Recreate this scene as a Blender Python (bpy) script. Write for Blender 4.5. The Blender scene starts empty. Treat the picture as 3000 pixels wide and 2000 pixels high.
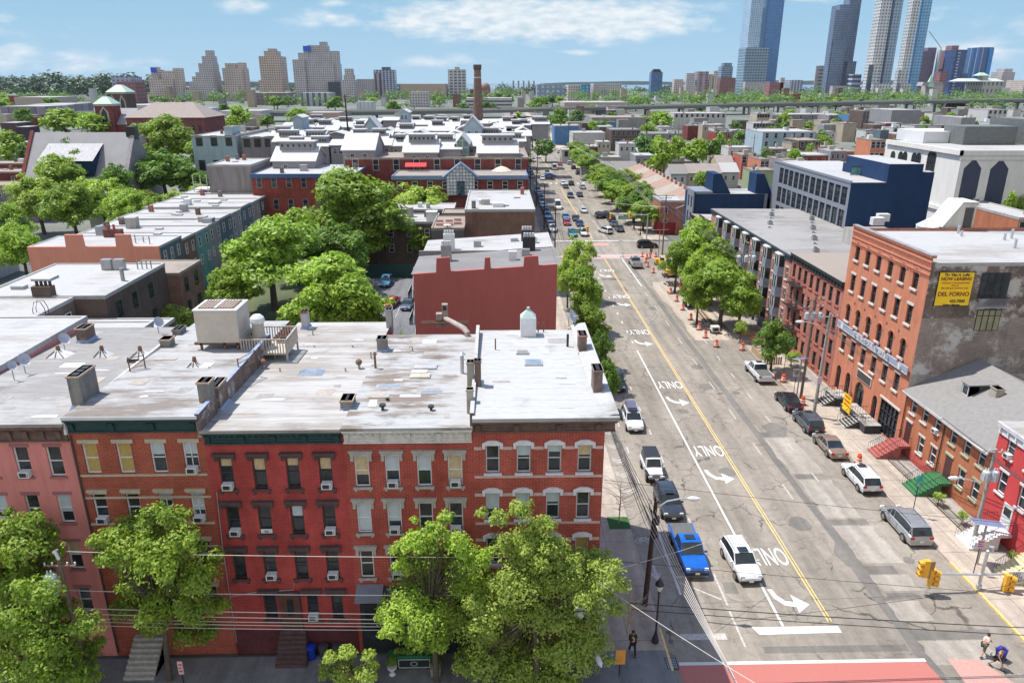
import bpy, bmesh, math, random
import numpy as np
from mathutils import Vector, Matrix
SC=bpy.context.scene; COL=SC.collection; PI=math.pi; RAD=math.radians
# ---------------------------------------------------------------- camera
H=35.4; FPX=2150.; PITCH=math.atan(760/FPX); YAW=math.atan(50/math.hypot(FPX,760))
cam=bpy.data.cameras.new('camera'); co=bpy.data.objects.new('camera',cam); COL.objects.link(co)
co.location=(0,0,H); co.rotation_euler=(PI/2-PITCH,0,-YAW)
cam.sensor_width=36; cam.lens=36*FPX/3000; cam.clip_start=.3; cam.clip_end=40000; SC.camera=co
SC.render.resolution_x=1024; SC.render.resolution_y=682
# ---------------------------------------------------------------- light
SUN=Vector((-.43,.20,1)).normalized()
sl=bpy.data.lights.new('sun','SUN'); sl.energy=3.3; sl.angle=RAD(.5); sl.color=(1,.95,.87)
so=bpy.data.objects.new('sun',sl); COL.objects.link(so); so.rotation_euler=SUN.to_track_quat('Z','Y').to_euler(); so.location=(-40,20,90)
SC.view_settings.view_transform='Standard'; SC.view_settings.look='None'; SC.view_settings.gamma=1
SC.view_settings.exposure=1.04
w=bpy.data.worlds.new('World'); SC.world=w; w.use_nodes=True
def world():
    nt=w.node_tree; N=nt.nodes; L=nt.links; N.clear()
    out=N.new('ShaderNodeOutputWorld'); bg=N.new('ShaderNodeBackground'); bg.inputs[1].default_value=.15
    sk=N.new('ShaderNodeTexSky'); sk.sky_type='NISHITA'; sk.sun_disc=False
    sk.sun_elevation=math.asin(SUN.z); sk.sun_rotation=math.atan2(SUN.x,SUN.y); sk.air_density=1.0; sk.dust_density=.4; sk.ozone_density=2.0; sk.altitude=60
    tc=N.new('ShaderNodeTexCoord'); sep=N.new('ShaderNodeSeparateXYZ'); L.new(tc.outputs['Generated'],sep.inputs[0])
    def M(op,a,b=None,c=None,clamp=False):
        n=N.new('ShaderNodeMath'); n.operation=op; n.use_clamp=clamp
        for i,q in enumerate((a,b,c)):
            if q is None: continue
            if isinstance(q,(int,float)): n.inputs[i].default_value=q
            else: L.new(q,n.inputs[i])
        return n.outputs[0]
    az=M('ARCTAN2',sep.outputs[0],sep.outputs[1]); el=M('ARCSINE',sep.outputs[2])
    nz=N.new('ShaderNodeTexNoise'); nz.inputs['Scale'].default_value=1; nz.inputs['Detail'].default_value=8; nz.inputs['Roughness'].default_value=.58
    cb=N.new('ShaderNodeCombineXYZ'); L.new(M('MULTIPLY',az,26),cb.inputs[0]); L.new(M('MULTIPLY',el,75),cb.inputs[1]); L.new(cb.outputs[0],nz.inputs['Vector'])
    tot=None
    # clouds: azimuth, elevation (radians), half widths, strength
    for a,e,sa,se,k in CLOUDS:
        da=M('DIVIDE',M('SUBTRACT',az,a),sa); de=M('DIVIDE',M('SUBTRACT',el,e),se)
        q=M('ADD',M('MULTIPLY',da,da),M('MULTIPLY',de,de)); g=M('MULTIPLY',M('POWER',2.718,M('MULTIPLY',q,-1)),k)
        tot=g if tot is None else M('MAXIMUM',tot,g)
    m=M('ADD',tot,M('MULTIPLY',M('SUBTRACT',nz.outputs[0],.5),1.5))
    m=M('MULTIPLY',M('SUBTRACT',m,.32),2.0,clamp=True)
    m=M('MULTIPLY',m,M('MULTIPLY',tot,1.7,clamp=True),clamp=True)
    n2=N.new('ShaderNodeTexNoise'); n2.inputs['Scale'].default_value=1.6; n2.inputs['Detail'].default_value=5; L.new(cb.outputs[0],n2.inputs['Vector'])
    cr=N.new('ShaderNodeValToRGB'); cr.color_ramp.elements[0].position=.3; cr.color_ramp.elements[0].color=(2.0,2.4,2.7,1); cr.color_ramp.elements[1].position=.62; cr.color_ramp.elements[1].color=(3.1,3.2,3.2,1)
    L.new(n2.outputs[0],cr.inputs[0])
    hs=N.new('ShaderNodeMix'); hs.data_type='RGBA'; hs.blend_type='MULTIPLY'; hs.inputs[0].default_value=1; L.new(sk.outputs[0],hs.inputs[6]); hs.inputs[7].default_value=SKYTINT
    hz=N.new('ShaderNodeMix'); hz.data_type='RGBA'; L.new(M('SUBTRACT',1,M('MULTIPLY',M('SUBTRACT',el,.16),2.6,clamp=True),clamp=True),hz.inputs[0]); L.new(hs.outputs[2],hz.inputs[6])
    g2=N.new('ShaderNodeMix'); g2.data_type='RGBA'; L.new(M('MULTIPLY',el,6.5,clamp=True),g2.inputs[0]); g2.inputs[6].default_value=(1.35,2.1,2.65,1); g2.inputs[7].default_value=(.9,1.75,2.55,1); L.new(g2.outputs[2],hz.inputs[7])
    mx=N.new('ShaderNodeMix'); mx.data_type='RGBA'; L.new(M('MULTIPLY',m,.88),mx.inputs[0]); L.new(hz.outputs[2],mx.inputs[6]); L.new(cr.outputs[0],mx.inputs[7])
    bk=N.new('ShaderNodeMix'); bk.data_type='RGBA'; L.new(M('MULTIPLY',M('SUBTRACT',M('MULTIPLY',sep.outputs[1],-1),.05),2.2,clamp=True),bk.inputs[0]); L.new(mx.outputs[2],bk.inputs[6]); bk.inputs[7].default_value=SKYFILL   # sky half behind the camera brightened as added fill for the shaded fronts
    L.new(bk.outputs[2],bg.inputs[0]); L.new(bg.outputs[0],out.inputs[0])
SKYFILL=(2.7,2.8,2.95,1)
SKYTINT=(.8,.84,.92,1)
def aze(px,py):
    a=(px-1500-(-0))/FPX; return math.atan2(px-1450,2280),math.atan2(240-py,math.hypot(px-1450,2280))
HAZE=0.00002
CLOUDS=[]
for px,py,wx,wy,k in [(1500,70,330,55,1.1),(1750,75,280,52,1.15),(1250,80,160,40,.9),(1300,185,170,22,.62),(1000,75,90,20,.72),(750,38,60,20,.85),(930,72,100,24,.7),(1000,27,60,14,.6),(1690,160,60,10,.75),(60,70,60,20,.5),(40,170,120,40,.65),(250,190,220,30,.62),(2420,8,160,14,.8),(2850,160,200,40,.65),(2700,60,120,20,.5),(-300,100,300,60,.7),(3400,80,300,60,.7),(1990,35,90,14,.6)]:
    a,e=aze(px,py); CLOUDS.append((a,e,wx/2300*1.15,wy/2300*1.25,k))
for a in range(-5,6):
    if abs(a)>1: CLOUDS.append((a*.55,.35+.1*(a%3),.3,.1,.8))
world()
# ---------------------------------------------------------------- photograph rays -> metres
CP,SP,CY,SY=math.cos(PITCH),math.sin(PITCH),math.cos(YAW),math.sin(YAW)
def ray(px,py):
    a=px-1500; b=py-1000; F=FPX*CP-b*SP; U=-FPX*SP-b*CP
    return a*CY+F*SY,-a*SY+F*CY,U
def PZ(px,py,z=0):
    d=ray(px,py); t=(z-H)/d[2]; return d[0]*t,d[1]*t
def PY(px,py,y):
    d=ray(px,py); t=y/d[1]; return d[0]*t,H+d[2]*t
def PX(px,py,x):
    d=ray(px,py); t=x/d[0]; return d[1]*t,H+d[2]*t
def rg(n,x,y):
    n-=1; i=(n%4) if n<4 or n>=8 else (n%4); return (n%4)*750+x/3.136,(n//4)*500+y/3.136
# ---------------------------------------------------------------- mesh builder
class MB:
    def __init__(s): s.v=[]; s.f=[]; s.m=[]; s.mats=[]
    def mi(s,m):
        if m not in s.mats: s.mats.append(m)
        return s.mats.index(m)
    def face(s,pts,m):
        n=len(s.v); s.v+= [tuple(p) for p in pts]; s.f.append(tuple(range(n,n+len(pts)))); s.m.append(s.mi(m))
    def box(s,x0,x1,y0,y1,z0,z1,m,skip='',top=None):
        n=len(s.v); s.v+=[(x0,y0,z0),(x1,y0,z0),(x1,y1,z0),(x0,y1,z0),(x0,y0,z1),(x1,y0,z1),(x1,y1,z1),(x0,y1,z1)]
        for k,q in dict(b=(0,3,2,1),t=(4,5,6,7),s=(0,1,5,4),e=(1,2,6,5),n=(2,3,7,6),w=(3,0,4,7)).items():
            if k in skip: continue
            s.f.append(tuple(n+i for i in q)); s.m.append(s.mi(top if (k=='t' and top) else m))
    def prism(s,poly,axis,a,b,m,cap=True):
        k=len(poly); n=len(s.v)
        def P(p,t): return (t,p[0],p[1]) if axis=='x' else (p[0],t,p[1]) if axis=='y' else (p[0],p[1],t)
        s.v+=[P(p,a) for p in poly]+[P(p,b) for p in poly]; mi=s.mi(m)
        for i in range(k): s.f.append((n+i,n+(i+1)%k,n+k+(i+1)%k,n+k+i)); s.m.append(mi)
        if cap: s.f.append(tuple(n+i for i in range(k))[::-1]); s.f.append(tuple(n+k+i for i in range(k))); s.m+=[mi,mi]
    def frus(s,x0,x1,y0,y1,z0,z1,ix,iy,m,ox=0,oy=0):
        n=len(s.v); s.v+=[(x0,y0,z0),(x1,y0,z0),(x1,y1,z0),(x0,y1,z0),(x0+ix+ox,y0+iy+oy,z1),(x1-ix+ox,y0+iy+oy,z1),(x1-ix+ox,y1-iy+oy,z1),(x0+ix+ox,y1-iy+oy,z1)]
        for q in [(4,5,6,7),(0,1,5,4),(1,2,6,5),(2,3,7,6),(3,0,4,7),(0,3,2,1)]: s.f.append(tuple(n+i for i in q)); s.m.append(s.mi(m))
    def tube(s,pts,r,m,n=6,r1=None,cap=True):
        pts=[Vector(p) for p in pts]; b=len(s.v); mi=s.mi(m); K=len(pts)
        for i,p in enumerate(pts):
            d=(pts[min(i+1,K-1)]-pts[max(i-1,0)]).normalized(); u=d.cross(Vector((0,0,1)) if abs(d.z)<.95 else Vector((1,0,0))).normalized(); w2=d.cross(u)
            rr=(r[i] if isinstance(r,(list,tuple)) else (r if r1 is None else r+(r1-r)*i/(K-1)))
            for k in range(n):
                a=2*PI*k/n; s.v.append(tuple(p+u*math.cos(a)*rr+w2*math.sin(a)*rr))
        for i in range(K-1):
            for k in range(n): s.f.append((b+i*n+k,b+i*n+(k+1)%n,b+(i+1)*n+(k+1)%n,b+(i+1)*n+k)); s.m.append(mi)
        if cap: s.f.append(tuple(b+k for k in range(n))[::-1]); s.f.append(tuple(b+(K-1)*n+k for k in range(n))); s.m+=[mi,mi]
    def cyl(s,x,y,z0,z1,r,m,n=12,r1=None): s.tube([(x,y,z0),(x,y,z1)],[r,r if r1 is None else r1],m,n)
    def lathe(s,x,y,prof,m,n=12):
        s.tube([(x,y,z) for r,z in prof],[r for r,z in prof],m,n)
    def ball(s,x,y,z,r,m,rz=None,n=10,k=6):
        rz=rz or r; s.lathe(x,y,[(max(.001,r*math.sin(PI*i/k)),z-rz*math.cos(PI*i/k)) for i in range(k+1)],m,n)
    def mesh(s,name,smooth=False):
        me=bpy.data.meshes.new(name); me.from_pydata(s.v,[],s.f)
        for m in s.mats: me.materials.append(m)
        me.polygons.foreach_set('material_index',s.m)
        if smooth: me.polygons.foreach_set('use_smooth',[True]*len(s.f))
        me.update(); return me
    def build(s,name,parent=None,loc=None,rz=0,smooth=False):
        return link(name,s.mesh(name,smooth),parent,loc,rz)
def link(name,me,parent=None,loc=None,rz=0):
    o=bpy.data.objects.new(name,me); COL.objects.link(o)
    if parent is not None:
        o.parent=parent
        if loc is None: loc=-Vector(parent.get('off',(0,0,0)))
    o.location=loc or (0,0,0); o.rotation_euler=(0,0,rz); return o
def tag(o,label=None,cat=None,group=None,kind=None):
    if label: o['label']=label
    if cat: o['category']=cat
    if group: o['group']=group
    if kind: o['kind']=kind
    return o
def thing(name,label,cat,loc=(0,0,0),rz=0,group=None,off=False):
    o=bpy.data.objects.new(name,None); COL.objects.link(o); o.location=loc; o.rotation_euler=(0,0,rz); o.empty_display_size=.2
    if off: o['off']=tuple(loc)     # parts are then built in world coordinates
    return tag(o,label,cat,group)
def struct(name,mb): return tag(mb.build(name),kind='structure')
def copy_tree(o,parent=None):
    c=o.copy(); COL.objects.link(c)
    if parent is not None: c.parent=parent
    for ch in o.children: copy_tree(ch,c)
    return c
# ---------------------------------------------------------------- materials
MATS={}
def newmat(name):
    m=bpy.data.materials.new(name); m.use_nodes=True; nt=m.node_tree; b=nt.nodes['Principled BSDF']; return m,nt,b
def nmath(nt,op,a,b=None,clamp=False):
    n=nt.nodes.new('ShaderNodeMath'); n.operation=op; n.use_clamp=clamp
    for i,q in enumerate((a,b)):
        if q is None: continue
        if isinstance(q,(int,float)): n.inputs[i].default_value=q
        else: nt.links.new(q,n.inputs[i])
    return n.outputs[0]
def nmix(nt,f,a,b,bt='MIX'):
    n=nt.nodes.new('ShaderNodeMix'); n.data_type='RGBA'; n.blend_type=bt
    for i,q in ((0,f),(6,a),(7,b)):
        if isinstance(q,(int,float)): n.inputs[i].default_value=q
        elif isinstance(q,tuple): n.inputs[i].default_value=(*q[:3],1)
        else: nt.links.new(q,n.inputs[i])
    return n.outputs[2]
def nnoise(nt,scale,detail=4,rough=.6,vec=None,st=None):
    n=nt.nodes.new('ShaderNodeTexNoise'); n.inputs['Scale'].default_value=scale; n.inputs['Detail'].default_value=detail; n.inputs['Roughness'].default_value=rough
    if vec is None: vec=ncoord(nt)
    if st:
        mp=nt.nodes.new('ShaderNodeMapping'); mp.inputs['Scale'].default_value=st; nt.links.new(vec,mp.inputs[0]); vec=mp.outputs[0]
    nt.links.new(vec,n.inputs['Vector']); return n.outputs[0]
def ncoord(nt):
    t=nt.nodes.get('TCO') or nt.nodes.new('ShaderNodeTexCoord'); t.name='TCO'; return t.outputs['Object']
def nramp(nt,f,stops):
    n=nt.nodes.new('ShaderNodeValToRGB'); e=n.color_ramp.elements
    while len(e)<len(stops): e.new(.5)
    for i,(p,c) in enumerate(stops):
        e[i].position=p; e[i].color=(*c[:3],1) if isinstance(c,tuple) else (c,c,c,1)
    nt.links.new(f,n.inputs[0]); return n.outputs[0]
def nbump(nt,b,h,s=.3,d=.02):
    n=nt.nodes.new('ShaderNodeBump'); n.inputs['Strength'].default_value=s; n.inputs['Distance'].default_value=d; nt.links.new(h,n.inputs['Height']); nt.links.new(n.outputs[0],b.inputs['Normal'])
def nwall(nt):   # u along the wall, v up
    s=nt.nodes.new('ShaderNodeSeparateXYZ'); nt.links.new(ncoord(nt),s.inputs[0]); c=nt.nodes.new('ShaderNodeCombineXYZ')
    nt.links.new(nmath(nt,'ADD',s.outputs[0],s.outputs[1]),c.inputs[0]); nt.links.new(s.outputs[2],c.inputs[1]); return c.outputs[0],s
def P(name,col,rough=.7,var=.18,ns=1.5,metal=0,spec=.4,bump=0,coat=0):
    key=name
    if key in MATS: return MATS[key]
    m,nt,b=newmat(name); n=nnoise(nt,ns,5,.65)
    lo=tuple(c*(1-var) for c in col); hi=tuple(min(1,c*(1+var)) for c in col)
    nt.links.new(nramp(nt,n,[(.3,lo),(.7,hi)]),b.inputs['Base Color']); b.inputs['Roughness'].default_value=rough; b.inputs['Metallic'].default_value=metal
    b.inputs['Specular IOR Level'].default_value=spec; b.inputs['Coat Weight'].default_value=coat
    if bump: nbump(nt,b,nnoise(nt,ns*6,4),bump,.02)
    MATS[key]=m; return m
def brick(name,c1,c2=None,mort=None,scale=1,var=.32,stain=None):
    if name in MATS: return MATS[name]
    m,nt,b=newmat(name); u,s=nwall(nt); c2=c2 or tuple(x*.75 for x in c1); mort=mort or tuple(x*.62+.06 for x in c1)
    t=nt.nodes.new('ShaderNodeTexBrick'); t.inputs['Scale'].default_value=1/scale; t.inputs['Brick Width'].default_value=.24; t.inputs['Row Height'].default_value=.085; t.inputs['Mortar Size'].default_value=.009
    t.inputs['Color1'].default_value=(*c1,1); t.inputs['Color2'].default_value=(*c2,1); t.inputs['Mortar'].default_value=(*mort,1); nt.links.new(u,t.inputs['Vector'])
    n=nramp(nt,nnoise(nt,.45,6,.7),[(.28,1-var),(.72,1+var*.6)]); c=nmix(nt,1,t.outputs[0],n,'MULTIPLY')
    n3=nramp(nt,nnoise(nt,1.3,5,.7,st=(1,1,.16)),[(.35,.86),(.6,1.05)]); c=nmix(nt,1,c,n3,'MULTIPLY')
    if stain:
        f=nramp(nt,nnoise(nt,stain[1],7,.72),[(stain[2],0.),(stain[2]+.1,1.)]); c=nmix(nt,f,c,stain[0])
    nt.links.new(c,b.inputs['Base Color']); b.inputs['Roughness'].default_value=.9; b.inputs['Specular IOR Level'].default_value=.06
    nbump(nt,b,t.outputs['Fac'],.25,.01); MATS[name]=m; return m
def stucco(name,col,var=.15,ns=.5,dirt=.25):
    if name in MATS: return MATS[name]
    m,nt,b=newmat(name); n=nramp(nt,nnoise(nt,ns,7,.7),[(.3,1-var),(.7,1+var*.5)]); c=nmix(nt,1,(*col,),n,'MULTIPLY')
    d=nramp(nt,nnoise(nt,1.1,6,.7,st=(1,1,.12)),[(.38,1-dirt),(.6,1.)]); c=nmix(nt,1,c,d,'MULTIPLY')
    nt.links.new(c,b.inputs['Base Color']); b.inputs['Roughness'].default_value=.9; b.inputs['Specular IOR Level'].default_value=.06; nbump(nt,b,nnoise(nt,9,4),.15,.02); MATS[name]=m; return m
def roofm(name,col=(.72,.73,.74),dirt=(.33,.30,.28),amt=.5,st=(.35,1.6,1),sc=1.,seams=True):
    """silver-coated flat roof: worn patches drawn out along the seams"""
    if name in MATS: return MATS[name]
    col=tuple(c*.45 for c in col); dirt=tuple(c*.52 for c in dirt); amt+=.06
    m,nt,b=newmat(name); n1=nnoise(nt,.55*sc,9,.75,st=st); n2=nnoise(nt,.12*sc,3,.5)
    f=nmath(nt,'ADD',n1,nmath(nt,'MULTIPLY',nmath(nt,'SUBTRACT',n2,.5),.9))
    fr=nramp(nt,f,[(amt-.06,0.),(amt+.07,1.)]); c=nmix(nt,fr,dirt,col)
    n3=nramp(nt,nnoise(nt,3.5,6,.8,st=st),[(.3,.78),(.6,1.04)]); c=nmix(nt,1,c,n3,'MULTIPLY')
    pd=nramp(nt,nnoise(nt,.35*sc,5,.6),[(.28,.62),(.42,1.)]); c=nmix(nt,1,c,pd,'MULTIPLY'); sk_=nramp(nt,nnoise(nt,2.2,9,.85),[(.30,.35),(.36,1.)]); c=nmix(nt,1,c,sk_,'MULTIPLY')
    if seams:
        wv=nt.nodes.new('ShaderNodeTexWave'); wv.bands_direction='Y'; wv.inputs['Scale'].default_value=.33; wv.inputs['Distortion'].default_value=.6; wv.inputs['Detail'].default_value=3; nt.links.new(ncoord(nt),wv.inputs[0])
        c=nmix(nt,1,c,nramp(nt,wv.outputs['Fac'],[(0,.84),(.035,1.)]),'MULTIPLY')
    nt.links.new(c,b.inputs['Base Color']); b.inputs['Roughness'].default_value=.75; b.inputs['Specular IOR Level'].default_value=.3; nbump(nt,b,n1,.25,.03); MATS[name]=m; return m
def glassm(name,col=(.03,.04,.05),rough=.08,var=.5,spec=.5,metal=0):
    if name in MATS: return MATS[name]
    m,nt,b=newmat(name); n=nramp(nt,nnoise(nt,.9,3),[(.35,1-var),(.65,1+var)]); nt.links.new(nmix(nt,1,col,n,'MULTIPLY'),b.inputs['Base Color'])
    b.inputs['Roughness'].default_value=rough; b.inputs['Specular IOR Level'].default_value=spec; b.inputs['Metallic'].default_value=metal; nbump(nt,b,nnoise(nt,1.2,2),.03,.05); MATS[name]=m; return m
def paint(name,col,metal=.2,rough=.28):
    if name in MATS: return MATS[name]
    m,nt,b=newmat(name); n=nramp(nt,nnoise(nt,2,5),[(.3,.9),(.7,1.04)]); nt.links.new(nmix(nt,1,col,n,'MULTIPLY'),b.inputs['Base Color'])
    b.inputs['Metallic'].default_value=metal; b.inputs['Roughness'].default_value=rough; b.inputs['Coat Weight'].default_value=.5; b.inputs['Coat Roughness'].default_value=.08; MATS[name]=m; return m
def leafm(name,c1,c2,trans=.35):
    if name in MATS: return MATS[name]
    m,nt,b=newmat(name); oi=nt.nodes.new('ShaderNodeObjectInfo')
    n=nnoise(nt,.55,5,.75); n2=nnoise(nt,7,2); f=nramp(nt,nmath(nt,'ADD',nmath(nt,'MULTIPLY',n,.6),nmath(nt,'MULTIPLY',n2,.4)),[(.36,0.),(.64,1.)])
    c=nmix(nt,f,c1,c2); v=nmath(nt,'ADD',nmath(nt,'MULTIPLY',oi.outputs['Random'],.35),.82); c=nmix(nt,1,c,v,'MULTIPLY')
    nt.links.new(c,b.inputs['Base Color']); b.inputs['Roughness'].default_value=.5; b.inputs['Specular IOR Level'].default_value=.3
    t=nt.nodes.new('ShaderNodeBsdfTranslucent'); nt.links.new(nmix(nt,1,c,(1.25,1.5,.5),'MULTIPLY'),t.inputs[0]); mx=nt.nodes.new('ShaderNodeMixShader'); mx.inputs[0].default_value=trans
    nt.links.new(b.outputs[0],mx.inputs[1]); nt.links.new(t.outputs[0],mx.inputs[2]); nt.links.new(mx.outputs[0],nt.nodes['Material Output'].inputs[0]); MATS[name]=m; return m
def gridm(name,wall,glass,du,dz,fu=.5,fz=.5,rough=.2,wr=.8,gmetal=0,u0=0,z0=0,wvar=.12,rnd=.5,spec=.5):
    """tower facade whose windows are too small to model: regular openings"""
    if name in MATS: return MATS[name]
    m,nt,b=newmat(name); u,s=nwall(nt); sp=nt.nodes.new('ShaderNodeSeparateXYZ'); nt.links.new(u,sp.inputs[0])
    U=nmath(nt,'DIVIDE',nmath(nt,'ADD',sp.outputs[0],u0+1000*du),du); V=nmath(nt,'DIVIDE',nmath(nt,'ADD',sp.outputs[1],z0),dz)
    a=nmath(nt,'LESS_THAN',nmath(nt,'FRACT',U),fu); c=nmath(nt,'LESS_THAN',nmath(nt,'FRACT',V),fz); g=nmath(nt,'MULTIPLY',a,c)
    ge=nt.nodes.new('ShaderNodeNewGeometry'); sg=nt.nodes.new('ShaderNodeSeparateXYZ'); nt.links.new(ge.outputs['Normal'],sg.inputs[0]); g=nmath(nt,'MULTIPLY',g,nmath(nt,'LESS_THAN',sg.outputs[2],.5))
    wn=nt.nodes.new('ShaderNodeTexWhiteNoise'); wn.noise_dimensions='2D'; cc=nt.nodes.new('ShaderNodeCombineXYZ'); nt.links.new(nmath(nt,'FLOOR',U),cc.inputs[0]); nt.links.new(nmath(nt,'FLOOR',V),cc.inputs[1]); nt.links.new(cc.outputs[0],wn.inputs['Vector'])
    gl=nmix(nt,nmath(nt,'MULTIPLY',wn.outputs[0],rnd),glass,tuple(min(1,x*2.2+.05) for x in glass)); wn2=nramp(nt,nnoise(nt,.05,5),[(.3,1-wvar),(.7,1+wvar)])
    c=nmix(nt,g,nmix(nt,1,wall,wn2,'MULTIPLY'),gl); nt.links.new(c,b.inputs['Base Color'])
    nt.links.new(nmath(nt,'ADD',nmath(nt,'MULTIPLY',g,rough-wr),wr),b.inputs['Roughness']); nt.links.new(nmath(nt,'MULTIPLY',g,gmetal),b.inputs['Metallic']); b.inputs['Specular IOR Level'].default_value=spec
    MATS[name]=m; return m
GL=glassm('window_glass',(.028,.034,.042),.06); GLB=glassm('blue_glass',(.05,.08,.11),.07); CURT=P('curtain_cloth',(.50,.40,.24),.8,.2,3); BLIND=P('window_blind',(.44,.50,.54),.5,.1,3); GOLD=P('ochre_blind',(.42,.30,.10),.8,.15,4)
WF=P('white_window_frame',(.66,.67,.68),.5,.06); DF=P('dark_window_frame',(.05,.045,.045),.5,.1); BLK=P('black_metal',(.025,.025,.028),.45,.2); GREYM=P('grey_metal',(.32,.33,.34),.4,.12,metal=.5); GALV=P('galvanised_steel',(.5,.52,.54),.42,.12,metal=.6)
WHT=P('white_paint',(.58,.585,.59),.6,.08); CONC=stucco('concrete',(.42,.40,.37)); RUST=P('rusty_brown',(.16,.09,.06),.8,.3)
# ---------------------------------------------------------------- writing
def text(name,s,size,mat,parent=None,loc=(0,0,0),rot=(0,0,0),sx=1,sy=1,ext=.004,bold=.0):
    cu=bpy.data.curves.new(name,'FONT'); cu.body=s; cu.size=size; cu.align_x='CENTER'; cu.align_y='CENTER'; cu.extrude=ext; cu.offset=bold; cu.space_line=.85
    t=bpy.data.objects.new(name,cu); COL.objects.link(t); me=bpy.data.meshes.new_from_object(t); bpy.data.objects.remove(t); me.materials.clear(); me.materials.append(mat)
    for v in me.vertices: v.co.x*=sx; v.co.y*=sy
    o=bpy.data.objects.new(name,me); COL.objects.link(o); o.parent=parent; o.location=loc; o.rotation_euler=rot; return o
# ---------------------------------------------------------------- walls with window openings
def fpt(face,plane):
    if face=='S': return lambda u,d,z:(u,plane+d,z)
    if face=='N': return lambda u,d,z:(u,plane-d,z)
    if face=='W': return lambda u,d,z:(plane+d,u,z)
    return lambda u,d,z:(plane-d,u,z)
RZ=dict(S=0,W=-PI/2,E=PI/2,N=PI)
def wall(mb,face,plane,u0,u1,z0,z1,holes,mat,rec=.2,arch=()):
    """one facade with real openings; holes=[(ua,ub,za,zb)]"""
    f=fpt(face,plane); U=sorted({round(x,3) for x in [u0,u1]+[h[0] for h in holes]+[h[1] for h in holes] if u0-.001<=x<=u1+.001}); Z=sorted({round(x,3) for x in [z0,z1]+[h[2] for h in holes]+[h[3] for h in holes] if z0-.001<=x<=z1+.001})
    for i in range(len(U)-1):
        for j in range(len(Z)-1):
            cu=(U[i]+U[i+1])/2; cz=(Z[j]+Z[j+1])/2
            if any(h[0]<cu<h[1] and h[2]<cz<h[3] for h in holes): continue
            mb.face([f(U[i],0,Z[j]),f(U[i+1],0,Z[j]),f(U[i+1],0,Z[j+1]),f(U[i],0,Z[j+1])],mat)
    for k,h in enumerate(holes):
        a,b,c,d=h
        for q in ([(a,c),(b,c)],[(b,c),(b,d)],[(b,d),(a,d)],[(a,d),(a,c)]): mb.face([f(q[0][0],0,q[0][1]),f(q[1][0],0,q[1][1]),f(q[1][0],rec,q[1][1]),f(q[0][0],rec,q[0][1])],mat)
        if k in arch or arch=='all':
            r=(b-a)/2; m=(a+b)/2
            for s in (-1,1):
                pts=[(m+s*r,d-r)]+[(m+s*r*math.cos(t),d-r+r*math.sin(t)) for t in [PI/2*i/6 for i in range(1,7)]]
                mb.face([f(x,0,z) for x,z in pts+[(m+s*r,d)]],mat)
                for p,q in zip(pts,pts[1:]): mb.face([f(p[0],0,p[1]),f(q[0],0,q[1]),f(q[0],rec,q[1]),f(p[0],rec,p[1])],mat)
WC={}
def winmesh(w,h,style,fm,pm,near):
    k=(round(w,2),round(h,2),style,fm.name,pm.name,near)
    if k in WC: return WC[k]
    fr=.5
    if ':' in style: style,fr=style.split(':')[0],float(style.split(':')[1])
    a=MB(); t=.07; y0,y1=-.03,.05
    if style=='arch':
        r=w/2; pts=[(-r,0),(-r,h-r)]+[(-r*math.cos(PI*i/10),h-r+r*math.sin(PI*i/10)) for i in range(1,10)]+[(r,h-r),(r,0)]
        for p,q in zip(pts,pts[1:]+pts[:1]):
            c=lambda e:(e[0]*.86,(e[1]-h/2)*.93+h/2); p2,q2=c(p),c(q); a.face([(p[0],y0,p[1]),(q[0],y0,q[1]),(q2[0],y0,q2[1]),(p2[0],y0,p2[1])],fm)
        a.box(-r,r,y0-.01,y1,h*.5-.03,h*.5+.03,fm)
        pane=MB(); pane.face([(x,y1-.02,z) for x,z in pts],pm)
    else:
        a.box(-w/2,-w/2+t,y0,y1,0,h,fm); a.box(w/2-t,w/2,y0,y1,0,h,fm); a.box(-w/2+t,w/2-t,y0,y1,0,t,fm); a.box(-w/2+t,w/2-t,y0,y1,h-t,h,fm)
        if style in('dh','dh2'): a.box(-w/2+t,w/2-t,y0+.01,y1,h*.5-.03,h*.5+.03,fm)
        if style=='dh2': a.box(-.02,.02,y0+.01,y1,t,h-t,fm)
        if style=='grid':
            n=max(2,int(w/.7)); k2=max(2,int(h/.8))
            for i in range(1,n): a.box(-w/2+w*i/n-.03,-w/2+w*i/n+.03,y0+.01,y1,t,h-t,fm)
            for i in range(1,k2): a.box(-w/2+t,w/2-t,y0+.015,y1,h*i/k2-.03,h*i/k2+.03,fm)
        pane=MB()
        if pm in(CURT,BLIND) and style!='grid':
            k_=h*(1-fr); pane.face([(-w/2+t,y1-.01,k_),(w/2-t,y1-.01,k_),(w/2-t,y1-.01,h-t),(-w/2+t,y1-.01,h-t)],pm); pane.face([(-w/2+t,y1-.01,t),(w/2-t,y1-.01,t),(w/2-t,y1-.01,k_),(-w/2+t,y1-.01,k_)],GL)
        else: pane.face([(-w/2+t,y1-.01,t),(w/2-t,y1-.01,t),(w/2-t,y1-.01,h-t),(-w/2+t,y1-.01,h-t)],pm)
    if near: r=(a.mesh('window'),pane.mesh('pane'))
    else:
        n=len(a.v); a.v+=pane.v; a.f+=[tuple(i+n for i in f) for f in pane.f]; a.m+=[a.mi(pane.mats[k]) for k in pane.m]; r=(a.mesh('window'),None)
    WC[k]=r; return r
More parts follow.
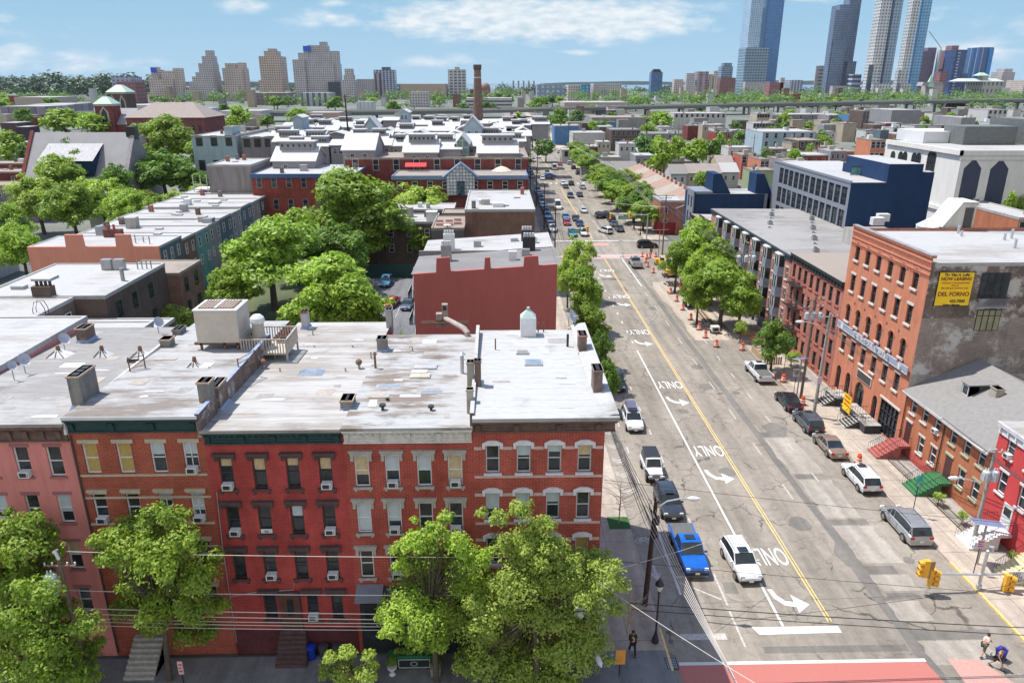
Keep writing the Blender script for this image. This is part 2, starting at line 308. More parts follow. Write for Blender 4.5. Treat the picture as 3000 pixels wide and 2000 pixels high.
def putwin(root,face,plane,u,z,w,h,style='dh',fm=None,pm=None,near=False,rec=.0,name='window'):
    fm=fm or WF; pm=pm or GL; a,p=winmesh(w,h,style,fm,pm,near); rec=rec if near or rec>0 else -.07; x,y,zz=fpt(face,plane)(u,rec,z); off=Vector(root.get('off',(0,0,0)))
    o=link(name,a,root,Vector((x,y,zz))-off,RZ[face])
    if p: link('pane',p,o,(0,0,0))
    return o
PC={}
def putpart(root,face,plane,u,z,key,fn,name,d=0,parent=None):
    """shared small part (lintel, sill, air conditioner) built in wall-local axes, outward = -y"""
    if key not in PC:
        m=MB(); fn(m); PC[key]=m.mesh(name)
    x,y,zz=fpt(face,plane)(u,d,z); off=Vector(root.get('off',(0,0,0)))
    return link(name,PC[key],root,Vector((x,y,zz))-off,RZ[face])
def ac_fn(m):
    m.box(-.31,.31,-.42,0,0,.40,WHT); m.box(-.24,.16,-.425,-.42,.06,.33,BLK); m.box(.19,.27,-.424,-.42,.06,.33,GREYM)
def slab(mb,x0,x1,y0,y1,z,roof,par=.35,pw=.25,pm=None,low=.0):
    """flat roof with parapet kerb"""
    mb.face([(x0+pw,y0+pw,z-par),(x1-pw,y0+pw,z-par),(x1-pw,y1-pw,z-par-low),(x0+pw,y1-pw,z-par-low)],roof); pm=pm or roof
    for a in((x0,x1,y0,y0+pw),(x0,x1,y1-pw,y1),(x0,x0+pw,y0+pw,y1-pw),(x1-pw,x1,y0+pw,y1-pw)): mb.box(*a,z-par-low-.3,z,pm,skip='b')
# ================================================================ ground, roads
asph=None
def asphalt(name,c1,c2,crack=True,spots=.5):
    m,nt,b=newmat(name); n=nnoise(nt,.09,8,.65); n2=nnoise(nt,1.4,8,.75); n3=nnoise(nt,14,3,.7)
    c=nmix(nt,nramp(nt,n,[(.35,0.),(.65,1.)]),c1,c2); c=nmix(nt,1,c,nramp(nt,n2,[(.3,.80),(.62,1.08)]),'MULTIPLY'); c=nmix(nt,1,c,nramp(nt,n3,[(.3,.82),(.7,1.14)]),'MULTIPLY')
    st2=nramp(nt,nnoise(nt,.75,4,.6,st=(1,.035,1)),[(.34,.82),(.58,1.06)]); c=nmix(nt,1,c,st2,'MULTIPLY'); st=nramp(nt,nnoise(nt,.22,6,.7,st=(3.2,.35,1)),[(.3,.80),(.55,1.03)]); c=nmix(nt,1,c,st,'MULTIPLY')
    if crack:
        for sc,wd,dk in ((.16,.005,.42),(.42,.006,.66)):
            v=nt.nodes.new('ShaderNodeTexVoronoi'); v.feature='DISTANCE_TO_EDGE'; v.inputs['Scale'].default_value=sc
            nn=nt.nodes.new('ShaderNodeTexNoise'); nn.inputs['Scale'].default_value=.8; nn.inputs['Detail'].default_value=6; nt.links.new(ncoord(nt),nn.inputs['Vector'])
            vm=nt.nodes.new('ShaderNodeVectorMath'); vm.operation='MULTIPLY_ADD'; nt.links.new(nn.outputs['Color'],vm.inputs[0]); vm.inputs[1].default_value=(1.9,1.9,0); nt.links.new(ncoord(nt),vm.inputs[2]); nt.links.new(vm.outputs[0],v.inputs['Vector'])
            br=nramp(nt,nnoise(nt,.13/sc*.16+.1,3),[(.45,1.),(.55,0.)]); k=nramp(nt,v.outputs['Distance'],[(wd,dk),(wd*2.2,1.)]); k=nmix(nt,br,k,(1,1,1)); c=nmix(nt,1,c,k,'MULTIPLY')
    nt.links.new(c,b.inputs['Base Color']); b.inputs['Roughness'].default_value=.92; b.inputs['Specular IOR Level'].default_value=.25; nbump(nt,b,n3,.25,.01); MATS[name]=m; return m
ROAD=asphalt('road_asphalt',(.205,.182,.152),(.28,.248,.208)); DARKA=asphalt('dark_patch_asphalt',(.145,.135,.12),(.175,.163,.147),False); PALEA=asphalt('pale_patch_asphalt',(.29,.262,.225),(.335,.305,.265),False); WALK=asphalt('pavement_concrete',(.34,.29,.24),(.42,.36,.30),False); DW=asphalt('dark_pavement',(.155,.155,.165),(.205,.205,.215),False)
LOT=asphalt('lot_asphalt',(.12,.12,.13),(.17,.17,.18)); SOIL=P('soil_and_scrub',(.07,.085,.04),.95,.5,.05); CITY=P('far_ground',(.13,.14,.12),.95,.4,.01)
def linemat(name,col,wear):
    m,nt,b=newmat(name); n=nnoise(nt,5,8,.8); nt.links.new(nmix(nt,nramp(nt,n,[(wear-.05,0.),(wear+.04,1.)]),(.33,.30,.27),col),b.inputs['Base Color']); b.inputs['Roughness'].default_value=.8; MATS[name]=m; return m
LW=linemat('worn_white_line',(.54,.54,.52),.40); LW2=linemat('faded_white_line',(.46,.44,.41),.50); LY=linemat('worn_yellow_line',(.70,.46,.12),.47); LR=linemat('brick_red_crossing_paint',(.37,.125,.105),.36); LR2=linemat('faded_red_crossing_paint',(.42,.22,.185),.44)
g=MB(); g.face([(-14000,-300,-.06),(14000,-300,-.06),(14000,14000,-.06),(-14000,14000,-.06)],CITY); struct('ground',g)
g=MB(); g.box(-80,5.9,56,150,-.06,-.02,SOIL,skip='b'); struct('courtyard_ground',g)
RL,RR=11.1,35.2
g=MB(); g.face([(RL-.5,-40,0),(RR+.5,-40,0),(RR+.5,1050,0),(RL-.5,1050,0)],ROAD); struct('main_road',g)
g=MB()
for a,b,c,d in((-260,RL-.5,10,31),(RR+.5,260,8,34),(-200,RL-.5,157,169.5),(RR+.5,300,157,169.5),(RR+.5,330,262,272),(-300,RL-.5,268,278),(RR+.5,400,395,405),(-300,RL-.5,640,652)): g.face([(a,c,-.004),(b,c,-.004),(b,d,-.004),(a,d,-.004)],ROAD)
struct('side_roads',g)
def blk(x0,x1,y0,y1,m=None,z=.13): b=MB(); b.box(x0,x1,y0,y1,-.05,z,m or WALK,skip='b'); return struct('pavement',b)
blk(6.35,RL,38.6,155); blk(-60,RL-.0,31,38.6,DW); blk(RR,38.9,36.6,155.5); blk(38.9,120,35,41,WALK,.12)
blk(6.35,RL,171,266); blk(RR,40.8,171,260); blk(RR,40.8,274,394); blk(6.35,RL,280,638); blk(RR,40.8,407,1000)
blk(38.9,40.8,41,155.5,stucco('front_yard_paving',(.36,.33,.30)),.10)
b=MB(); 
for k in range(42): b.box(6.4,RL-.05,39.5+k*2.8,39.53+k*2.8,.13,.136,DARKA)
for k in range(42): b.box(RR+.2,38.85,37.5+k*2.8,37.53+k*2.8,.13,.136,DARKA)
b.box(8.7,8.73,39.5,155,.13,.137,DARKA); b.box(37.0,37.03,37,155,.13,.137,DARKA); tag(b.build('pavement_joints'),kind='structure')
b=MB(); b.box(RR-.02,RR+.16,36.6,47.5,-.02,.145,LY); b.box(RL-.14,RL+.01,36.8,40.6,-.02,.145,LY); tag(b.build('yellow_kerb_edge'),kind='structure')
# ---- patches
def flat(poly,m,name,z): q=MB(); q.face([(x,y,z) for x,y in poly],m); return struct(name,q)
random.seed(4)
def wob(x0,x1,y0,y1,st=2.,a=.12):
    n=max(2,int((y1-y0)/st)); L=[(x0+random.uniform(-a,a),y0+(y1-y0)*i/n) for i in range(n+1)]; R=[(x1+random.uniform(-a,a),y0+(y1-y0)*i/n) for i in range(n,-1,-1)]; return L+R
flat(wob(27.35,28.25,20,56,2,.16)+[],DARKA,'asphalt_patch',.004); flat(wob(27.3,28.05,56.1,158,3,.08),DARKA,'asphalt_patch',.004); flat(wob(26.9,27.4,172,262,5,.06),DARKA,'asphalt_patch',.004)
for a in [(28.2,31.3,52.9,53.7),(28.1,30.5,46.3,47.3),(28.2,30.6,43.4,44.1),(28.1,33.4,39.3,40.2),(28.2,30.2,60.6,61.3),(27.9,30.6,69.2,70.4)]:
    flat(wob(*a,.3,.25),DARKA,'asphalt_patch',.005)
p=lambda *q:[PZ(*rg(*a)) for a in q]
flat(p((16,620,260),(16,760,290),(16,800,420),(16,840,500),(16,740,500),(16,600,380)),DARKA,'asphalt_patch',.006)
flat(wob(27.95,30.4,41.1,43.2,.5,.12),PALEA,'asphalt_patch',.008); flat(wob(28.3,31.2,44.3,46.2,.5,.15),PALEA,'asphalt_patch',.008); flat(wob(28.4,31.6,47.6,52.7,.7,.15),PALEA,'asphalt_patch',.008)
flat(wob(28.3,31.4,53.9,60.4,1,.15),PALEA,'asphalt_patch',.008); flat(wob(28.1,31.2,61.5,69,1,.2),PALEA,'asphalt_patch',.008); flat(wob(28.1,32.5,37,39.2,.5,.2),PALEA,'asphalt_patch',.008)
flat(wob(29,35,100,133,4,.5),WALK,'asphalt_patch',.006); flat(wob(17.5,27.2,38.3,38.9,.3,.1),DARKA,'asphalt_patch',.005)
flat(p((15,1930,640),(15,2040,640),(15,2090,745),(15,1960,745)),DARKA,'asphalt_patch',.007)
for n,x,y,s in [(11,1570,640,.6),(11,1780,415,.9),(11,1700,235,.9),(16,300,110,1.0),(12,60,800,1.3),(11,1975,1195,.8),(11,2060,470,.5),(7,1300,1265,.9),(16,1290,440,.45)]:
    x0,y0=PZ(*rg(n,x,y)); flat([(x0+s*math.cos(t)*random.uniform(.8,1.1),y0+s*1.1*math.sin(t)*random.uniform(.8,1.1)) for t in [2*PI*i/12 for i in range(12)]],DARKA,'asphalt_patch',.009)
# ---- markings
def line(x0,x1,y0,y1,m=LW,name='road_marking',z=.012): return flat([(x0,y0),(x1,y0),(x1,y1),(x0,y1)],m,name,z)
line(19.52,19.70,40.8,96); line(22.88,22.99,41.2,153,LY); line(23.12,23.21,41.2,153,LY); line(22.85,22.97,173,262,LY); line(23.1,23.2,173,262,LY); line(22.9,23.1,280,900,LY)
for k in range(11): line(19.5,19.68,99+k*4.6,100+k*4.6)
for k in range(12): line(26.5,26.62,57+k*8.3,59.6+k*8.3,LW2)
for k in range(12): line(30.1,30.22,60+k*6.4,61.6+k*6.4,LW2)
for k in range(10): line(26.2,26.35,176+k*9,180+k*9,LW2); line(19.6,19.7,176+k*9,180+k*9,LW2)
line(26.6,26.8,130,153,LW); line(13.25,13.42,44.2,53.2); line(16.3,16.45,38.9,42.5,LW2); line(16.35,16.5,43,46.6,LW2)
for y in (53,58.5,64,70,76,82,88): line(16.3,16.45,y,y+1.2,LW2); 
for y in(60,66,72,78,84,90): line(13.2,13.36,y,y+1.4,LW2)
line(13.3,15.9,46.2,46.35); flat([(13.5,45.6),(13.6,45.7),(16.2,43.7),(16.1,43.6)],LW2,'road_marking',.012)
flat([(17.4,40.75),(23.4,40.75),(23.4,40.1),(17.7,40.0)],LW,'stop_line',.013); line(12.3,15.4,39.6,40.2,LW2,'stop_line')
line(11.6,27.7,37.35,37.62,LW,'crossing_line'); flat([(11.7,33),(28.2,33),(27.6,37.34),(11.5,37.34)],LR,'red_crossing',.012); flat([(29,33),(33.4,33),(31.2,37.4),(29.2,37.6)],LR2,'red_crossing',.012)
for a,b,c,d in [(13,27,154.3,154.8),(13,34,170.6,171.2),(17,34,156,156.3),(17,34,152.6,152.9)]: line(a,b,c,d,LW)
line(19,26,165.5,168.5,LR2,'red_crossing',.01); line(14,26.5,153,155.9,LR2,'red_crossing',.01); line(27.5,34.5,153,155.9,LR2,'red_crossing',.01)
for x in range(14,34,2): line(x,x+.9,273,277,LW2,'crossing_line')
def only(x,y,s=1.):
    t=text('road_writing','ONLY',1.9*s,LW,None,(x,y,.014),(0,0,PI),.60,1.66,0,.012); tag(t,kind='structure')
def arrow(x,y,s=.86):
    P0=[]; pts=[(-1.15,1.0),(-.95,.2),(-.45,-.35),(.35,-.45)]; w_=.17; up=[(a,b+w_*1.3) for a,b in pts]; 
    L=[(-1.38,1.0),(-1.2,.1),(-.6,-.55),(.3,-.72)]; R=[(.3,-.25),(-.35,-.12),(-.8,.35),(-.98,1.0)]
    poly=L+[(.25,-1.25),(1.5,-.5),(.35,.45)]+R; flat([(x+a*s,y+b*s*1.35) for a,b in poly],LW,'road_arrow',.014)
for px,py in [(1962,1126),(2074,1319),(1777,792),(1819,868),(1873,972)]: only(*PZ(px,py))
only(*PZ(2247,1627))
for n,x,y in [(11,1520,545),(11,1905,1235),(11,1205,12),(7,860,965),(7,1020,1225),(16,190,800)]: arrow(*PZ(*rg(n,x,y)))
for i,(n,x,y) in enumerate([(11,900,850),(11,940,975),(11,985,1110),(11,1020,1240),(11,1075,1395)]):
    x0,y0=PZ(*rg(n,x,y))
    for d in(0,.42): flat([(x0-.62,y0+.5+d),(x0-.62,y0+.32+d),(x0,y0-.18+d),(x0+.62,y0+.32+d),(x0+.62,y0+.5+d),(x0,y0+.02+d)],LW2,'bike_lane_chevron',.012)
x0,y0=PZ(*rg(15,1320,560)); flat([(x0-.13,y0+1.0),(x0+.13,y0+1.0),(x0+.13,y0),(x0+.42,y0),(x0,y0-1.1),(x0-.42,y0),(x0-.13,y0)],LW2,'bike_lane_arrow',.012)
q=MB(); x0,y0=PZ(*rg(15,1210,262))
for dx in(-.42,.42):
    for k in range(14):
        a,b2=2*PI*k/14,2*PI*(k+1)/14; q.face([(x0+dx+r*math.cos(t)*.9,y0+r*math.sin(t),.012) for r,t in((.34,a),(.34,b2),(.26,b2),(.26,a))],LW2)
for a,b2 in [((-.42,0),(-.1,.45)),((-.1,.45),(.3,.4)),((.3,.4),(.0,-.05)),((0,-.05),(-.42,0)),((0,-.05),(-.1,.6)),((.42,0),(.25,.62))]:
    d=Vector((b2[0]-a[0],b2[1]-a[1])).normalized()*.05; q.face([(x0+a[0]-d.y,y0+a[1]+d.x,.014),(x0+b2[0]-d.y,y0+b2[1]+d.x,.014),(x0+b2[0]+d.y,y0+b2[1]-d.x,.014),(x0+a[0]+d.y,y0+a[1]-d.x,.014)],LW2)
tag(q.build('bike_lane_symbol'),kind='structure')
x0,y0=PZ(*rg(15,980,110)); b=MB(); b.box(x0-.9,x0+.9,y0-.9,y0+.9,.13,.15,P('tree_pit_grass',(.03,.09,.02),.9,.5,8)); tag(b.build('tree_pit'),kind='structure')
def drain(x,y,w_,d): 
    b=MB(); b.box(x-w_/2,x+w_/2,y-d/2,y+d/2,.13,.142,BLK)
    for i in range(6):
        for j in range(6): b.box(x-w_/2+.06+i*(w_-.1)/6,x-w_/2+.06+(i+.6)*(w_-.1)/6,y-d/2+.06+j*(d-.1)/6,y-d/2+.06+(j+.6)*(d-.1)/6,.142,.146,GREYM)
    tag(b.build('drain_grate'),'square iron drain grate set in the shaded corner pavement','drain')
drain(*PZ(*rg(15,1467,1385),.13),.75,1.0)
# ================================================================ front row of brick houses
R_OR=brick('brick_orange_red',(.36,.088,.058),(.29,.066,.045),(.38,.16,.11),scale=1.5); R_CR=brick('painted_crimson_brick',(.36,.062,.056),(.32,.052,.048),(.43,.10,.09),scale=1.5); R_R4=brick('brick_deep_red',(.38,.07,.055),(.30,.054,.043),(.42,.16,.12),scale=1.5); R_R5=brick('brick_bright_red',(.42,.08,.06),(.32,.06,.046),(.42,.18,.14),scale=1.5); PINK=stucco('pink_render',(.64,.24,.22),.1,.4,.18); MAUVE=P('mauve_paint',(.30,.12,.13),.8)
BST=P('brownstone',(.085,.05,.05),.85,.3,3,bump=.3); BCORN=P('brown_cornice',(.13,.08,.068),.75,.35,2.5,bump=.4); GCORN=P('dark_green_cornice',(.012,.045,.05),.55,.3,3); WCORN=P('weathered_white_cornice',(.58,.56,.53),.75,.22,3,bump=.4); GLINT=P('grey_stone_trim',(.36,.34,.31),.8,.25,4,bump=.3); WLINT=P('white_stone_trim',(.62,.60,.64),.75,.15,4); PBAND=P('pale_pink_stone_band',(.52,.37,.34),.8,.15,3); TAN=P('tan_stone',(.42,.36,.27),.8,.2,3)
RF1=roofm('grey_roofing',(.70,.69,.67),(.46,.44,.42),.42,sc=.6); RF2=roofm('silver_roofing_peeling',(.76,.76,.76),(.36,.31,.27),.31,sc=.8); RF3=roofm('tan_roofing',(.86,.84,.81),(.54,.49,.44),.41,(.22,2.2,1)); RF4=roofm('white_roofing_stained',(.80,.80,.79),(.36,.29,.24),.36,(.3,1.4,1),1.3); RF5=roofm('white_roofing',(.88,.88,.86),(.50,.47,.44),.36,sc=.7); RFW=roofm('plain_white_roof',(.84,.83,.82),(.56,.52,.48),.36,sc=.3); RFG=roofm('plain_grey_roof',(.46,.44,.43),(.33,.31,.30),.42,sc=.3); RFT=roofm('sandy_roof',(.62,.52,.44),(.48,.40,.33),.4,sc=.3)
YF=39.0
def rowhouse(name,label,x0,x1,zt,y1,wm,roof,wins,pcs,low=.7,sidewalls=None):
    t=thing(name,label,'house',((x0+x1)/2,YF,0),off=True); m=MB(); holes=[(u-w_/2,u+w_/2,z,z+h) for u,z,w_,h,_ in wins]
    wall(m,'S',YF,x0,x1,0,zt-.45,holes,wm,.22); sw=sidewalls or wm
    m.face([(x0+.01,YF,0),(x0+.01,y1,0),(x0+.01,y1,zt-low-.1),(x0+.01,YF,zt-.1)],sw); m.face([(x1-.01,YF,0),(x1-.01,y1,0),(x1-.01,y1,zt-low-.1),(x1-.01,YF,zt-.1)],sw); m.face([(x0,y1,0),(x1,y1,0),(x1,y1,zt-low-.1),(x0,y1,zt-low-.1)],wm)
    m.build('wall',t)
    for u,z,w_,h,pc in wins:
        fm=pcs.get('frame',WF); st='dh2' if pc=='B2' else 'dh'; hv=int(abs(u*37+z*91))%5; st+=':'+('1.' if pc=='O' else ['.5','.3','.65','.42','.95'][hv]); pc='B' if (pc=='G' and hv==3) else pc; putwin(t,'S',YF,u,z,w_,h,st,fm,{'G':GL,'C':CURT,'B':BLIND,'B2':BLIND,'O':GOLD,'R':CURT}[pc[0] if pc!='B2' else 'B'],True,.14)
    return t
def roofplane(t,x0,x1,y1,zt,roof,over=.35,low=.7,lip=.12,extra=None):
    r=MB(); r.face([(x0,YF-over,zt),(x1,YF-over,zt),(x1,y1,zt-low),(x0,y1,zt-low)],roof); r.box(x0,x1,YF-over-.03,YF-over+.0,zt-.16,zt+.03,extra or roof); return r
def cornice(t,x0,x1,zt,h,m,brk,dep=.45,bm=None,panels=False,drop=.0):
    c=MB(); y=YF; c.box(x0+.03,x1-.03,y-dep*.95,y-.005,zt-.22,zt-.05,m); c.box(x0+.06,x1-.06,y-dep*.72,y-.005,zt-.34,zt-.22,m); c.box(x0+.08,x1-.08,y-.10,y-.003,zt-h,zt-.34,m); c.box(x0+.05,x1-.05,y-.16,y-.003,zt-h-.07,zt-h+.03,m)
    n=len(brk)
    for i,u in enumerate(brk): c.prism([(y-.1,zt-h+.05),(y-.17,zt-h+.05),(y-dep*.6,zt-.42),(y-dep*.9,zt-.34),(y-.1,zt-.34)],'x',u-.13,u+.13,bm or m)
    if panels:
        for a,b2 in zip(brk,brk[1:]):
            c.box(a+.25,b2-.25,y-.13,y-.1,zt-h+.16,zt-h+.22,m); c.box(a+.25,b2-.25,y-.13,y-.1,zt-.62,zt-.56,m); k=int((b2-a)/.32)
            for j in range(1,k): c.box(a+(b2-a)*j/k-.06,a+(b2-a)*j/k+.06,y-dep*.55,y-.1,zt-.50,zt-.36,m)
    c.build('cornice',t)
W1=[(u,z,w_,h,p) for u,z,w_,h,p in [(-27.95,13.35,.85,1.95,'G'),(-26.05,13.35,.85,1.95,'G1'),(-29.9,13.35,.85,1.95,'G'),(-28.0,10.15,.8,1.95,'G'),(-26.1,10.15,.8,1.95,'B'),(-29.9,10.15,.8,1.95,'B'),(-26.2,6.8,.8,2.0,'C'),(-28.1,6.8,.8,2.0,'G'),(-29.9,6.8,.8,2.0,'G'),(-26.2,3.5,.8,1.9,'G'),(-28.1,3.5,.8,1.9,'G')]]
def lint(t,wins,key,fn,name='lintel',zoff=0):
    for u,z,w_,h,_ in wins: putpart(t,'S',YF,u,z+h+zoff,key,fn,name)
def sills(t,wins,key,fn):
    for u,z,w_,h,_ in wins: putpart(t,'S',YF,u,z,key,fn,'window_sill')
def acs(t,L,plane=YF,face='S'):
    for u,z in L: putpart(t,face,plane,u,z,'ac',ac_fn,'air_conditioner',.1)
t=rowhouse('row_house','pink painted row house under a brown bracketed cornice at the far left',-34,-24.92,16.9,58.5,PINK,RF1,W1,{})
roofplane(t,-34,-24.92,58.5,16.9,RF1).build('roof',t); cornice(t,-34,-24.92,16.85,1.1,BCORN,[-33+i*.95 for i in range(9)],.5)
lint(t,W1,'l1',lambda m:m.box(-.55,.55,-.04,0,.0,.2,MAUVE)); sills(t,W1,'s1',lambda m:m.box(-.5,.5,-.08,0.1,-.14,0,MAUVE)); acs(t,[(-27.9,13.4),(-29.85,10.2)]); TF1=t
W2=[(u,13.5,.85,1.98,p) for u,p in [(-23.92,'O'),(-21.95,'O'),(-20.0,'G'),(-18.1,'B2')]]+[(u,10.15,.8,1.98,p) for u,p in [(-23.98,'G'),(-22.0,'G'),(-20.05,'B2'),(-18.15,'B2')]]+[(u,6.75,.8,2.0,'G') for u in(-23.9,-22,-20.05,-18.25)]+[(-20.05,3.6,.8,1.8,'G'),(-18.25,3.6,.8,1.8,'G')]
t=rowhouse('row_house','orange red brick row house with plain dark teal cornice and two ochre blinds',-24.92,-17.22,17.35,58.6,R_OR,RF2,W2,{})
roofplane(t,-24.92,-17.22,58.6,17.35,RF2,.45,extra=WHT).build('roof',t); cornice(t,-24.9,-17.2,17.3,1.0,GCORN,[-24.6,-22.3,-20,-17.6],.5)
lint(t,W2[:4],'l2',lambda m:m.box(-.62,.62,-.06,0,.02,.26,TAN)); lint(t,W2[4:],'l2b',lambda m:(m.box(-.6,.6,-.16,0,.14,.3,TAN),m.box(-.56,.56,-.08,0,.0,.14,TAN)))
bb=MB(); bb.box(-24.85,-17.3,YF-.05,YF,13.3,13.44,TAN); bb.box(-24.85,-17.3,YF-.03,YF,11.78,11.92,TAN); bb.box(-24.85,-17.3,YF-.05,YF,9.95,10.1,TAN); bb.box(-24.85,-17.3,YF-.03,YF,8.3,8.44,TAN)
for u in(-23.95,-22,-20.03,-18.13): 
    for k in(0,): pass
bb.build('stone_band',t); acs(t,[(-18.1,13.55),(-23.95,10.2),(-18.15,10.2)]); TF2=t
dp=MB(); dp.tube([(-24.83,YF-.08,16),(-24.83,YF-.08,.3)],.06,DF); dp.build('drainpipe',t)
W3=[(u,12.35,.78,2.1,p) for u,p in [(-16.15,'C'),(-14.2,'C'),(-12.22,'C'),(-10.28,'C')]]+[(u,9.15,.78,2.05,'G') for u in(-16.15,-14.25,-12.27,-10.33)]+[(u,5.9,.78,2.05,'G') for u in(-16.2,-14.3,-12.35,-10.4)]+[(-11.9,2.75,.7,2.0,'G'),(-10.35,2.75,.7,2.0,'G'),(-14.6,2.75,.8,2.0,'G')]
t=rowhouse('row_house','crimson painted row house with dark brownstone window hoods and dark green cornice',-17.22,-9.1,16.42,61,R_CR,RF3,W3,{'frame':DF})
roofplane(t,-17.22,-9.1,61,16.42,RF3,.45).build('roof',t); cornice(t,-17.2,-9.12,16.4,.95,GCORN,[-16.9,-14.9,-13.1,-11.3,-9.4],.5,panels=True)
hood=lambda m:(m.box(-.66,.66,-.30,0,.22,.36,BST),m.prism([(-.62,.22),(-.62,-.10),(-.5,-.22),(-.42,-.10),(-.42,0),(.42,0),(.42,-.10),(.5,-.22),(.62,-.10),(.62,.22)],'y',-.14,0,BST))
lint(t,W3,'hood3',hood); sills(t,W3,'s3',lambda m:(m.box(-.56,.56,-.14,.12,-.16,0,BST),m.box(-.5,-.36,-.1,0,-.34,-.16,BST),m.box(.36,.5,-.1,0,-.34,-.16,BST)))
acs(t,[(-16.15,12.4),(-10.25,12.4),(-16.1,9.2),(-10.3,9.2),(-14.25,5.95),(-10.4,5.95),(-11.9,2.8)])
d=MB(); d.box(-13.75,-12.85,YF-.16,YF,2.0,4.75,P('brown_door',(.10,.04,.02),.5)); d.box(-13.9,-12.7,YF-.3,YF-.16,4.75,5.0,BST); d.box(-13.95,-13.75,YF-.2,YF-.003,2,4.75,BST); d.box(-12.85,-12.65,YF-.2,YF-.003,2,4.75,BST); d.box(-13.5,-13.1,YF-.17,YF-.16,3.1,4.4,GL); d.build('door',t)
s=MB()
for k in range(8): s.box(-14.15-.02*(7-k),-12.45+.02*(7-k),YF-.1-.17*(8-k),YF-.003,.13,.13+.235*(k+1),BST)
s.build('front_steps',t); bw=MB(); bw.box(-17.1,-9.2,YF-.08,YF,0,2.0,brick('dark_painted_brick',(.12,.03,.035))); bw.build('basement_wall',t)
sg=MB(); sg.box(-14.6,-13.9,YF+.02,YF+.05,9.2,9.5,WHT); sg.build('window_display',t); text('lettering','66',.26,BLK,t,Vector((-14.25,YF+.01,9.34))-Vector(t['off']),(PI/2,0,0))
cb=MB(); cb.tube([(-16.9,YF-.06,12.2),(-17.05,YF-.08,8.3),(-17.08,YF-.06,1)],.035,GREYM); cb.tube([(-17.0,YF-.05,4.6),(-15.5,YF-.07,4.9),(-13.0,YF-.07,5.05),(-12.9,YF-.06,5.6)],.03,GLINT); cb.build('facade_cable',t); TF3=t
W4=[(u,12.4,.86,2.1,p) for u,p in [(-8.12,'C'),(-6.3,'B'),(-4.4,'B'),(-2.55,'C')]]+[(u,9.15,.86,2.1,p) for u,p in [(-8.2,'B'),(-6.35,'B'),(-4.42,'G'),(-2.58,'G')]]+[(u,5.85,.84,2.05,p) for u,p in [(-8.25,'G'),(-6.4,'G'),(-4.5,'G'),(-2.6,'G')]]
t=rowhouse('row_house','deep red brick row house with ornate weathered white cornice and grey window hoods',-9.1,-1.45,16.5,57.3,R_R4,RF4,W4,{})
roofplane(t,-9.1,-1.45,57.3,16.5,RF4,.5).build('roof',t); cornice(t,-9.1,-1.45,16.48,1.05,WCORN,[-8.85,-7.05,-5.25,-3.45,-1.7],.55,panels=True)
h4=lambda m:(m.box(-.72,.72,-.2,0,.26,.36,GLINT),m.prism([(-.7,.26),(-.62,.02),(-.64,-.34),(-.46,-.34),(-.44,0),(.44,0),(.46,-.34),(.64,-.34),(.62,.02),(.7,.26)],'y',-.1,0,GLINT))
lint(t,W4,'hood4',h4); sills(t,W4,'s4',lambda m:(m.box(-.58,.58,-.14,.12,-.14,0,GLINT),m.box(-.5,-.36,-.1,0,-.28,-.14,GLINT),m.box(.36,.5,-.1,0,-.28,-.14,GLINT)))
acs(t,[(-6.3,12.45),(-2.55,12.45),(-6.35,9.2),(-2.6,9.2),(-6.35,5.9)])
a=MB(); SL=P('slate_awning',(.17,.18,.21),.7); a.prism([(YF-1.1,4.75),(YF-1.1,4.85),(YF-.02,5.35),(YF-.02,5.25)],'x',-9.0,-7.3,SL); a.prism([(YF-1.5,4.4),(YF-1.5,4.5),(YF-.02,5.2),(YF-.02,5.1)],'x',-7.28,-3.2,P('dark_awning',(.03,.04,.05),.7)); a.build('awning',t)
a=MB(); a.box(-8.9,-2,YF-.12,YF-.02,.13,3.9,P('dark_shopfront',(.03,.03,.035),.5)); 
for u in(-8.6,-7,-5,-3.2): a.box(u,u+1.1,YF-.15,YF-.12,1,3.6,GL)
a.build('shopfront',t); TF4=t
W5=[(u,13.25,.82,1.85,p) for u,p in [(-.3,'G'),(1.55,'G'),(3.4,'B'),(5.2,'C')]]+[(u,10.0,.82,1.9,p) for u,p in [(-.33,'B'),(1.5,'B'),(3.35,'G'),(5.2,'G')]]+[(u,6.8,.82,1.9,p) for u,p in [(-.33,'G'),(1.5,'G'),(3.35,'G'),(5.22,'O')]]+[(5.22,3.4,.82,1.9,'G'),(3.35,3.4,.82,1.9,'G')]
t=rowhouse('corner_building','bright red brick corner building with white arched lintels and a worn brown cornice',-1.45,6.35,17.2,55.6,R_R5,RF5,W5,{'frame':P('grey_white_frame',(.55,.57,.60),.5)},low=.5)
r=roofplane(t,-1.45,7.05,55.6,17.2,RF5,.85,.5); r.box(-1.45,7.05,YF-.86,YF-.6,17.0,17.23,RF5); r.prism([(6.6,17.02),(7.05,17.02),(7.05,17.3),(6.75,17.28),(5.9,17.06)],'y',YF-.5,55.6,RF5); rf=r.build('roof',t); cornice(t,-1.4,7.0,17.1,1.05,BCORN,[-1.15,1.1,3.6,5.9],.85,panels=True)
l5=lambda m:m.prism([(-.62,-.22),(-.62,.14),(-.5,.2),(-.3,.3),(0,.34),(.3,.3),(.5,.2),(.62,.14),(.62,-.22),(.44,-.22),(.44,0),(-.44,0),(-.44,-.22)],'y',-.09,0,WLINT)
lint(t,W5,'l5',l5); sills(t,W5,'s5',lambda m:m.box(-.54,.54,-.16,.12,-.13,0,WLINT))
bb=MB()
for z in(12.9,9.65,6.45): bb.box(-1.4,6.3,YF-.035,YF-.002,z,z+.16,PBAND)
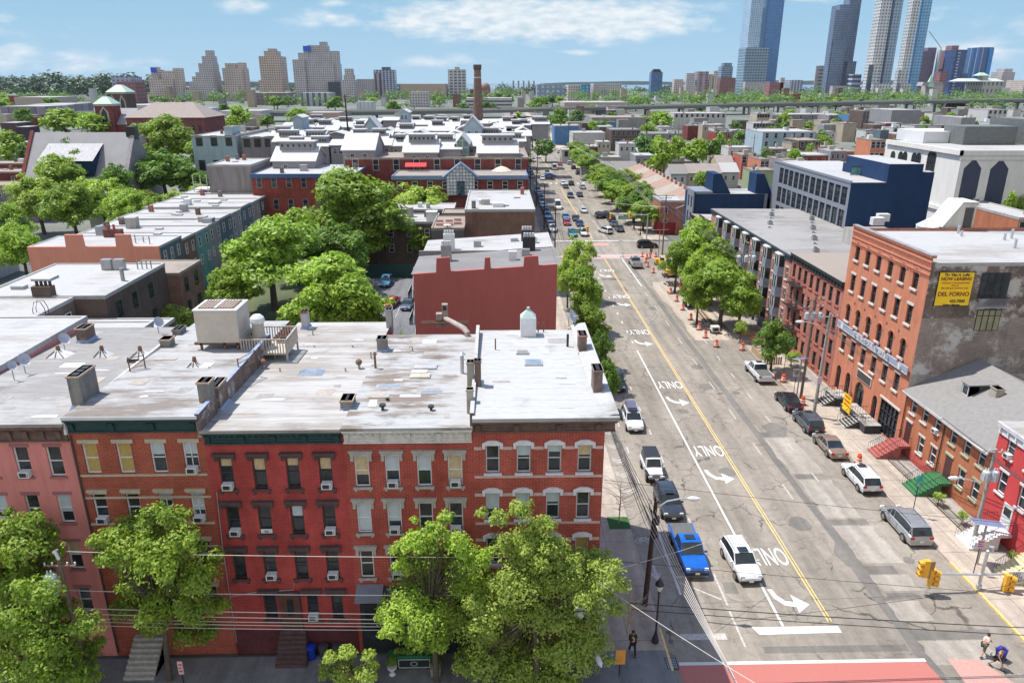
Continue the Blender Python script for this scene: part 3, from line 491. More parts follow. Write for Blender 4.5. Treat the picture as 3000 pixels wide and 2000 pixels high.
for z in(15.0,11.85,8.65):
    L=[-1.4]+[u+s*.63 for u in(-.33,1.52,3.37,5.2) for s in(-1,1)]+[6.3]
    for i in range(0,len(L),2): bb.box(L[i],L[i+1],YF-.035,YF-.002,z-.2,z,PBAND)
bb.build('stone_band',t); TF5=t
# ---- rooftop parts
def chim(t,px,py,zr,w_,d,h,m,cap=None,pots=0,x=None,y=None,name='chimney',flu=3,axis='y',base=None):
    X,Y=PZ(px,py,zr) if x is None else (x,y); c=MB(); c.box(X-w_/2,X+w_/2,Y-d/2,Y+d/2,zr-.6,zr+h,m); c.box(X-w_/2-.05,X+w_/2+.05,Y-d/2-.05,Y+d/2+.05,zr+h-.12,zr+h,cap or m)
    if base: c.frus(X-w_/2-.25,X+w_/2+.25,Y-d/2-.25,Y+d/2+.25,zr-.3,zr+.25,.24,.24,base)
    for i in range(flu):
        k=(i+.5)/flu-.5
        if axis=='y': a,b=X,Y+k*d*.85
        else: a,b=X+k*w_*.85,Y
        s=min(w_,d)*.22 if not axis=='y' else min(w_*.3,d/flu*.3)
        c.box(a-s,a+s,b-s,b+s,zr+h,zr+h+.012,BLK)
        if pots: c.cyl(a,b,zr+h,zr+h+.45,.13,WHT if pots==2 else RUST,8)
    return c.build(name,t)
CB=brick('sooty_chimney_brick',(.20,.14,.115),(.14,.10,.09),stain=((.36,.35,.34),.8,.55)); CC=stucco('cement_render',(.24,.23,.21),.3,1.,.3); CAP=P('cement_cap',(.40,.31,.24),.85,.2,4); FL=P('blue_grey_flashing',(.22,.28,.42),.6,.25,3)
z=17.0
chim(TF2,*rg(9,800,560),16.9,.7,1.9,2.1,CC,CAP,base=FL); chim(TF2,*rg(9,1915,560),17.1,.7,.9,1.5,CC,CAP); chim(TF3,*rg(9,2030,600),16.3,.55,1.5,1.7,CB,CAP,base=FL,flu=4); chim(TF4,*rg(10,850,610),16.2,.75,1.1,.75,CC,CAP,base=FL,flu=4)
chim(TF4,*rg(10,1165,85),15.9,.7,.9,1.1,CC,base=FL); chim(TF5,*rg(11,775,465),16.9,.55,1.2,1.7,CB,P('brick_cap',(.2,.13,.11)),base=RF5); chim(TF5,*rg(11,640,100),16.8,.55,1.2,1.5,CB,P('red_cap',(.33,.16,.12)),base=RF5)
chim(TF5,*rg(10,2040,420),16.9,.4,.5,1.9,CB,flu=3); chim(TF4,*rg(10,1975,440),16.4,.45,.6,2.0,stucco('tan_render',(.40,.37,.31))); chim(TF4,*rg(10,1970,680),16.2,.4,.4,1.8,stucco('tan_render',(.4,.37,.31)),flu=0)
chim(TF1,*rg(9,1555,115),16.2,.75,.9,1.3,CC,CAP,flu=0); chim(TF3,*rg(10,255,90),15.9,.5,1.1,1.0,CC,CAP,base=FL); chim(TF3,*rg(10,90,120),15.7,.6,.8,.9,CC,flu=2); chim(TF3,*rg(6,460,1440),15.8,.5,.9,1.5,stucco('white_chimney',(.6,.6,.6)),P('rust_cap',(.2,.1,.07)),base=FL); chim(TF4,*rg(6,1230,1430),15.8,.5,.7,1.6,GREYM)
chim(TF1,*rg(5,1660,1550),16.2,.6,1.2,1.0,CC,flu=3); chim(TF1,*rg(5,800,1560),16.3,.8,1.3,1.2,CB,CAP,base=FL)
def part(t,name,fn): m=MB(); fn(m); return m.build(name,t)
def at(n,x,y,z): return PZ(*rg(n,x,y),z)
SKG=glassm('skylight_glass',(.22,.26,.32),.15,.2); CURB=P('grey_curb',(.35,.35,.37),.7)
def skylight(t,n,x,y,zr,w_,d,h=.22,kind='flat',gm=None):
    X,Y=at(n,x,y,zr); m=MB()
    if kind=='flat': m.box(X-w_/2,X+w_/2,Y-d/2,Y+d/2,zr-.2,zr+h,CURB); m.box(X-w_/2+.07,X+w_/2-.07,Y-d/2+.07,Y+d/2-.07,zr+h,zr+h+.02,gm or SKG)
    elif kind=='hatch': m.box(X-w_/2,X+w_/2,Y-d/2,Y+d/2,zr-.2,zr+h,gm or WHT)
    elif kind=='dome': m.box(X-w_/2,X+w_/2,Y-d/2,Y+d/2,zr-.2,zr+h,WHT); m.frus(X-w_/2+.1,X+w_/2-.1,Y-d/2+.1,Y+d/2-.1,zr+h,zr+h+.28,w_*.28,d*.28,SKG)
    else: m.box(X-w_/2,X+w_/2,Y-d/2,Y+d/2,zr-.2,zr+.1,BLK); m.frus(X-w_/2+.05,X+w_/2-.05,Y-d/2+.05,Y+d/2-.05,zr+.1,zr+h,w_*.42,d*.30,P('wired_glass',(.58,.56,.54),.4)); 
    if kind=='pyr':
        for s in(-1,1):
            for k in range(3): m.tube([(X+s*w_*.42*(k-1)*.9,Y-d/2+.05,zr+.12),(X+s*w_*.07*(k-1),Y-d*.18,zr+h+.02)],.025,BLK,4)
        if h>.5: m.cyl(X,Y,zr+h,zr+h+.35,.16,RUST,8,.12)
    return m.build('skylight' if kind!='hatch' else 'roof_hatch',t)
skylight(TF1,9,550,150,16.3,1.9,1.4,.6,'pyr'); skylight(TF1,9,950,150,16.3,1.4,1.1,.6,'pyr'); skylight(TF1,9,670,235,16.4,1.5,.8,.15,'hatch'); skylight(TF2,9,1560,190,16.7,1.0,.7,.15); skylight(TF2,9,1325,325,16.9,1.1,.8,.15); skylight(TF2,9,1800,265,16.7,1.7,1.3,.65,'pyr'); skylight(TF2,9,1750,345,16.9,1.3,.5,.12,'hatch')
skylight(TF3,10,510,320,15.9,2.1,1.4,.2,'dome'); skylight(TF3,10,385,385,15.95,1.5,.5,.15,'hatch'); skylight(TF4,10,1350,245,15.9,.9,.85,.15); skylight(TF4,10,1560,265,15.9,1.6,.8,.3,'flat',CURB); skylight(TF4,10,1755,225,15.9,.8,.8,.12); skylight(TF4,10,1510,345,16,1.4,.8,.28,'flat',TAN); skylight(TF4,10,1220,425,16.1,1.6,.5,.15); skylight(TF4,10,1615,480,16.15,1.5,.55,.15); skylight(TF5,11,195,205,16.9,1.25,1.1,.15); skylight(TF5,11,95,110,16.85,.9,.7,.15,'flat',RFG)
skylight(TF2,9,1300,150,16.7,1.6,1.1,.55,'pyr')
def pipe(t,n,x,y,zr,h,r=.06,m=None,kind='stub'):
    X,Y=at(n,x,y,zr); b=MB(); mm=m or GLINT
    b.cyl(X,Y,zr-.3,zr+h,r,mm,8)
    if kind=='cap': b.cyl(X,Y,zr+h-.05,zr+h+.16,r*2.1,mm,10,r*.6)
    if kind=='turbine': b.ball(X,Y,zr+h+.18,.24,RUST); b.box(X-.75,X+.75,Y-.35,Y+.35,zr-.1,zr+.12,WHT)
    if kind=='mush': b.cyl(X,Y,zr+h,zr+h+.12,r*2.4,BLK,10); b.cyl(X,Y,zr-.05,zr+.06,r*3,BLK,10)
    if kind=='hook': b.tube([(X,Y,zr+h-.02),(X-.05,Y,zr+h+.12),(X-.18,Y,zr+h+.16),(X-.26,Y,zr+h+.02)],r,mm,6)
    return b.build('vent_pipe',t)
for a in [(TF3,10,540,80,15.7,.4),(TF3,10,890,80,15.7,.45),(TF3,10,225,300,15.9,.5),(TF3,10,825,300,15.9,.5),(TF3,10,175,180,15.8,.5),(TF4,10,1060,180,15.8,.75)]: pipe(*a)
pipe(TF3,10,75,270,15.9,.5,.09,GREYM,'turbine'); pipe(TF3,10,950,270,15.9,.5,.09,GREYM,'turbine'); pipe(TF4,10,1100,270,15.9,1.3,.08,RUST,'cap'); pipe(TF4,10,1895,310,16,1.6,.13,GALV,'cap'); pipe(TF4,10,1165,640,16.3,.35,.09,BLK,'mush'); pipe(TF4,10,1610,645,16.3,.3,.08,BLK,'mush'); pipe(TF4,10,1440,100,15.8,.35,.05,None,'hook'); pipe(TF5,10,2200,80,16.8,.9,.05,RUST); pipe(TF5,7,240,1480,16.75,.8,.05,RUST); pipe(TF5,7,290,1480,16.75,.8,.05,RUST); pipe(TF4,6,525,1520,15.7,.6,.05,GREYM,'hook'); pipe(TF2,9,1640,260,16.8,.25,.06); pipe(TF2,9,1925,275,16.8,.35,.06); pipe(TF5,11,510,50,16.8,1.0,.09,BLK); pipe(TF4,10,1210,560,16.2,.2,.05,BLK,'mush')
def vat(m):
    X,Y=at(7,150,1520,16.8); m.box(X-.6,X+.6,Y-.05,Y+1.1,16.3,18.25,P('white_metal',(.62,.63,.66),.5,.15,2)); m.frus(X-.6,X+.6,Y-.05,Y+1.1,18.25,18.75,.45,.42,P('verdigris',(.35,.45,.42),.6)); m.cyl(X,Y+.5,18.75,19.0,.12,P('verdigris',(.35,.45,.42)),8)
part(TF5,'roof_ventilator',vat)
def dish(t,n,x,y,zr,r=.42,tilt=.5,h=.9):
    X,Y=at(n,x,y,zr); b=MB(); b.tube([(X,Y,zr-.1),(X,Y,zr+h)],.035,GREYM,5); c=Vector((X+.15,Y-.15,zr+h+.1)); d=Vector((.75,-.4,tilt)).normalized(); u=d.cross(Vector((0,0,1))).normalized(); v=d.cross(u); dm=P('dish_grey',(.40,.42,.48),.5,.1)
    R=[[c+d*(.10*(k/3)**2*2)*r*2+(u*math.cos(a)+v*math.sin(a)*1.12)*r*k/3 for a in [2*PI*i/14 for i in range(14)]] for k in range(1,4)]; n0=len(b.v)
    b.face(R[0],dm)
    for A,B2 in zip(R,R[1:]):
        for i in range(14): b.face([A[i],A[(i+1)%14],B2[(i+1)%14],B2[i]],dm)
    b.tube([c,c+d*.45+Vector((0,0,-.1))],.02,GREYM,4); b.tube([(X,Y,zr+h),c],.03,GREYM,4); return b.build('satellite_dish',t)
for a in [(TF1,9,235,290,16.6),(TF1,9,130,345,16.7,.3),(TF1,9,600,90,16.4),(TF5,7,520,1420,17.0,.5,.4,.7),(TF1,5,1460,1500,16.2)]: dish(*a)
# railings / debris of old roof ladders between houses 2 and 3
def rail(m):
    A=at(*m.pa,16.9); B=at(*m.pb,16.9)
    for X,Y in(A,B): m.tube([(X,Y,16.7),(X,Y,18.1)],.045,RUST,5)
    for z in(17.3,17.7,18.0): m.tube([(*A,z),(*B,z)],.03,RUST,4)
for a,b in[((9,1200,300),(9,1340,265)),((9,2200,310),(9,2350,225))]:
    m=MB(); m.pa,m.pb=a,b; rail(m); m.build('roof_railing',TF2)
def pw(m):
    m.box(-17.35,-17.1,YF-.4,52.8,16.0,17.5,CB,skip='b',top=FL)
part(TF3,'party_wall',pw)
def pw2(m):
    m.box(-1.6,-1.35,YF-.3,55,16.2,17.35,CB,skip='b',top=RF5)
part(TF5,'party_wall',pw2)
part(TF1,'party_wall',lambda m:m.box(-25.0,-24.85,YF-.3,52,16.2,17.1,WHT,skip='b'))
# the big beige rooftop unit and timber deck behind the crimson house
BEI=P('beige_sheet_metal',(.47,.42,.36),.6,.1,1.2); LOUV=gridm('louvred_steel',(.55,.50,.46),(.22,.2,.19),.35,99,.5,1.)
x0,y0=at(5,1815,1570,17.6); x1,_=at(5,2200,1570,17.6)
t=thing('rooftop_unit','large beige louvred rooftop equipment box beside a timber roof deck','rooftop unit',((x0+x1)/2,y0+1.5,16.2),off=True)
def ru(m):
    z0=17.5; z1=19.9; m.box(x0,x1,y0,y0+2.6,z0,z1,BEI); m.box(x0-.06,x1+.06,y0-.06,y0+2.66,z1,z1+.1,WHT); n=6
    m.box(x0+.25,x1-.25,y0+.25,y0+2.35,z1+.1,z1+.16,RUST)
    for i in range(12): m.box(x0+.25+(x1-x0-.5)*i/12,x0+.3+(x1-x0-.5)*i/12,y0+.25,y0+2.35,z1+.16,z1+.2,BEI)
    m.box((x0+x1)/2-.08,(x0+x1)/2+.08,y0+.2,y0+2.4,z1+.16,z1+.22,WHT)
part(t,'casing',ru); part(t,'support_frame',lambda m:[m.box(x0+a,x0+a+.15,y0+b,y0+b+.15,16.0,17.5,RUST) for a in(.1,1.8,x1-x0-.3) for b in(.1,2.3)]+[m.box(x0-.3,x1+.3,y0+.1,y0+.3,17.3,17.5,RUST),m.box(x0-.3,x1+.3,y0+2.2,y0+2.4,17.3,17.5,RUST)])
DECK=P('grey_timber',(.40,.36,.31),.85,.25,3); t=thing('roof_deck','small grey timber roof deck with slatted railing beside the beige rooftop unit','deck',(x1+1.5,y0+1.5,16),off=True)
def dk(m):
    a,b,c,d=x1+.1,x1+3.4,y0-.2,y0+2.8; m.box(a,b,c,d,16.6,16.75,DECK)
    for y in(c,d): m.box(a,b,y-.04,y+.04,17.75,17.83,DECK); [m.box(a+.2*i,a+.2*i+.08,y-.02,y+.02,16.75,17.75,DECK) for i in range(int((b-a)/.2)+1)]
    for x in(a,b): m.box(x-.04,x+.04,c,d,17.72,17.8,DECK); [m.box(x-.02,x+.02,c+.2*i,c+.2*i+.08,16.75,17.75,DECK) for i in range(int((d-c)/.2)+1)]
    for x in(a,b-.1): 
        for y in(c,d-.1): m.box(x,x+.12,y,y+.12,15.4,16.6,DECK)
part(t,'deck_and_railing',dk)
X,Y=x1+1.0,y0+1.3; t=thing('cylinder_vent','tall round timber clad roof vent with domed white cap on the roof deck','vent',(X,Y,16.8),off=True)
part(t,'shaft',lambda m:m.lathe(X,Y,[(.5,16.76),(.48,17.6),(.42,18.6)],DECK,14)); part(t,'dome_cap',lambda m:m.lathe(X,Y,[(.5,18.6),(.55,18.75),(.5,19.0),(.3,19.2),(.02,19.25)],WHT,14))
# duct work on roof 4 back
def duct(m):
    a=at(6,1700,1400,15.9); b=at(6,1940,1540,15.9); BD=P('brown_duct',(.30,.24,.21),.6,.2); m.box(a[0]-.4,a[0]+.1,a[1]-.3,a[1]+.3,15.6,16.8,BD); m.box(a[0]+.12,a[0]+.6,a[1]-.2,a[1]+.3,15.6,17.6,BD); m.box(a[0]+.2,a[0]+.52,a[1]-.21,a[1]-.2,17.1,17.5,BLK)
    m.tube([(a[0]+.3,a[1],16.35),(b[0]-.3,b[1]+1.2,16.35),(b[0],b[1]+.8,16.1),(b[0],b[1]+.6,15.5)],.24,BD,10); 
    for k in range(3): m.box(a[0]-1.6,b[0],a[1]-.9+.3*k,a[1]-.84+.3*k,16.1,16.2,RUST)
part(TF4,'ventilation_duct',duct)

# worn patches, tar seams and loose cables laid on the front roofs
TAR=P('tar_patch',(.10,.095,.09),.8,.3,3); PAT=[P('patch_grey',(.27,.255,.24),.8,.25,3),P('patch_white',(.46,.46,.45),.8,.15,3),P('patch_tan',(.33,.29,.25),.8,.2,3)]
def roofz(x0,x1,y1,zt,low,y): return zt-low*(y-(YF-.4))/(y1-(YF-.4))
rp=random.Random(15)
for T_,x0,x1,y1,zt,low,n in[(TF1,-34,-25,58.5,16.9,.7,14),(TF2,-24.6,-17.5,58.6,17.35,.7,18),(TF3,-16.9,-9.3,61,16.42,.7,18),(TF4,-8.9,-1.7,57.3,16.5,.7,22),(TF5,-1.1,5.6,55.6,17.2,.5,9)]:
    for i in range(n):
        m=MB(); w_=rp.uniform(.3,1.6); d=rp.uniform(.06,.5) if i%3 else rp.uniform(.5,1.2); x=rp.uniform(x0+.3,x1-w_-.2); y=rp.uniform(YF+.6,y1-d-.5); k=[(x+rp.uniform(-.08,.08),y+rp.uniform(-.05,.05)),(x+w_*.5,y+rp.uniform(-.09,.03)),(x+w_,y+rp.uniform(-.05,.05)),(x+w_+rp.uniform(-.1,.1),y+d),(x+w_*.45,y+d+rp.uniform(-.03,.09)),(x,y+d)]
        m.face([(a,b,roofz(x0,x1,y1,zt,low,b)+.006+.0012*i) for a,b in k],rp.choice(PAT if T_ is not TF5 else PAT[:2])); m.build('roof_patch',T_)
# ================================================================ trees
L1=leafm('leaf_bright',(.13,.21,.028),(.38,.50,.075)); L2=leafm('leaf_mid',(.12,.20,.028),(.34,.46,.07)); L3=leafm('leaf_yellowish',(.19,.27,.045),(.46,.55,.12)); L4=leafm('leaf_dark',(.07,.14,.028),(.22,.34,.06)); L5=leafm('leaf_far',(.06,.125,.035),(.16,.26,.065),.25)
BARK=P('bark',(.09,.07,.055),.9,.3,5,bump=.4); TWIG=P('pale_twigs',(.36,.27,.19),.85,.25,4)
def leafmesh(seed,lobes,n,size,mat,shell=.45,flat_=.88,extra=None):
    """many small leaf clumps spread through a set of lobes"""
    r=np.random.default_rng(seed); lob=np.array(lobes,float); w=lob[:,3]**2; idx=r.choice(len(lob),n,p=w/w.sum())
    # each lobe is broken up into sprays so the outline stays uneven
    d=r.normal(size=(n,3)); d/=np.linalg.norm(d,axis=1)[:,None]; d[:,2]=np.where(d[:,2]<-.35,-d[:,2]*.6,d[:,2])
    rad=lob[idx,3]*(shell+(1-shell)*r.random(n)**.55)
    spk=r.normal(size=(len(lob)*14,3)); spk/=np.linalg.norm(spk,axis=1)[:,None]; sp=spk.reshape(len(lob),14,3)[idx]; dt=np.max(np.einsum('nij,nj->ni',sp,d),axis=1)
    rad*=.52+.64*np.clip((dt-.6)/.4,0,1)
    c=lob[idx,:3]+d*rad[:,None]*np.array([1,1,flat_])
    nrm=d*.8+r.normal(size=(n,3))*.42+np.array([0,0,.35]); nrm/=np.linalg.norm(nrm,axis=1)[:,None]
    a=np.cross(nrm,r.normal(size=(n,3))); a/=np.linalg.norm(a,axis=1)[:,None]; b=np.cross(nrm,a); s=(size*(.55+.9*r.random(n)))[:,None]
    V=np.stack([c-a*s,c-b*s*.5,c+a*s,c+b*s*.5],1).reshape(-1,3)
    me=bpy.data.meshes.new('crown'); me.vertices.add(n*4); me.vertices.foreach_set('co',V.ravel().astype(np.float32)); me.loops.add(n*4); me.loops.foreach_set('vertex_index',np.arange(n*4,dtype=np.int32)); me.polygons.add(n); me.polygons.foreach_set('loop_start',np.arange(0,n*4,4,dtype=np.int32)); me.polygons.foreach_set('loop_total',np.full(n,4,dtype=np.int32))
    me.materials.append(mat); me.update(); me.validate(); return me
def lobeset(seed,rx,ry,rz,cz,k,lr):
    r=random.Random(seed); L=[]
    for i in range(k):
        t=2*PI*i/k*2.4+r.uniform(-.4,.4); e=r.uniform(-.6,1.)*PI/2*.9; q=r.uniform(.55,.85); s=r.uniform(.75,1.25)*lr
        L.append((rx*q*math.cos(t)*math.cos(e),ry*q*math.sin(t)*math.cos(e),cz+rz*q*math.sin(e),s))
    L.append((0,0,cz,lr*1.25)); return L+[(l[0]+r.uniform(-.8,.8)*l[3],l[1]+r.uniform(-.8,.8)*l[3],l[2]+r.uniform(-.5,.8)*l[3],l[3]*r.uniform(.28,.55)) for l in L for _ in(0,1,2)]
def trunkmesh(seed,h,r0,lobes,bare=0):
    m=MB(); r=random.Random(seed); top=h*.62; bend=(r.uniform(-.25,.25),r.uniform(-.2,.2)); pts=[(0,0,0),(bend[0]*.3,bend[1]*.3,top*.35),(bend[0],bend[1],top*.75),(bend[0]*1.2,bend[1]*1.2,top)]
    m.tube(pts,[r0*1.25,r0,r0*.8,r0*.5],BARK,8)
    for i,l in enumerate(lobes[:10]):
        z=top*r.uniform(.5,.95); a=Vector((bend[0],bend[1],z)); b=Vector(l[:3]); mid=a.lerp(b,.5)+Vector((0,0,.3)); m.tube([a,mid,b],[r0*.45,r0*.28,r0*.1],BARK,5)
    return m.mesh('trunk')
PROT={}
def proto(kind):
    if kind in PROT: return PROT[kind]
    # unit tree: height 10 m, crown radius about 4 m
    K=dict(near1=(1,L1,15,1.65,26000,.17,.5),near2=(2,L3,15,1.6,24000,.16,.5),near3=(3,L2,16,1.6,24000,.16,.5),mid1=(4,L1,16,1.45,15000,.20,.5),mid2=(5,L2,16,1.45,15000,.20,.5),mid3=(6,L3,14,1.45,15000,.20,.5),mid4=(7,L4,15,1.45,15000,.20,.5),small=(8,L3,8,1.5,4200,.22,.4),far1=(9,L5,9,2.0,1500,.55,.6),far2=(10,L4,9,2.0,1400,.58,.6),far3=(11,L1,8,2.0,1300,.6,.6),far4=(12,L2,10,1.9,1500,.55,.6))[kind]
    sd,mt,k,lr,n,sz,sh=K; lb=lobeset(sd,4.0,4.0,3.9,5.7,k+6,lr); PROT[kind]=(leafmesh(sd,lb,n,sz,mt,sh),trunkmesh(sd,10,.24,lb)); return PROT[kind]
def tree(kind,label,x,y,h,r,rz=None,group=None,cat='tree',name='tree',z=0,lean=None,ch=None):
    """h height, r crown radius; crown and trunk are parts"""
    c,t=proto(kind); T=thing(name,label,cat,(x,y,z),0,group); rz=rz if rz is not None else (x*7.3+y*3.1)%6.28
    o=link('crown',c,T,(0,0,0),rz); s=r/4.6; o.scale=(s,s,h/10.2)
    q=link('trunk',t,T,(0,0,0),rz); q.scale=(s,s,h/10.2); return T
def ptree(kind,label,px,py,wpx,zc,h=None,**k):
    """tree whose crown centre is seen at px,py, wpx wide, crown centre zc metres up"""
    x,y=PZ(px,py,zc); d=y*CP+(H-zc)*SP; r=wpx/2*d/FPX; return tree(k.pop('kd',kind),label,x,y,h or zc+r*.85,r,**k)
def ltree(label,base,Y,lobes,n,size,mat,seed,hz=None,r0=.16,jy=1.6,gs=1.16):
    """street tree whose crown is described by its main boughs"""
    r=random.Random(seed); L=[]
    for ox,oy,q in lobes:
        y=Y+r.uniform(-jy,jy); x,z=PY(ox/.784,oy/.784,y); L.append((x-base[0],y-base[1],max(.9,z-.13),q*gs))
    L+=[(l[0]+r.uniform(-.8,.8)*l[3],l[1]+r.uniform(-.9,.9)*l[3],l[2]+r.uniform(-.6,.8)*l[3],l[3]*r.uniform(.25,.5)) for l in L for _ in(0,1,2,3)]
    T=thing('tree',label,'tree',(base[0],base[1],.13)); link('crown',leafmesh(seed,L,n,size,mat,.35,.95),T,(0,0,0)); m=MB(); top=max(l[2] for l in L); c=Vector((sum(l[0] for l in L)/len(L),sum(l[1] for l in L)/len(L),top*.45))
    m.tube([(0,0,0),(c.x*.25,c.y*.2,top*.22),tuple(c)],[r0*1.2,r0,r0*.7],BARK,8)
    for l in L: b=Vector(l[:3]); mid=c.lerp(b,.5)+Vector((r.uniform(-.4,.4),r.uniform(-.3,.3),-.35)); m.tube([c*.85,mid,c.lerp(b,.85)],[r0*.3,r0*.15,.012],BARK,5)
    m.build('trunk',T,(0,0,0)); return T
# ================================================================ cars
TYRE=P('tyre_rubber',(.02,.02,.02),.85,.2); RIM=P('alloy_rim',(.45,.46,.48),.3,.1,metal=.8); CG=glassm('car_glass',(.02,.028,.032),.05,.3); HLM=P('headlight_lens',(.65,.67,.70),.1,.05); TLM=P('taillight_red',(.42,.02,.02),.2,.1); TRIM=P('black_trim',(.02,.02,.022),.5,.1); PLATE=P('number_plate',(.62,.60,.50),.5,.1)
PR={'white':paint('paint_white',(.62,.63,.64),0,.25),'silver':paint('paint_silver',(.42,.44,.46),.6,.3),'black':paint('paint_black',(.018,.018,.024),.3,.2),'grey':paint('paint_grey',(.11,.125,.16),.5,.3),'gold':paint('paint_gold',(.36,.29,.24),.6,.3),'blue':paint('paint_blue',(.01,.13,.50),.35,.25),'navy':paint('paint_navy',(.02,.035,.10),.4,.25),'red':paint('paint_red',(.42,.02,.025),.3,.25),'maroon':paint('paint_maroon',(.20,.03,.035),.4,.3),'teal':paint('paint_light_blue',(.10,.30,.50),.4,.3),'dgrey':paint('paint_dark_grey',(.05,.055,.065),.5,.3)}
# stations: (y, half width, z belt, z roof or None, roof half width, z bottom)
def carmesh(kind,col):
    L,W,prof=dict(
     sedan=(4.8,.91,[(-2.40,.72,.60,None),(-2.30,.84,.80,None),(-1.75,.90,.93,None),(-1.45,.91,.95,.97),(-.75,.91,.94,1.40),(.0,.91,.93,1.45),(.55,.91,.92,1.38),(1.15,.90,.91,.95),(1.6,.89,.88,None),(2.2,.82,.74,None),(2.40,.70,.58,None)]),
     suv=(4.65,.94,[(-2.32,.80,.75,None),(-2.25,.90,1.02,1.10),(-1.9,.93,1.07,1.58),(-1.2,.94,1.08,1.68),(.0,.94,1.06,1.70),(.45,.94,1.05,1.60),(1.05,.93,1.03,1.08),(1.5,.92,1.0,None),(2.15,.86,.88,None),(2.33,.74,.66,None)]),
     van=(5.15,1.0,[(-2.57,.88,.8,None),(-2.5,.96,1.05,1.15),(-2.2,.99,1.10,1.68),(-1.2,1.0,1.10,1.76),(.3,1.0,1.08,1.76),(.8,1.0,1.06,1.62),(1.55,.98,1.02,1.06),(2.2,.92,.88,None),(2.55,.76,.64,None)]),
     cargo=(5.8,1.0,[(-2.9,.98,1.3,2.45),(-2.0,1.0,1.35,2.55),(.0,1.0,1.35,2.6),(1.2,1.0,1.3,2.5),(1.9,.98,1.15,1.2),(2.6,.92,1.0,None),(2.9,.8,.7,None)]),
     pickup=(5.9,1.0,[(-2.95,.95,1.10,None),(-2.9,.99,1.12,None),(-.75,1.0,1.14,None),(-.72,1.0,1.14,1.20),(-.5,1.0,1.14,1.80),(.2,1.0,1.13,1.90),(.75,1.0,1.12,1.82),(1.35,.99,1.12,1.16),(2.4,.97,1.06,None),(2.85,.92,.95,None),(2.95,.86,.7,None)]),
     jeep=(4.3,.84,[(-2.1,.80,1.05,1.1),(-2.08,.83,1.08,1.80),(-1.0,.84,1.10,1.86),(.2,.84,1.10,1.86),(.45,.84,1.08,1.80),(.75,.82,1.08,1.12),(1.0,.74,1.07,None),(1.9,.66,1.02,None),(2.0,.64,.6,None)]))[kind]
    zb=.32 if kind not in('pickup','jeep') else .48; zg=.30
    b=MB(); body=col; secs=[]
    for y,w_,zbelt,zr in prof:
        wl=w_*.94; zm=zb+(zbelt-zb)*.45; secs.append([(-wl,y,zb),(-w_,y,zm),(-w_*.97,y,zbelt-.04),(-w_*.90,y,zbelt),(0,y,zbelt+.03),(w_*.90,y,zbelt),(w_*.97,y,zbelt-.04),(w_,y,zm),(wl,y,zb)])
    for A,B in zip(secs,secs[1:]):
        for i in range(8): b.face([A[i],A[i+1],B[i+1],B[i]],body)
        b.face([A[0],B[0],B[8],A[8]],TRIM)
    b.face(secs[0],body); b.face(secs[-1],body)
    # roof panel + pillars
    top=[(y,w_,zbt,zr) for y,w_,zbt,zr in prof if zr]; G=MB(); R=[]
    for y,w_,zbt,zr in top:
        k=(zr-zbt)/(max(q[3]-q[2] for q in top)); rw=w_*(.90-.14*k); R.append((y,w_*.895,zbt,zr,rw))
    for (y,w1,zb1,z1,r1),(y2,w2,zb2,z2,r2) in zip(R,R[1:]):
        G.face([(-w1,y,zb1-.01),(-r1,y,z1),(-r2,y2,z2),(-w2,y2,zb2-.01)],CG); G.face([(w1,y,zb1-.01),(r1,y,z1),(r2,y2,z2),(w2,y2,zb2-.01)],CG)
        steep=abs(z2-z1)>.3*abs(y2-y)
        if steep or (kind=='jeep' and 0): G.face([(-r1,y,z1),(r1,y,z1),(r2,y2,z2),(-r2,y2,z2)],CG)
        else: b.face([(-r1-.0,y,z1+.012),(0,y,z1+.035),(r1,y,z1+.012),(r2,y2,z2+.012),(0,y2,z2+.035),(-r2,y2,z2+.012)] ,body)
        for s in(-1,1): b.tube([(s*r1,y,z1),(s*r2,y2,z2)],.035,body,4)
    G.face([(-R[0][1],R[0][0],R[0][2]),(R[0][1],R[0][0],R[0][2]),(R[0][4],R[0][0],R[0][3]),(-R[0][4],R[0][0],R[0][3])],CG)
    hi=[r for r in R if r[3]-r[2]>.35]; ps=[hi[0],hi[-1]]+([hi[len(hi)//2]] if len(hi)>2 else [])
    for r in ps:
        for s in(-1,1): b.tube([(s*r[1]*1.01,r[0]+(.12 if r is hi[0] else 0),r[2]-.02),(s*(r[4]+.012),r[0],r[3])],.04,body if kind!='suv' else TRIM,4)
    rb=R[0]
    for s in(-1,1): b.tube([(s*rb[1],rb[0],rb[2]),(s*hi[0][4],hi[0][0],hi[0][3])],.05,body,4); b.tube([(s*R[-1][1],R[-1][0],R[-1][2]),(s*hi[-1][4],hi[-1][0],hi[-1][3])],.045,body,4)
    hy=L/2
    if kind=='pickup': b.box(-.86,.86,-2.86,-.80,1.0,1.215,P('tonneau_cover',(.10,.10,.10),.7),skip='b'); b.box(-.98,.98,-2.9,-2.86,.9,1.17,body); [b.box(s*.9-.09,s*.9+.09,-2.9,-.8,1.10,1.18,body) for s in(-1,1)]
    if kind in('suv','van'): [b.tube([(s*.62,-1.7,1.70 if kind=='suv' else 1.76),(s*.66,-.9,1.78 if kind=='suv' else 1.84),(s*.66,.0,1.80 if kind=='suv' else 1.84),(s*.62,.35,1.66 if kind=='suv' else 1.8)],.02,TRIM,4) for s in(-1,1)]
    if kind in('suv','pickup'): b.box(-.38,.38,-.15,.45,(1.735 if kind=='suv' else 1.91),(1.75 if kind=='suv' else 1.945),CG)
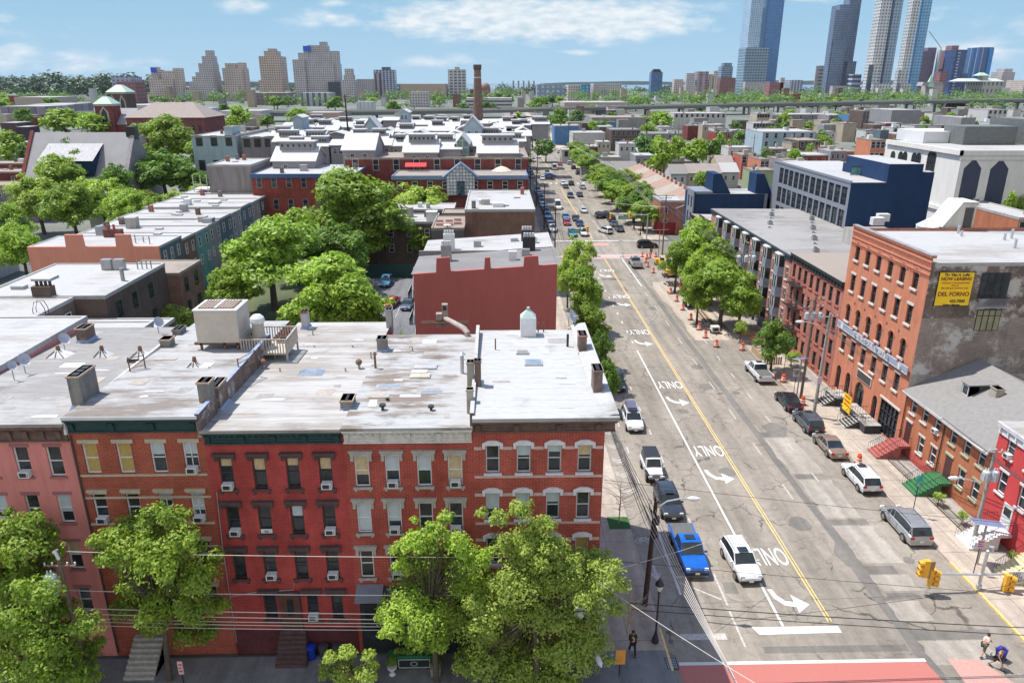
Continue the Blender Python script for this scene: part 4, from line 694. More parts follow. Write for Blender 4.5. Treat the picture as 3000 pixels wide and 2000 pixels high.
    if kind=='jeep': b.face([(-.7,-2.0,1.915),(.7,-2.0,1.915),(.7,.25,1.915),(-.7,.25,1.915)],TRIM); b.tube([(0,-2.35,1.0),(0,-2.1,1.0)],.38,TYRE,14); [b.box(s*.62 if s>0 else -.95,.95 if s>0 else -.62,.95,2.0,.92,.98,TRIM) for s in(-1,1)]; [b.box(-.28+.1*i,-.23+.1*i,2.0,2.01,.66,.95,TRIM) for i in range(6)]
    # bumpers, grille
    b.box(-W*.86,W*.86,hy-.06,hy+.03,zb-.02,zb+.16,TRIM if kind in('suv','jeep','pickup') else body); b.box(-W*.88,W*.88,-hy-.03,-hy+.08,zb,zb+.2,TRIM if kind in('suv','jeep') else body)
    if kind!='jeep': b.box(-W*.52,W*.52,hy-.16,hy-.0,zb+.2,zb+.36,TRIM); b.box(-W*.5,W*.5,hy,hy+.012,zb+.27,zb+.30,RIM)
    for s in(-1,1):
        for y in(-L*.30,L*.31): b.tube([(s*(W-.02),y,.34),(s*(W+.015),y,.34)],.40,TRIM,14)
    for y in(-.45,.55): 
        for s in(-1,1): b.box(s*W-.004 if s>0 else -W-.006,s*W+.006 if s>0 else -W+.004,y-.008,y+.008,zb+.1,prof[4][2]-.06,TRIM)
    wm=MB(); wm.tube([(-.12,0,0),(.12,0,0)],.34,TYRE,18); rm=MB(); rm.tube([(-.13,0,0),(.13,0,0)],.22,RIM,10); 
    for k in range(5): a=2*PI*k/5; rm.box(-.14,.14,math.cos(a)*.12-.03,math.cos(a)*.12+.03,math.sin(a)*.12-.03,math.sin(a)*.12+.03,TRIM)
    hl=MB(); hl.frus(-.19,.19,-.10,.06,-.07,.07,.05,.02,HLM); tl=MB(); tl.box(-.15,.15,-.05,.06,-.10,.10,TLM); mr=MB(); mr.frus(-.11,.11,-.07,.07,-.06,.08,.02,.02,col); pl=MB(); pl.box(-.17,.17,-.012,.012,-.07,.07,PLATE)
    M_=dict(body=b.mesh('body'),glass=G.mesh('windows'),wheel=wm.mesh('wheel'),rim=rm.mesh('rim'),headlight=hl.mesh('headlight'),taillight=tl.mesh('taillight'),mirror=mr.mesh('wing_mirror'),number_plate=pl.mesh('number_plate'))
    hz=dict(sedan=.66,suv=.80,van=.78,cargo=.8,pickup=.92,jeep=.82)[kind]
    return M_,L,W,zb,hz,prof
CARP={}
def car(kind,col,label,x,y,rz=0,group=None,name=None,far=False,cat=None):
    """rz 0 = nose towards +y (away from the camera)"""
    k=(kind,col)
    nm={'sedan':'parked_car','suv':'parked_suv','van':'minivan','cargo':'cargo_van','pickup':'pickup_truck','jeep':'off_road_car'}[kind]; ct={'pickup':'pickup truck','van':'minivan','cargo':'van'}.get(kind,'car')
    if k not in CARP:
        M_,L,W,zb,hz,prof=carmesh(kind,PR[col]); T=thing(name or nm,label,cat or ct,(x,y,.0),rz,group)
        link('body',M_['body'],T,(0,0,0)); link('windows',M_['glass'],T,(0,0,0))
        for s in(-1,1):
            for yy in(-L*.30,L*.31):
                w_=link('wheel',M_['wheel'],T,(s*(W-.10),yy,.34)); link('rim',M_['rim'],w_,(0,0,0))
            link('headlight',M_['headlight'],T,(s*W*.70,L/2-.10,hz)); link('taillight',M_['taillight'],T,(s*W*.78,-L/2+.03,hz+.12)); link('wing_mirror',M_['mirror'],T,(s*(W+.10),L*.17,prof[-4][2]+.06))
            
        link('number_plate',M_['number_plate'],T,(0,-L/2-.045,zb+.28)); link('number_plate',M_['number_plate'],T,(0,L/2+.045,zb+.12))
        CARP[k]=T; return T
    c=copy_tree(CARP[k]); c.location=(x,y,0); c.rotation_euler=(0,0,rz); c['label']=label; c['category']=cat or ct; c.name=name or nm
    if group: c['group']=group
    elif 'group' in c: del c['group']
    return c
# ================================================================ vehicles
G1='vehicles parked along the left kerb'; G2='vehicles parked along the right kerb'; G3='vehicles on the road past the crossing'
def carf(kind,col,label,n,x,y,face='to',group=None,X=None,dy=None,rz=None,**k):
    """n,x,y: ground point of the near end"""
    gx,gy=PZ(*rg(n,x,y)); L={'sedan':4.8,'suv':4.65,'van':5.15,'cargo':5.8,'pickup':5.9,'jeep':4.3}[kind]
    return car(kind,col,label,X if X is not None else gx,gy+L/2,(PI if face=='to' else 0) if rz is None else rz,group,**k)
carf('suv','white','white estate car with a dark roof box parked facing us behind the boxy off-road car',11,1130,850,X=14.75,group=G1)
b=MB(); b.frus(-.55,.55,-1.1,1.1,0,.35,.08,.1,P('roof_box_grey',(.09,.09,.14),.4)); o=b.build('roof_box',None,(14.7,PZ(*rg(11,1130,850))[1]+3.1,1.79)); tag(o,'dark grey roof box strapped on top of the white estate car','roof box')
carf('jeep','white','white boxy off-road car with dark hard top and spare wheel, left kerb',11,1300,1320,X=14.75,group=G1)
carf('suv','dgrey','dark grey car parked nose to us between the boxy off-roader and the blue pickup',15,1500,95,X=14.95,group=G1)
carf('pickup','blue','bright blue pickup truck parked nearest the corner on the left kerb',15,1680,625,X=14.95,group=G1)
carf('suv','black','black car half hidden under the street trees on the left kerb',11,990,480,X=14.6,group=G1)
carf('suv','white','white crossover driving towards us beside the white lane line',15,2180,680,rz=PI+.05,name='moving_suv')
carf('van','silver','silver minivan with roof rails, nearest of the cars parked on the right',16,1420,330,'away',X=34.0,group=G2)
carf('suv','white','white crossover with black roof rails parked on the right behind the silver minivan',12,940,1420,'away',X=33.9,group=G2)
carf('sedan','gold','pale gold sedan parked on the right opposite the green stoop',12,640,1100,'away',X=33.8,group=G2)
carf('suv','grey','slate grey hatchback parked between the gold sedan and the black sedan',12,430,870,'away',X=33.75,group=G2)
carf('sedan','black','black sedan parked beside the power pole with the orange barrel',12,240,665,'away',X=33.75,group=G2)
carf('pickup','white','white pickup truck parked on the right by the leafy round tree',12,20,400,'away',X=33.3,group=G2)
carf('pickup','silver','silver pickup truck standing beside the orange barrels near the crossing',7,1155,905,'away',group=None)
x,y=PZ(*rg(7,1250,715)); car('suv','black','black car crossing the far junction sideways',x,y+1,-PI/2+.0)
carf('suv','white','white car turning away just past the junction',7,870,590,rz=.45,group=G3)
F=[('suv','teal','light blue car waiting at the far junction under the green street sign',560,615,'to'),('suv','white','white car waiting at the far junction beside the light blue one',670,610,'to'),('sedan','red','red car second in the queue at the far junction',510,510,'to'),('sedan','teal','light blue sedan behind the red car in the queue',500,455,'to'),('sedan','navy','navy sedan in the middle of the queue at the far junction',630,520,'to'),('sedan','dgrey','dark grey sedan behind the navy one in the queue',595,470,'to'),('cargo','white','white cargo van driving towards the far junction',425,365,'to'),('sedan','white','white sedan driving away beyond the junction',665,395,'away'),('suv','navy','navy blue car driving towards us before the queue',542,258,'to'),('sedan','dgrey','dark sedan driving away on the far road',628,245,'away'),('sedan','white','small white sedan farther up the road',475,140,'to'),('suv','black','small black car farther up the road beside the white one',548,140,'away'),('sedan','black','black sedan just before the small white one',498,168,'to')]
for k,c,l,x,y,f in F: carf(k,c,l,7,x,y,f,group=G3)
for k,c,l,x,y in [('suv','black','black car parked on the right under the far street trees',805,445),('suv','dgrey','dark grey car parked beside the black one under the far street trees',870,440),('sedan','dgrey','dark grey sedan parked on the right just past the junction',1000,570),('sedan','grey','slate grey sedan parked behind the dark grey one past the junction',950,525),('sedan','silver','silver sedan parked at the edge of the far trees',655,175),('suv','dgrey','grey car in the shade of the far trees',925,480)]: carf(k,c,l,7,x,y,'away',group=G2)
x,y=PZ(*rg(7,340,90)); car('sedan','black','black sedan crossing the second far junction sideways',x,y+1,PI/2); x,y=PZ(*rg(7,350,65)); car('sedan','blue','bright blue car crossing behind the black sedan at the second far junction',x,y+2,PI/2)
random.seed(8); cols=['white','silver','dgrey','teal','black','grey','white','silver','navy','maroon','white','teal']
for i in range(12): car(['suv','sedan','sedan','suv'][i%4],cols[i],'%s car, %s in the left kerb row beyond the far junction'%({'dgrey':'dark grey','teal':'light blue'}.get(cols[i],cols[i]),['first','second','third','fourth','fifth','sixth','seventh','eighth','ninth','tenth','eleventh','last'][i]),14.2,183+i*6.3,PI,'row of parked cars beyond the far junction')
for i in range(14): car(['suv','sedan'][i%2],cols[i%12],'small distant %s car parked far up the %s of the main road'%({'dgrey':'dark grey','teal':'light blue'}.get(cols[i%12],cols[i%12]),'right' if i%2 else 'left'),14.2 if i%2 else 33.5,284+i*9.5,PI*(i%2),'distant parked cars up the main road')
for i in range(12): car(['sedan','suv','cargo'][i%3] if i%3<2 else 'cargo',['white','silver','black','red'][i%4] if i%3<2 else 'white','small distant car driving far up the main road',[18,21,25,29][i%4],286+i*17,PI if i%4<2 else 0,'distant traffic up the main road')
for k,c,l,n,x,y,r_ in [('suv','teal','dark teal car with pale blue windscreen in the shaded back lot',6,1180,1080,PI),('sedan','red','dark red sedan in the back lot beside the maroon wall',6,1235,1275,PI-.15),('sedan','grey','grey sedan next to the dark red one in the back lot',6,1385,1295,PI-.1)]: carf(k,c,l,n,x,y,rz=r_)
# ================================================================ construction barrels
ORG=P('safety_orange',(.75,.12,.03),.5,.1); REF=P('reflective_white',(.75,.75,.75),.4,.05)
def mk_barrel():
    T=thing('traffic_barrel','orange and white construction barrel','barrel',(0,0,0)); m=MB(); m.lathe(0,0,[(.42,.0),(.42,.07),(.32,.08)],TYRE,14); m.build('base',T)
    m=MB(); z=.08; 
    for i,(c,h) in enumerate([(ORG,.2),(REF,.14),(ORG,.14),(REF,.14),(ORG,.18),(ORG,.12)]): r=.31-.018*i; m.lathe(0,0,[(r,z),(r-.012,z+h),(r-.02,z+h)],c,14); z+=h
    m.box(-.16,.16,-.03,.03,z,z+.12,ORG); m.build('drum',T); return T
BR=None; BL=[(7,1247,885),(7,1297,940),(7,1455,1130),(7,1512,1200),(7,1568,1280),(7,1640,1370),(7,1718,1462),(7,1775,1535),(11,1875,50),(11,2115,80),(12,137,380),(12,315,590),(12,828,1135),(7,1195,795),(7,1238,810),(7,1265,800),(7,1318,795),(7,1228,845),(7,1800,1245)]
LB=['nearest the silver pickup truck','standing alone left of the yellow digger','beside the red portable toilet','first of the two left of the skid loader','second of the two left of the skid loader','left of the long timbers','left of the grey rubble pile','in front of the compressor','at the near end of the works by the timber fence','wrapped beside the young tree at the end of the works','behind the white pickup truck under the green sign','on the pavement edge beside the black sedan','on the pavement beside the white crossover','leftmost by the far corner of the works','second from left by the far corner','tallest of the cluster at the far corner','rightmost of the cluster at the far corner','behind the silver pickup truck tailgate','on the right of the skid loader bucket']
for (n,x,y),l in zip(BL,LB):
    gx,gy=PZ(*rg(n,x,y)); 
    if BR is None: BR=mk_barrel(); c=BR
    else: c=copy_tree(BR)
    c.location=(gx,gy,.13 if gx>35.2 else 0); c['label']='orange and white barrel '+l; c['group']='construction barrels'; c.name='traffic_barrel'
# ================================================================ poles, lamps, signals
WOOD=P('weathered_pole_wood',(.17,.13,.10),.9,.3,4); WOODG=P('grey_pole_wood',(.30,.29,.27),.9,.25,4); DWOOD=P('dark_pole_wood',(.05,.03,.025),.85,.3,4); WIRE=P('cable_black',(.02,.02,.022),.6,.1); WIREL=P('cable_pale',(.50,.46,.42),.6,.1)
def transformer(t,x,y,z,s=1,m=None):
    q=MB(); mm=m or P('transformer_grey',(.46,.50,.54),.5,.12,4); q.lathe(x,y,[(.30*s,z),(.32*s,z+.1),(.32*s,z+.95*s),(.24*s,z+1.05*s),(.02,z+1.1*s)],mm,14)
    for k in range(10): a=2*PI*k/10; q.box(x+.33*s*math.cos(a)-.02,x+.33*s*math.cos(a)+.02,y+.33*s*math.sin(a)-.02,y+.33*s*math.sin(a)+.02,z+.1,z+.8*s,mm)
    q.cyl(x+.1,y,z+1.0*s,z+1.3*s,.05,WHT,6); q.cyl(x-.1,y,z+1.0*s,z+1.3*s,.05,WHT,6); return q.build('transformer',t)
def cobra(t,x,y,z,dx,dy,m=None):
    q=MB(); mm=m or GALV; q.tube([(x,y,z-.6),(x+dx*.35,y+dy*.35,z+.1),(x+dx*.8,y+dy*.8,z+.4),(x+dx,y+dy,z+.42)],.05,mm,6); d=Vector((dx,dy,0)).normalized(); a=Vector((x+dx,y+dy,z+.42)); q.tube([a-d*.1,a+d*.15,a+d*.5,a+d*.75],[.08,.17,.16,.05],WHT,8); return q.build('lamp_arm',t)
def pole(label,x,y,h,m=WOOD,arms=((.92,0,1.1),),r=.17,lean=0,name='utility_pole',cat='utility pole',group='utility poles'):
    t=thing(name,label,cat,(x,y,0),group=group,off=True); q=MB(); q.tube([(x,y,0),(x+lean*.5,y,h*.5),(x+lean,y,h)],[r,r*.85,r*.65],m,10); q.build('pole',t)
    for k,ang,l in arms:
        q=MB(); z=h*k; c,s=math.cos(ang),math.sin(ang); q.tube([(x-c*l,y-s*l,z),(x+c*l,y+s*l,z)],.06,m,4)
        for i in(-1,-.5,.5,1): q.cyl(x+c*l*i*.95,y+s*l*i*.95,z+.05,z+.22,.05,WHT,6)
        q.build('crossarm',t)
    return t
xb,yb=PZ(*rg(15,1220,850),.13)
t=pole('tall dark wooden utility pole between the bike lane and the blue pickup',xb,yb,8.6,DWOOD,((.9,PI/2,.7),),.2,.25); cobra(t,xb+.2,yb,8.6,2.2,-.3)
q=MB(); q.box(xb+.05,xb+.5,yb-.4,yb-.1,7.0,7.6,DWOOD); q.tube([(xb+.2,yb-.3,6.9),(xb+.4,yb-.5,6.2),(xb+.2,yb-.2,5.8)],.12,BLK,6); q.build('cable_box',t)
def lampA(label,x,y,h=4.6,z=.13):
    t=thing('street_lamp',label,'street lamp',(x,y,z),group='ornate black street lamps',off=True)
    q=MB(); q.lathe(x,y,[(.22,z),(.24,z+.15),(.16,z+.5),(.09,z+.8),(.065,z+1.0),(.06,z+h-.7),(.1,z+h-.65),(.06,z+h-.5)],BLK,12); q.build('post',t)
    q=MB(); q.lathe(x,y,[(.1,z+h-.5),(.22,z+h-.2),(.25,z+h)],P('lamp_lens',(.62,.60,.58),.3),12); q.build('lantern',t); q=MB(); q.lathe(x,y,[(.3,z+h),(.26,z+h+.12),(.14,z+h+.32),(.05,z+h+.4),(.05,z+h+.5),(.01,z+h+.62)],BLK,12); q.build('lantern_cap',t); return t
lampA('ornate black lamp post on the shaded corner pavement',*PZ(*rg(15,1315,1190),.13)); lampA('ornate black lamp post among the signs by the far junction',*PZ(*rg(7,1178,590),.13),5.2); lampA('ornate black lamp post right of the far junction',*PZ(*rg(7,1120,530),.13),5.2); lampA('ornate black lamp post standing by the fence near the bay windows',*PZ(2205,935,.13),4.8); lampA('black lamp post on the left pavement by the maroon building trees',9.8,84,4.6)
# poles on the right
GP=[('wooden utility pole with cross-arm behind the white pickup truck',(12,310,520),11.5,WOOD,0),('grey wooden utility pole with cross-arm beside the black sedan',(12,420,690),11.0,WOODG,0)]
xa,ya=PZ(*rg(12,300,520),.13); t=pole(GP[0][0],xa,ya,12.6,WOOD,((.97,.15,1.2),(.90,.15,1.2)),.17,.1); [transformer(t,xa+dx,ya-.3,10.0,.8) for dx in(-.75,.0,.75)]
xc,yc=PZ(*rg(12,415,690),.13); t=pole(GP[1][0],xc,yc,12.2,WOODG,((.97,.1,1.1),),.19,.2); cobra(t,xc,yc,10.8,-2.6,.2); q=MB(); q.box(xc-.25,xc+.25,yc-.26,yc-.22,4.2,5.0,P('pale_pink_notice',(.6,.45,.5),.6)); q.build('notice',t)
xd,yd=PZ(*rg(12,2080,1640),.13); xd,yd=38.6,50.0; t=pole('wooden utility pole with two grey transformers in front of the red house',xd,yd,8.6,WOODG,((.97,0,1.05),),.17); [transformer(t,xd+dx,yd-.35,6.0,.85) for dx in(-.55,.15)]; cobra(t,xd,yd,5.6,-2.4,.1)
xe,ye=PZ(*rg(7,1380,775),.13); t=pole('wooden utility pole at the far corner of the works',xe,ye,13,WOOD,((.95,0,1.2),(.88,0,1.2)),.17); xf,yf=38.8,150
xg,yg=37.0,106; t=pole('wooden utility pole with three grey transformers among the roadside trees',xg,yg,12.0,WOOD,((.95,0,1.3),),.17); [transformer(t,xg+dx,yg-.3,10.2,.95) for dx in(-1.1,0,1.1)]
t=pole('thin wooden pole rising from the roadside trees by the bay windows',39.0,112,12.5,WOOD,((.95,PI/2,1.0),),.12)
# far left kerb poles
PL=[]
for i,(y,l) in enumerate([(150,'dark utility pole at the left of the far junction'),(185,'second dark utility pole up the left kerb'),(222,'third dark utility pole up the left kerb beside the blue cornice'),(262,'fourth dark utility pole up the left kerb')]): pole(l,12.2,y,11.5,DWOOD,((.93,0,1.3),(.86,0,1.1)),.16); PL.append((12.2,y))
for l,px,py,zt,hh in [('tall bare pole rising behind the white gabled roofs',1023,385,0,34)]:
    x,y=PZ(px,py+60,0); y=250; x,_=PY(px,py,y); pole(l,x,y,PY(1018,278,y)[1],DWOOD,((.985,0,1.2),),.35,-.6,group=None)
for l,px,pb,pt,h in [('tall grey pole in front of the pink far house',2138,475,385,8),('brown pole right of the pink far house',2203,475,395,8),('tall pole before the distant white roofs',2453,345,305,10),('pole behind the far street trees',1985,430,362,10),('thin pole left of the blue box building',1610,410,345,10),('thin pole above the small brick church',1575,470,400,10)]:
    y=PZ(px,pb,5)[1]; x=PY(px,pb,y)[0]; pole(l,x,y,PY(px,pt,y)[1],WOOD,((.93,.2,1.4),),.2)
# ---- signal mast near right
YEL=P('signal_yellow',(.72,.36,.03),.45,.1); SIGN_G=P('sign_green',(.01,.25,.17),.4,.05); SOL=P('solar_cells',(.13,.19,.32),.25,.25,6)
LRED=P('lens_red',(.20,.02,.02),.3); LGRN=P('lens_green',(.02,.12,.06),.3); LAMB=P('lens_amber',(.25,.12,.02),.3)
def sighead(t,x,y,z,d,name='signal_head',s=1.):
    q=MB(); dx,dy=d; q.box(x-.18*s,x+.18*s,y-.14*s,y+.14*s,z-.6*s,z+.6*s,YEL)
    for i,c in enumerate((LRED,LAMB,LGRN)):
        zz=z+(.4-.4*i)*s; a=Vector((x+dx*.14*s,y+dy*.14*s,zz)); e=a+Vector((dx,dy,-.25)).normalized()*.30*s; q.tube([a,e],[.18*s,.175*s],YEL,12,cap=False); q.tube([a,a+Vector((dx,dy,0))*.03],.145*s,BLK,12)
    return q.build(name,t)
mx,my=PZ(*rg(16,1930,700),.13); tz=PY(*rg(16,1940,570),my)[1]; zt_=PY(*rg(16,2000,330),my)[1]
t=thing('traffic_signal','traffic signal mast with yellow heads and a turn sign on the near right corner','traffic signal',(mx,my,.13),off=True)
q=MB(); q.cyl(mx,my,.13,.5,.2,GALV); q.tube([(mx,my,.13),(mx+.02,my,zt_-.2),(mx+.1,my,zt_+.1),(mx+.3,my,zt_+.1),(mx+.34,my,zt_-.3)],.12,GALV,10); q.build('post',t)
ax0=PY(*rg(16,1530,560),my)[0]; ax1=PY(*rg(16,2352,590),my)[0]; q=MB(); q.tube([(ax0-.6,my,tz+.15),(mx,my,tz),(ax1+1,my,tz)],.085,GALV,8); q.build('mast_arm',t)
for n,x,y,d in [(16,1500,590,(1,-.4)),(16,2190,640,(1,-.4))]: hx,hz=PY(*rg(n,x,y),my-.25); sighead(t,hx,my-.3,hz,d,s=1.15)
hx,hz=PY(*rg(16,1445,510),my-.25); sighead(t,hx,my-.3,hz,(-1,.1),s=1.15); q=MB(); q.box(hx+.14,hx+.55,my-.45,my-.4,hz-.75,hz+.65,P('signal_backplate',(.35,.17,.06),.6)); q.build('backplate',t)
sx,sz=PY(*rg(16,2285,605),my-.3); q=MB(); q.box(sx-.62,sx+.62,my-.22,my-.18,sz-.50,sz+.52,WHT); q.build('turn_sign',t); text('lettering','NO\nTURN\nON RED',.34,P('sign_black',(.02,.02,.02),.5),t,Vector((sx,my-.225,sz))-Vector(t['off']),(PI/2,0,0),1,1,.002,.006)
# solar panel poles
def solar(label,x,y,h,w_,d,tilt=.35,ang=0.):
    t=thing('solar_panel_pole',label,'solar panel',(x,y,0),group='solar panels on poles',off=True); q=MB(); q.cyl(x,y,.1,h,.08,GREYM,8); q.build('post',t); o=MB(); o.box(-w_/2,w_/2,-d/2,d/2,0,.06,P('panel_rim',(.6,.62,.66),.4),top=SOL); p_=o.build('panel',t,Vector((x,y,h+.1))-Vector(t['off'])); p_.rotation_euler=(-tilt,0,ang); return t
sx0,sy0=39.7,47.2; sxx,szz=PY(*rg(16,2010,110),47.2); solar('large tilted solar panel on a post in front of the white steps',sxx,47.2,szz,2.1,1.6,.25,-.3)
sxx,szz=PY(*rg(12,310,165),79); solar('tilted solar panel on a pole next to the utility pole and speed sign',sxx,79,szz,1.6,1.2,.25,.3); sxx,szz=PY(*rg(7,1360,548),150); solar('small tilted solar panel at the far corner of the works',sxx,150,szz,3.0,2.0,.2,.1); sxx,szz=PY(*rg(7,1110,360),195); solar('tilted blue solar panel beyond the far junction',sxx,195,szz,3.4,2.6,.35,.2)
def sign(label,x,y,h,w_,hh,m,txt=None,ts=.2,tm=None,cat='sign',z0=.13,name='street_sign',post=True,ts2=None):
    t=thing(name,label,cat,(x,y,z0),off=True); 
    if post: q=MB(); q.cyl(x,y+.04,z0,z0+h,.035,BLK,6); q.build('post',t)
    q=MB(); q.box(x-w_/2,x+w_/2,y-.02,y+.01,z0+h-hh,z0+h,m); q.build('sign_panel',t)
    if txt=='bars':
        q=MB(); [q.box(x-w_*.34,x+w_*(.34 if i%2==0 else .12),y-.028,y-.02,z0+h-hh*(.25+.25*i)-hh*.05,z0+h-hh*(.25+.25*i)+hh*.05,tm or WHT) for i in range(3)]; q.build('printed_lines',t)
    elif txt: text('lettering',txt,ts,tm or P('sign_black',(.02,.02,.02),.5),t,Vector((x,y-.025,z0+h-hh/2))-Vector(t['off']),(PI/2,0,0),1,1,.002,.004)
    return t
x,y=PZ(*rg(12,235,490),.13); sign('black and white speed limit sign reading 25 beside the black sedan',x,y,3.3,.75,.95,WHT,'SPEED\nLIMIT\n25',.27)
x,y=PZ(*rg(12,1325,1600),.13); t=sign('small green bike route sign with a round green disc above it, by the green stoop',x,y,3.3,.6,.45,SIGN_G,'bars',.18,WHT); q=MB(); q.tube([(x,y-.03,3.75),(x,y,3.75)],.26,P('sign_teal',(.02,.33,.35),.4),16); q.build('disc',t)
x,y=PZ(*rg(12,140,330),.13); sign('small green street sign above the barrel behind the white pickup truck',x,y,5.2,1.6,1.3,SIGN_G,'bars',.34,WHT)
x,y=PZ(*rg(16,1890,560),.13); sign('small white notice sign with red and blue print behind the near signal post',x,y,3.0,.55,.75,P('notice_pink',(.6,.35,.38),.5),'bars',.13,P('notice_blue',(.05,.15,.3),.5))
x,y=PZ(520,1980,.13); sx,sz=PY(529,1955,36.4); sign('small red and white parking notice on a thin pole by the shaded pavement',sx,36.4,sz-.13+.5,.32,1.0,P('notice_pale_red',(.62,.42,.42),.5),'bars',.12,P('notice_red',(.4,.05,.05),.5))
x,z=PY(*rg(15,995,1350),36.4); sign('orange notice board on a leaning post at the left corner',x,36.4,z+.6,.62,1.1,P('ochre_board',(.62,.28,.06),.6))
for n,x,y,w_,l,pl in [(7,575,553,2.6,'teal green street name sign hanging over the queue of cars',156),(7,1027,428,2.6,'teal green street name sign over the parked cars past the junction',172)]:
    sx,sz=PY(*rg(n,x,y),pl); 
    t=thing('traffic_signal',('nearer' if pl==156 else 'farther')+' far junction signal mast with a green street name sign','traffic signal',(sx,pl,0),off=True); bx=12.0 if pl==156 else PY(*rg(7,1250,400),pl)[0]
    q=MB(); q.cyl(bx,pl,0,sz+.8,.14,GALV,8); q.build('post',t); e=PY(*rg(7,690,530),pl)[0] if pl==156 else PY(*rg(7,905,405),pl)[0]; q=MB(); q.tube([(bx,pl,sz+.55),(e,pl,sz+.75)],.09,GALV,8); q.build('mast_arm',t); sighead(t,e,pl-.2,sz+.4,(.2,-1),s=1.2)
    if pl==172: sighead(t,PY(*rg(7,1078,405),pl)[0],pl-.2,sz+.5,(.2,-1),s=1.2)
    q=MB(); q.box(sx-w_/2,sx+w_/2,pl-.15,pl-.1,sz-.45,sz+.35,SIGN_G); q.build('street_name_panel',t); q=MB(); q.box(sx-w_*.36,sx+w_*.36,pl-.17,pl-.15,sz-.12,sz+.04,WHT); q.build('printed_line',t)
# lamp hanging in the big tree and the pole of the corner tree
xh,yh=10.3,36.9; hx,hz=PY(1728,1675,yh); t=pole('grey utility pole with a white transformer rising out of the big corner tree',hx,yh,hz+0,WOODG,(),.13); transformer(t,hx-.55,yh,hz-3.2,.95,P('transformer_pale',(.60,.66,.68),.4,.1,4)); cobra(t,hx,yh,hz-4.8,.35,-2.2)
hx2,hz2=PY(165,1610,35.6); t=pole('brown utility pole with a pale blue transformer between the two left trees',hx2,35.6,hz2,WOOD,((.90,0,.9),),.16); transformer(t,hx2-.5,35.3,hz2-2.6,1.1,P('transformer_blue',(.42,.52,.60),.4,.1,4)); q=MB(); q.tube([(hx2-.1,35.5,hz2-.1),(hx2+.1,35.3,hz2+.15),(hx2+.3,35.2,hz2-.35)],.09,WHT,8); q.build('insulator',t)
# ---- wires
def wire(label,pts,r=.022,m=WIRE,sag=.5,group='overhead cables'):
    q=MB(); P_=[]
    for a,b in zip(pts,pts[1:]):
        a=Vector(a); b=Vector(b)
        for i in range(13 if b is not a else 1):
            f_=i/12; p_=a.lerp(b,f_); p_.z-=sag*4*f_*(1-f_); P_.append(p_)
    q.tube(P_,r,m,4); return tag(q.build('overhead_cable'),label,'cable',group)
def wp(px,py,y): x,z=PY(px,py,y); return (x,y,z)
YW=36.6
for i,(ya,yb_,r_,w2) in enumerate([(1617,1631,.02,0),(1731,1741,.03,0),(1783,1801,.035,1),(1799,1817,.035,1),(1812,1826,.03,1),(1821,1836,.03,1),(1832,1845,.03,1)]):
    y=YW+.12*i; wire('pale cable %s across the brick fronts, left to right'%['highest','second from top','third of seven','fourth of seven','fifth of seven','sixth of seven','lowest of seven'][i],[wp(-60,ya-12,y),wp(700,ya+9,y),wp(1690,yb_,y)],r_,WIREL,.06)
for i,(a,b) in enumerate([((1840,1765),(3050,1840)),((1850,1784),(3050,1862)),((1690,1631),(3050,1745)),((2150,1820),(3050,1700))]):
    wire(['upper thick dark cable','lower thick dark cable','thin dark cable','rising thin cable'][i]+' crossing the road at lower right',[wp(*a,YW),wp(*b,YW)],[.035,.03,.016,.016][i],WIRE,.12)
wire('thin dark cable crossing the road above the white crossover',[wp(1770,1405,45),wp(3050,1540,45)],.016,WIRE,.15)
for i in range(6):
    a=(xb+.2-.12*i,yb,8.0-.22*i); wire('dark cable in the bundle running beside the corner building, strand '+['one','two','three','four','five','six'][i],[(7.6+.25*i,73,10.2-.15*i),a],.022,WIRE,.3)
    wire('pale cable from the dark pole down to the lower edge, strand '+['one','two','three','four','five','six'][i],[a,(xb+1.6+.2*i,22,7.9-.2*i)],.02,WIREL,.35)
wire('pale cable sloping from the corner pole to the lower right',[(hx,yh,hz-.3),(xb+4.0,24,9)],.018,WIREL,.2); wire('pale cable from the corner pole to the dark pole',[(hx,yh,hz-.3),(17.6,45,hz-2.6)],.018,WIREL,.2)
for i in range(5):
    wire('dark cable along the right pavement, strand '+['one','two','three','four','five'][i],[(xe+.3*i-.6,ye,12.2-.5*(i//2)),(xg+.3*i-.6,yg,11.2-.5*(i//2)),(xa+.3*i-.6,ya,11.9-.5*(i//2)),(xc+.3*i-.6,yc,11.4-.5*(i//2)),(xd+.3*i-.6,yd,8.1-.4*(i//2)),(38.6+.3*i,18,9-.4*(i//2))],.02,WIRE,.5)
for i in range(4):
    wire('dark cable along the left kerb past the far junction, strand '+['one','two','three','four'][i],[(12.2-.6+.4*i,135,7),(12.2-.6+.4*i,150,10.6),(12.2-.6+.4*i,185,10.6),(12.2-.6+.4*i,222,10.6),(12.2-.6+.4*i,262,10.6)],.03,WIRE,.6)
wire('cable crossing high over the far junction',[(12.2,150,9.5),(39,160,9.3)],.03,WIRE,.6); wire('pale cable crossing over the queue of cars',[(12.2,185,10),(xe,ye,10.5)],.03,WIREL,.8)
for i in range(3): wire('pale cable of the bundle over the far street trees, strand '+['one','two','three','four','five'][i],[(37+.4*i,172,7.5),(36+.5*i,215,11.5),(30+.3*i,300,12)],.022,WIREL,.5)
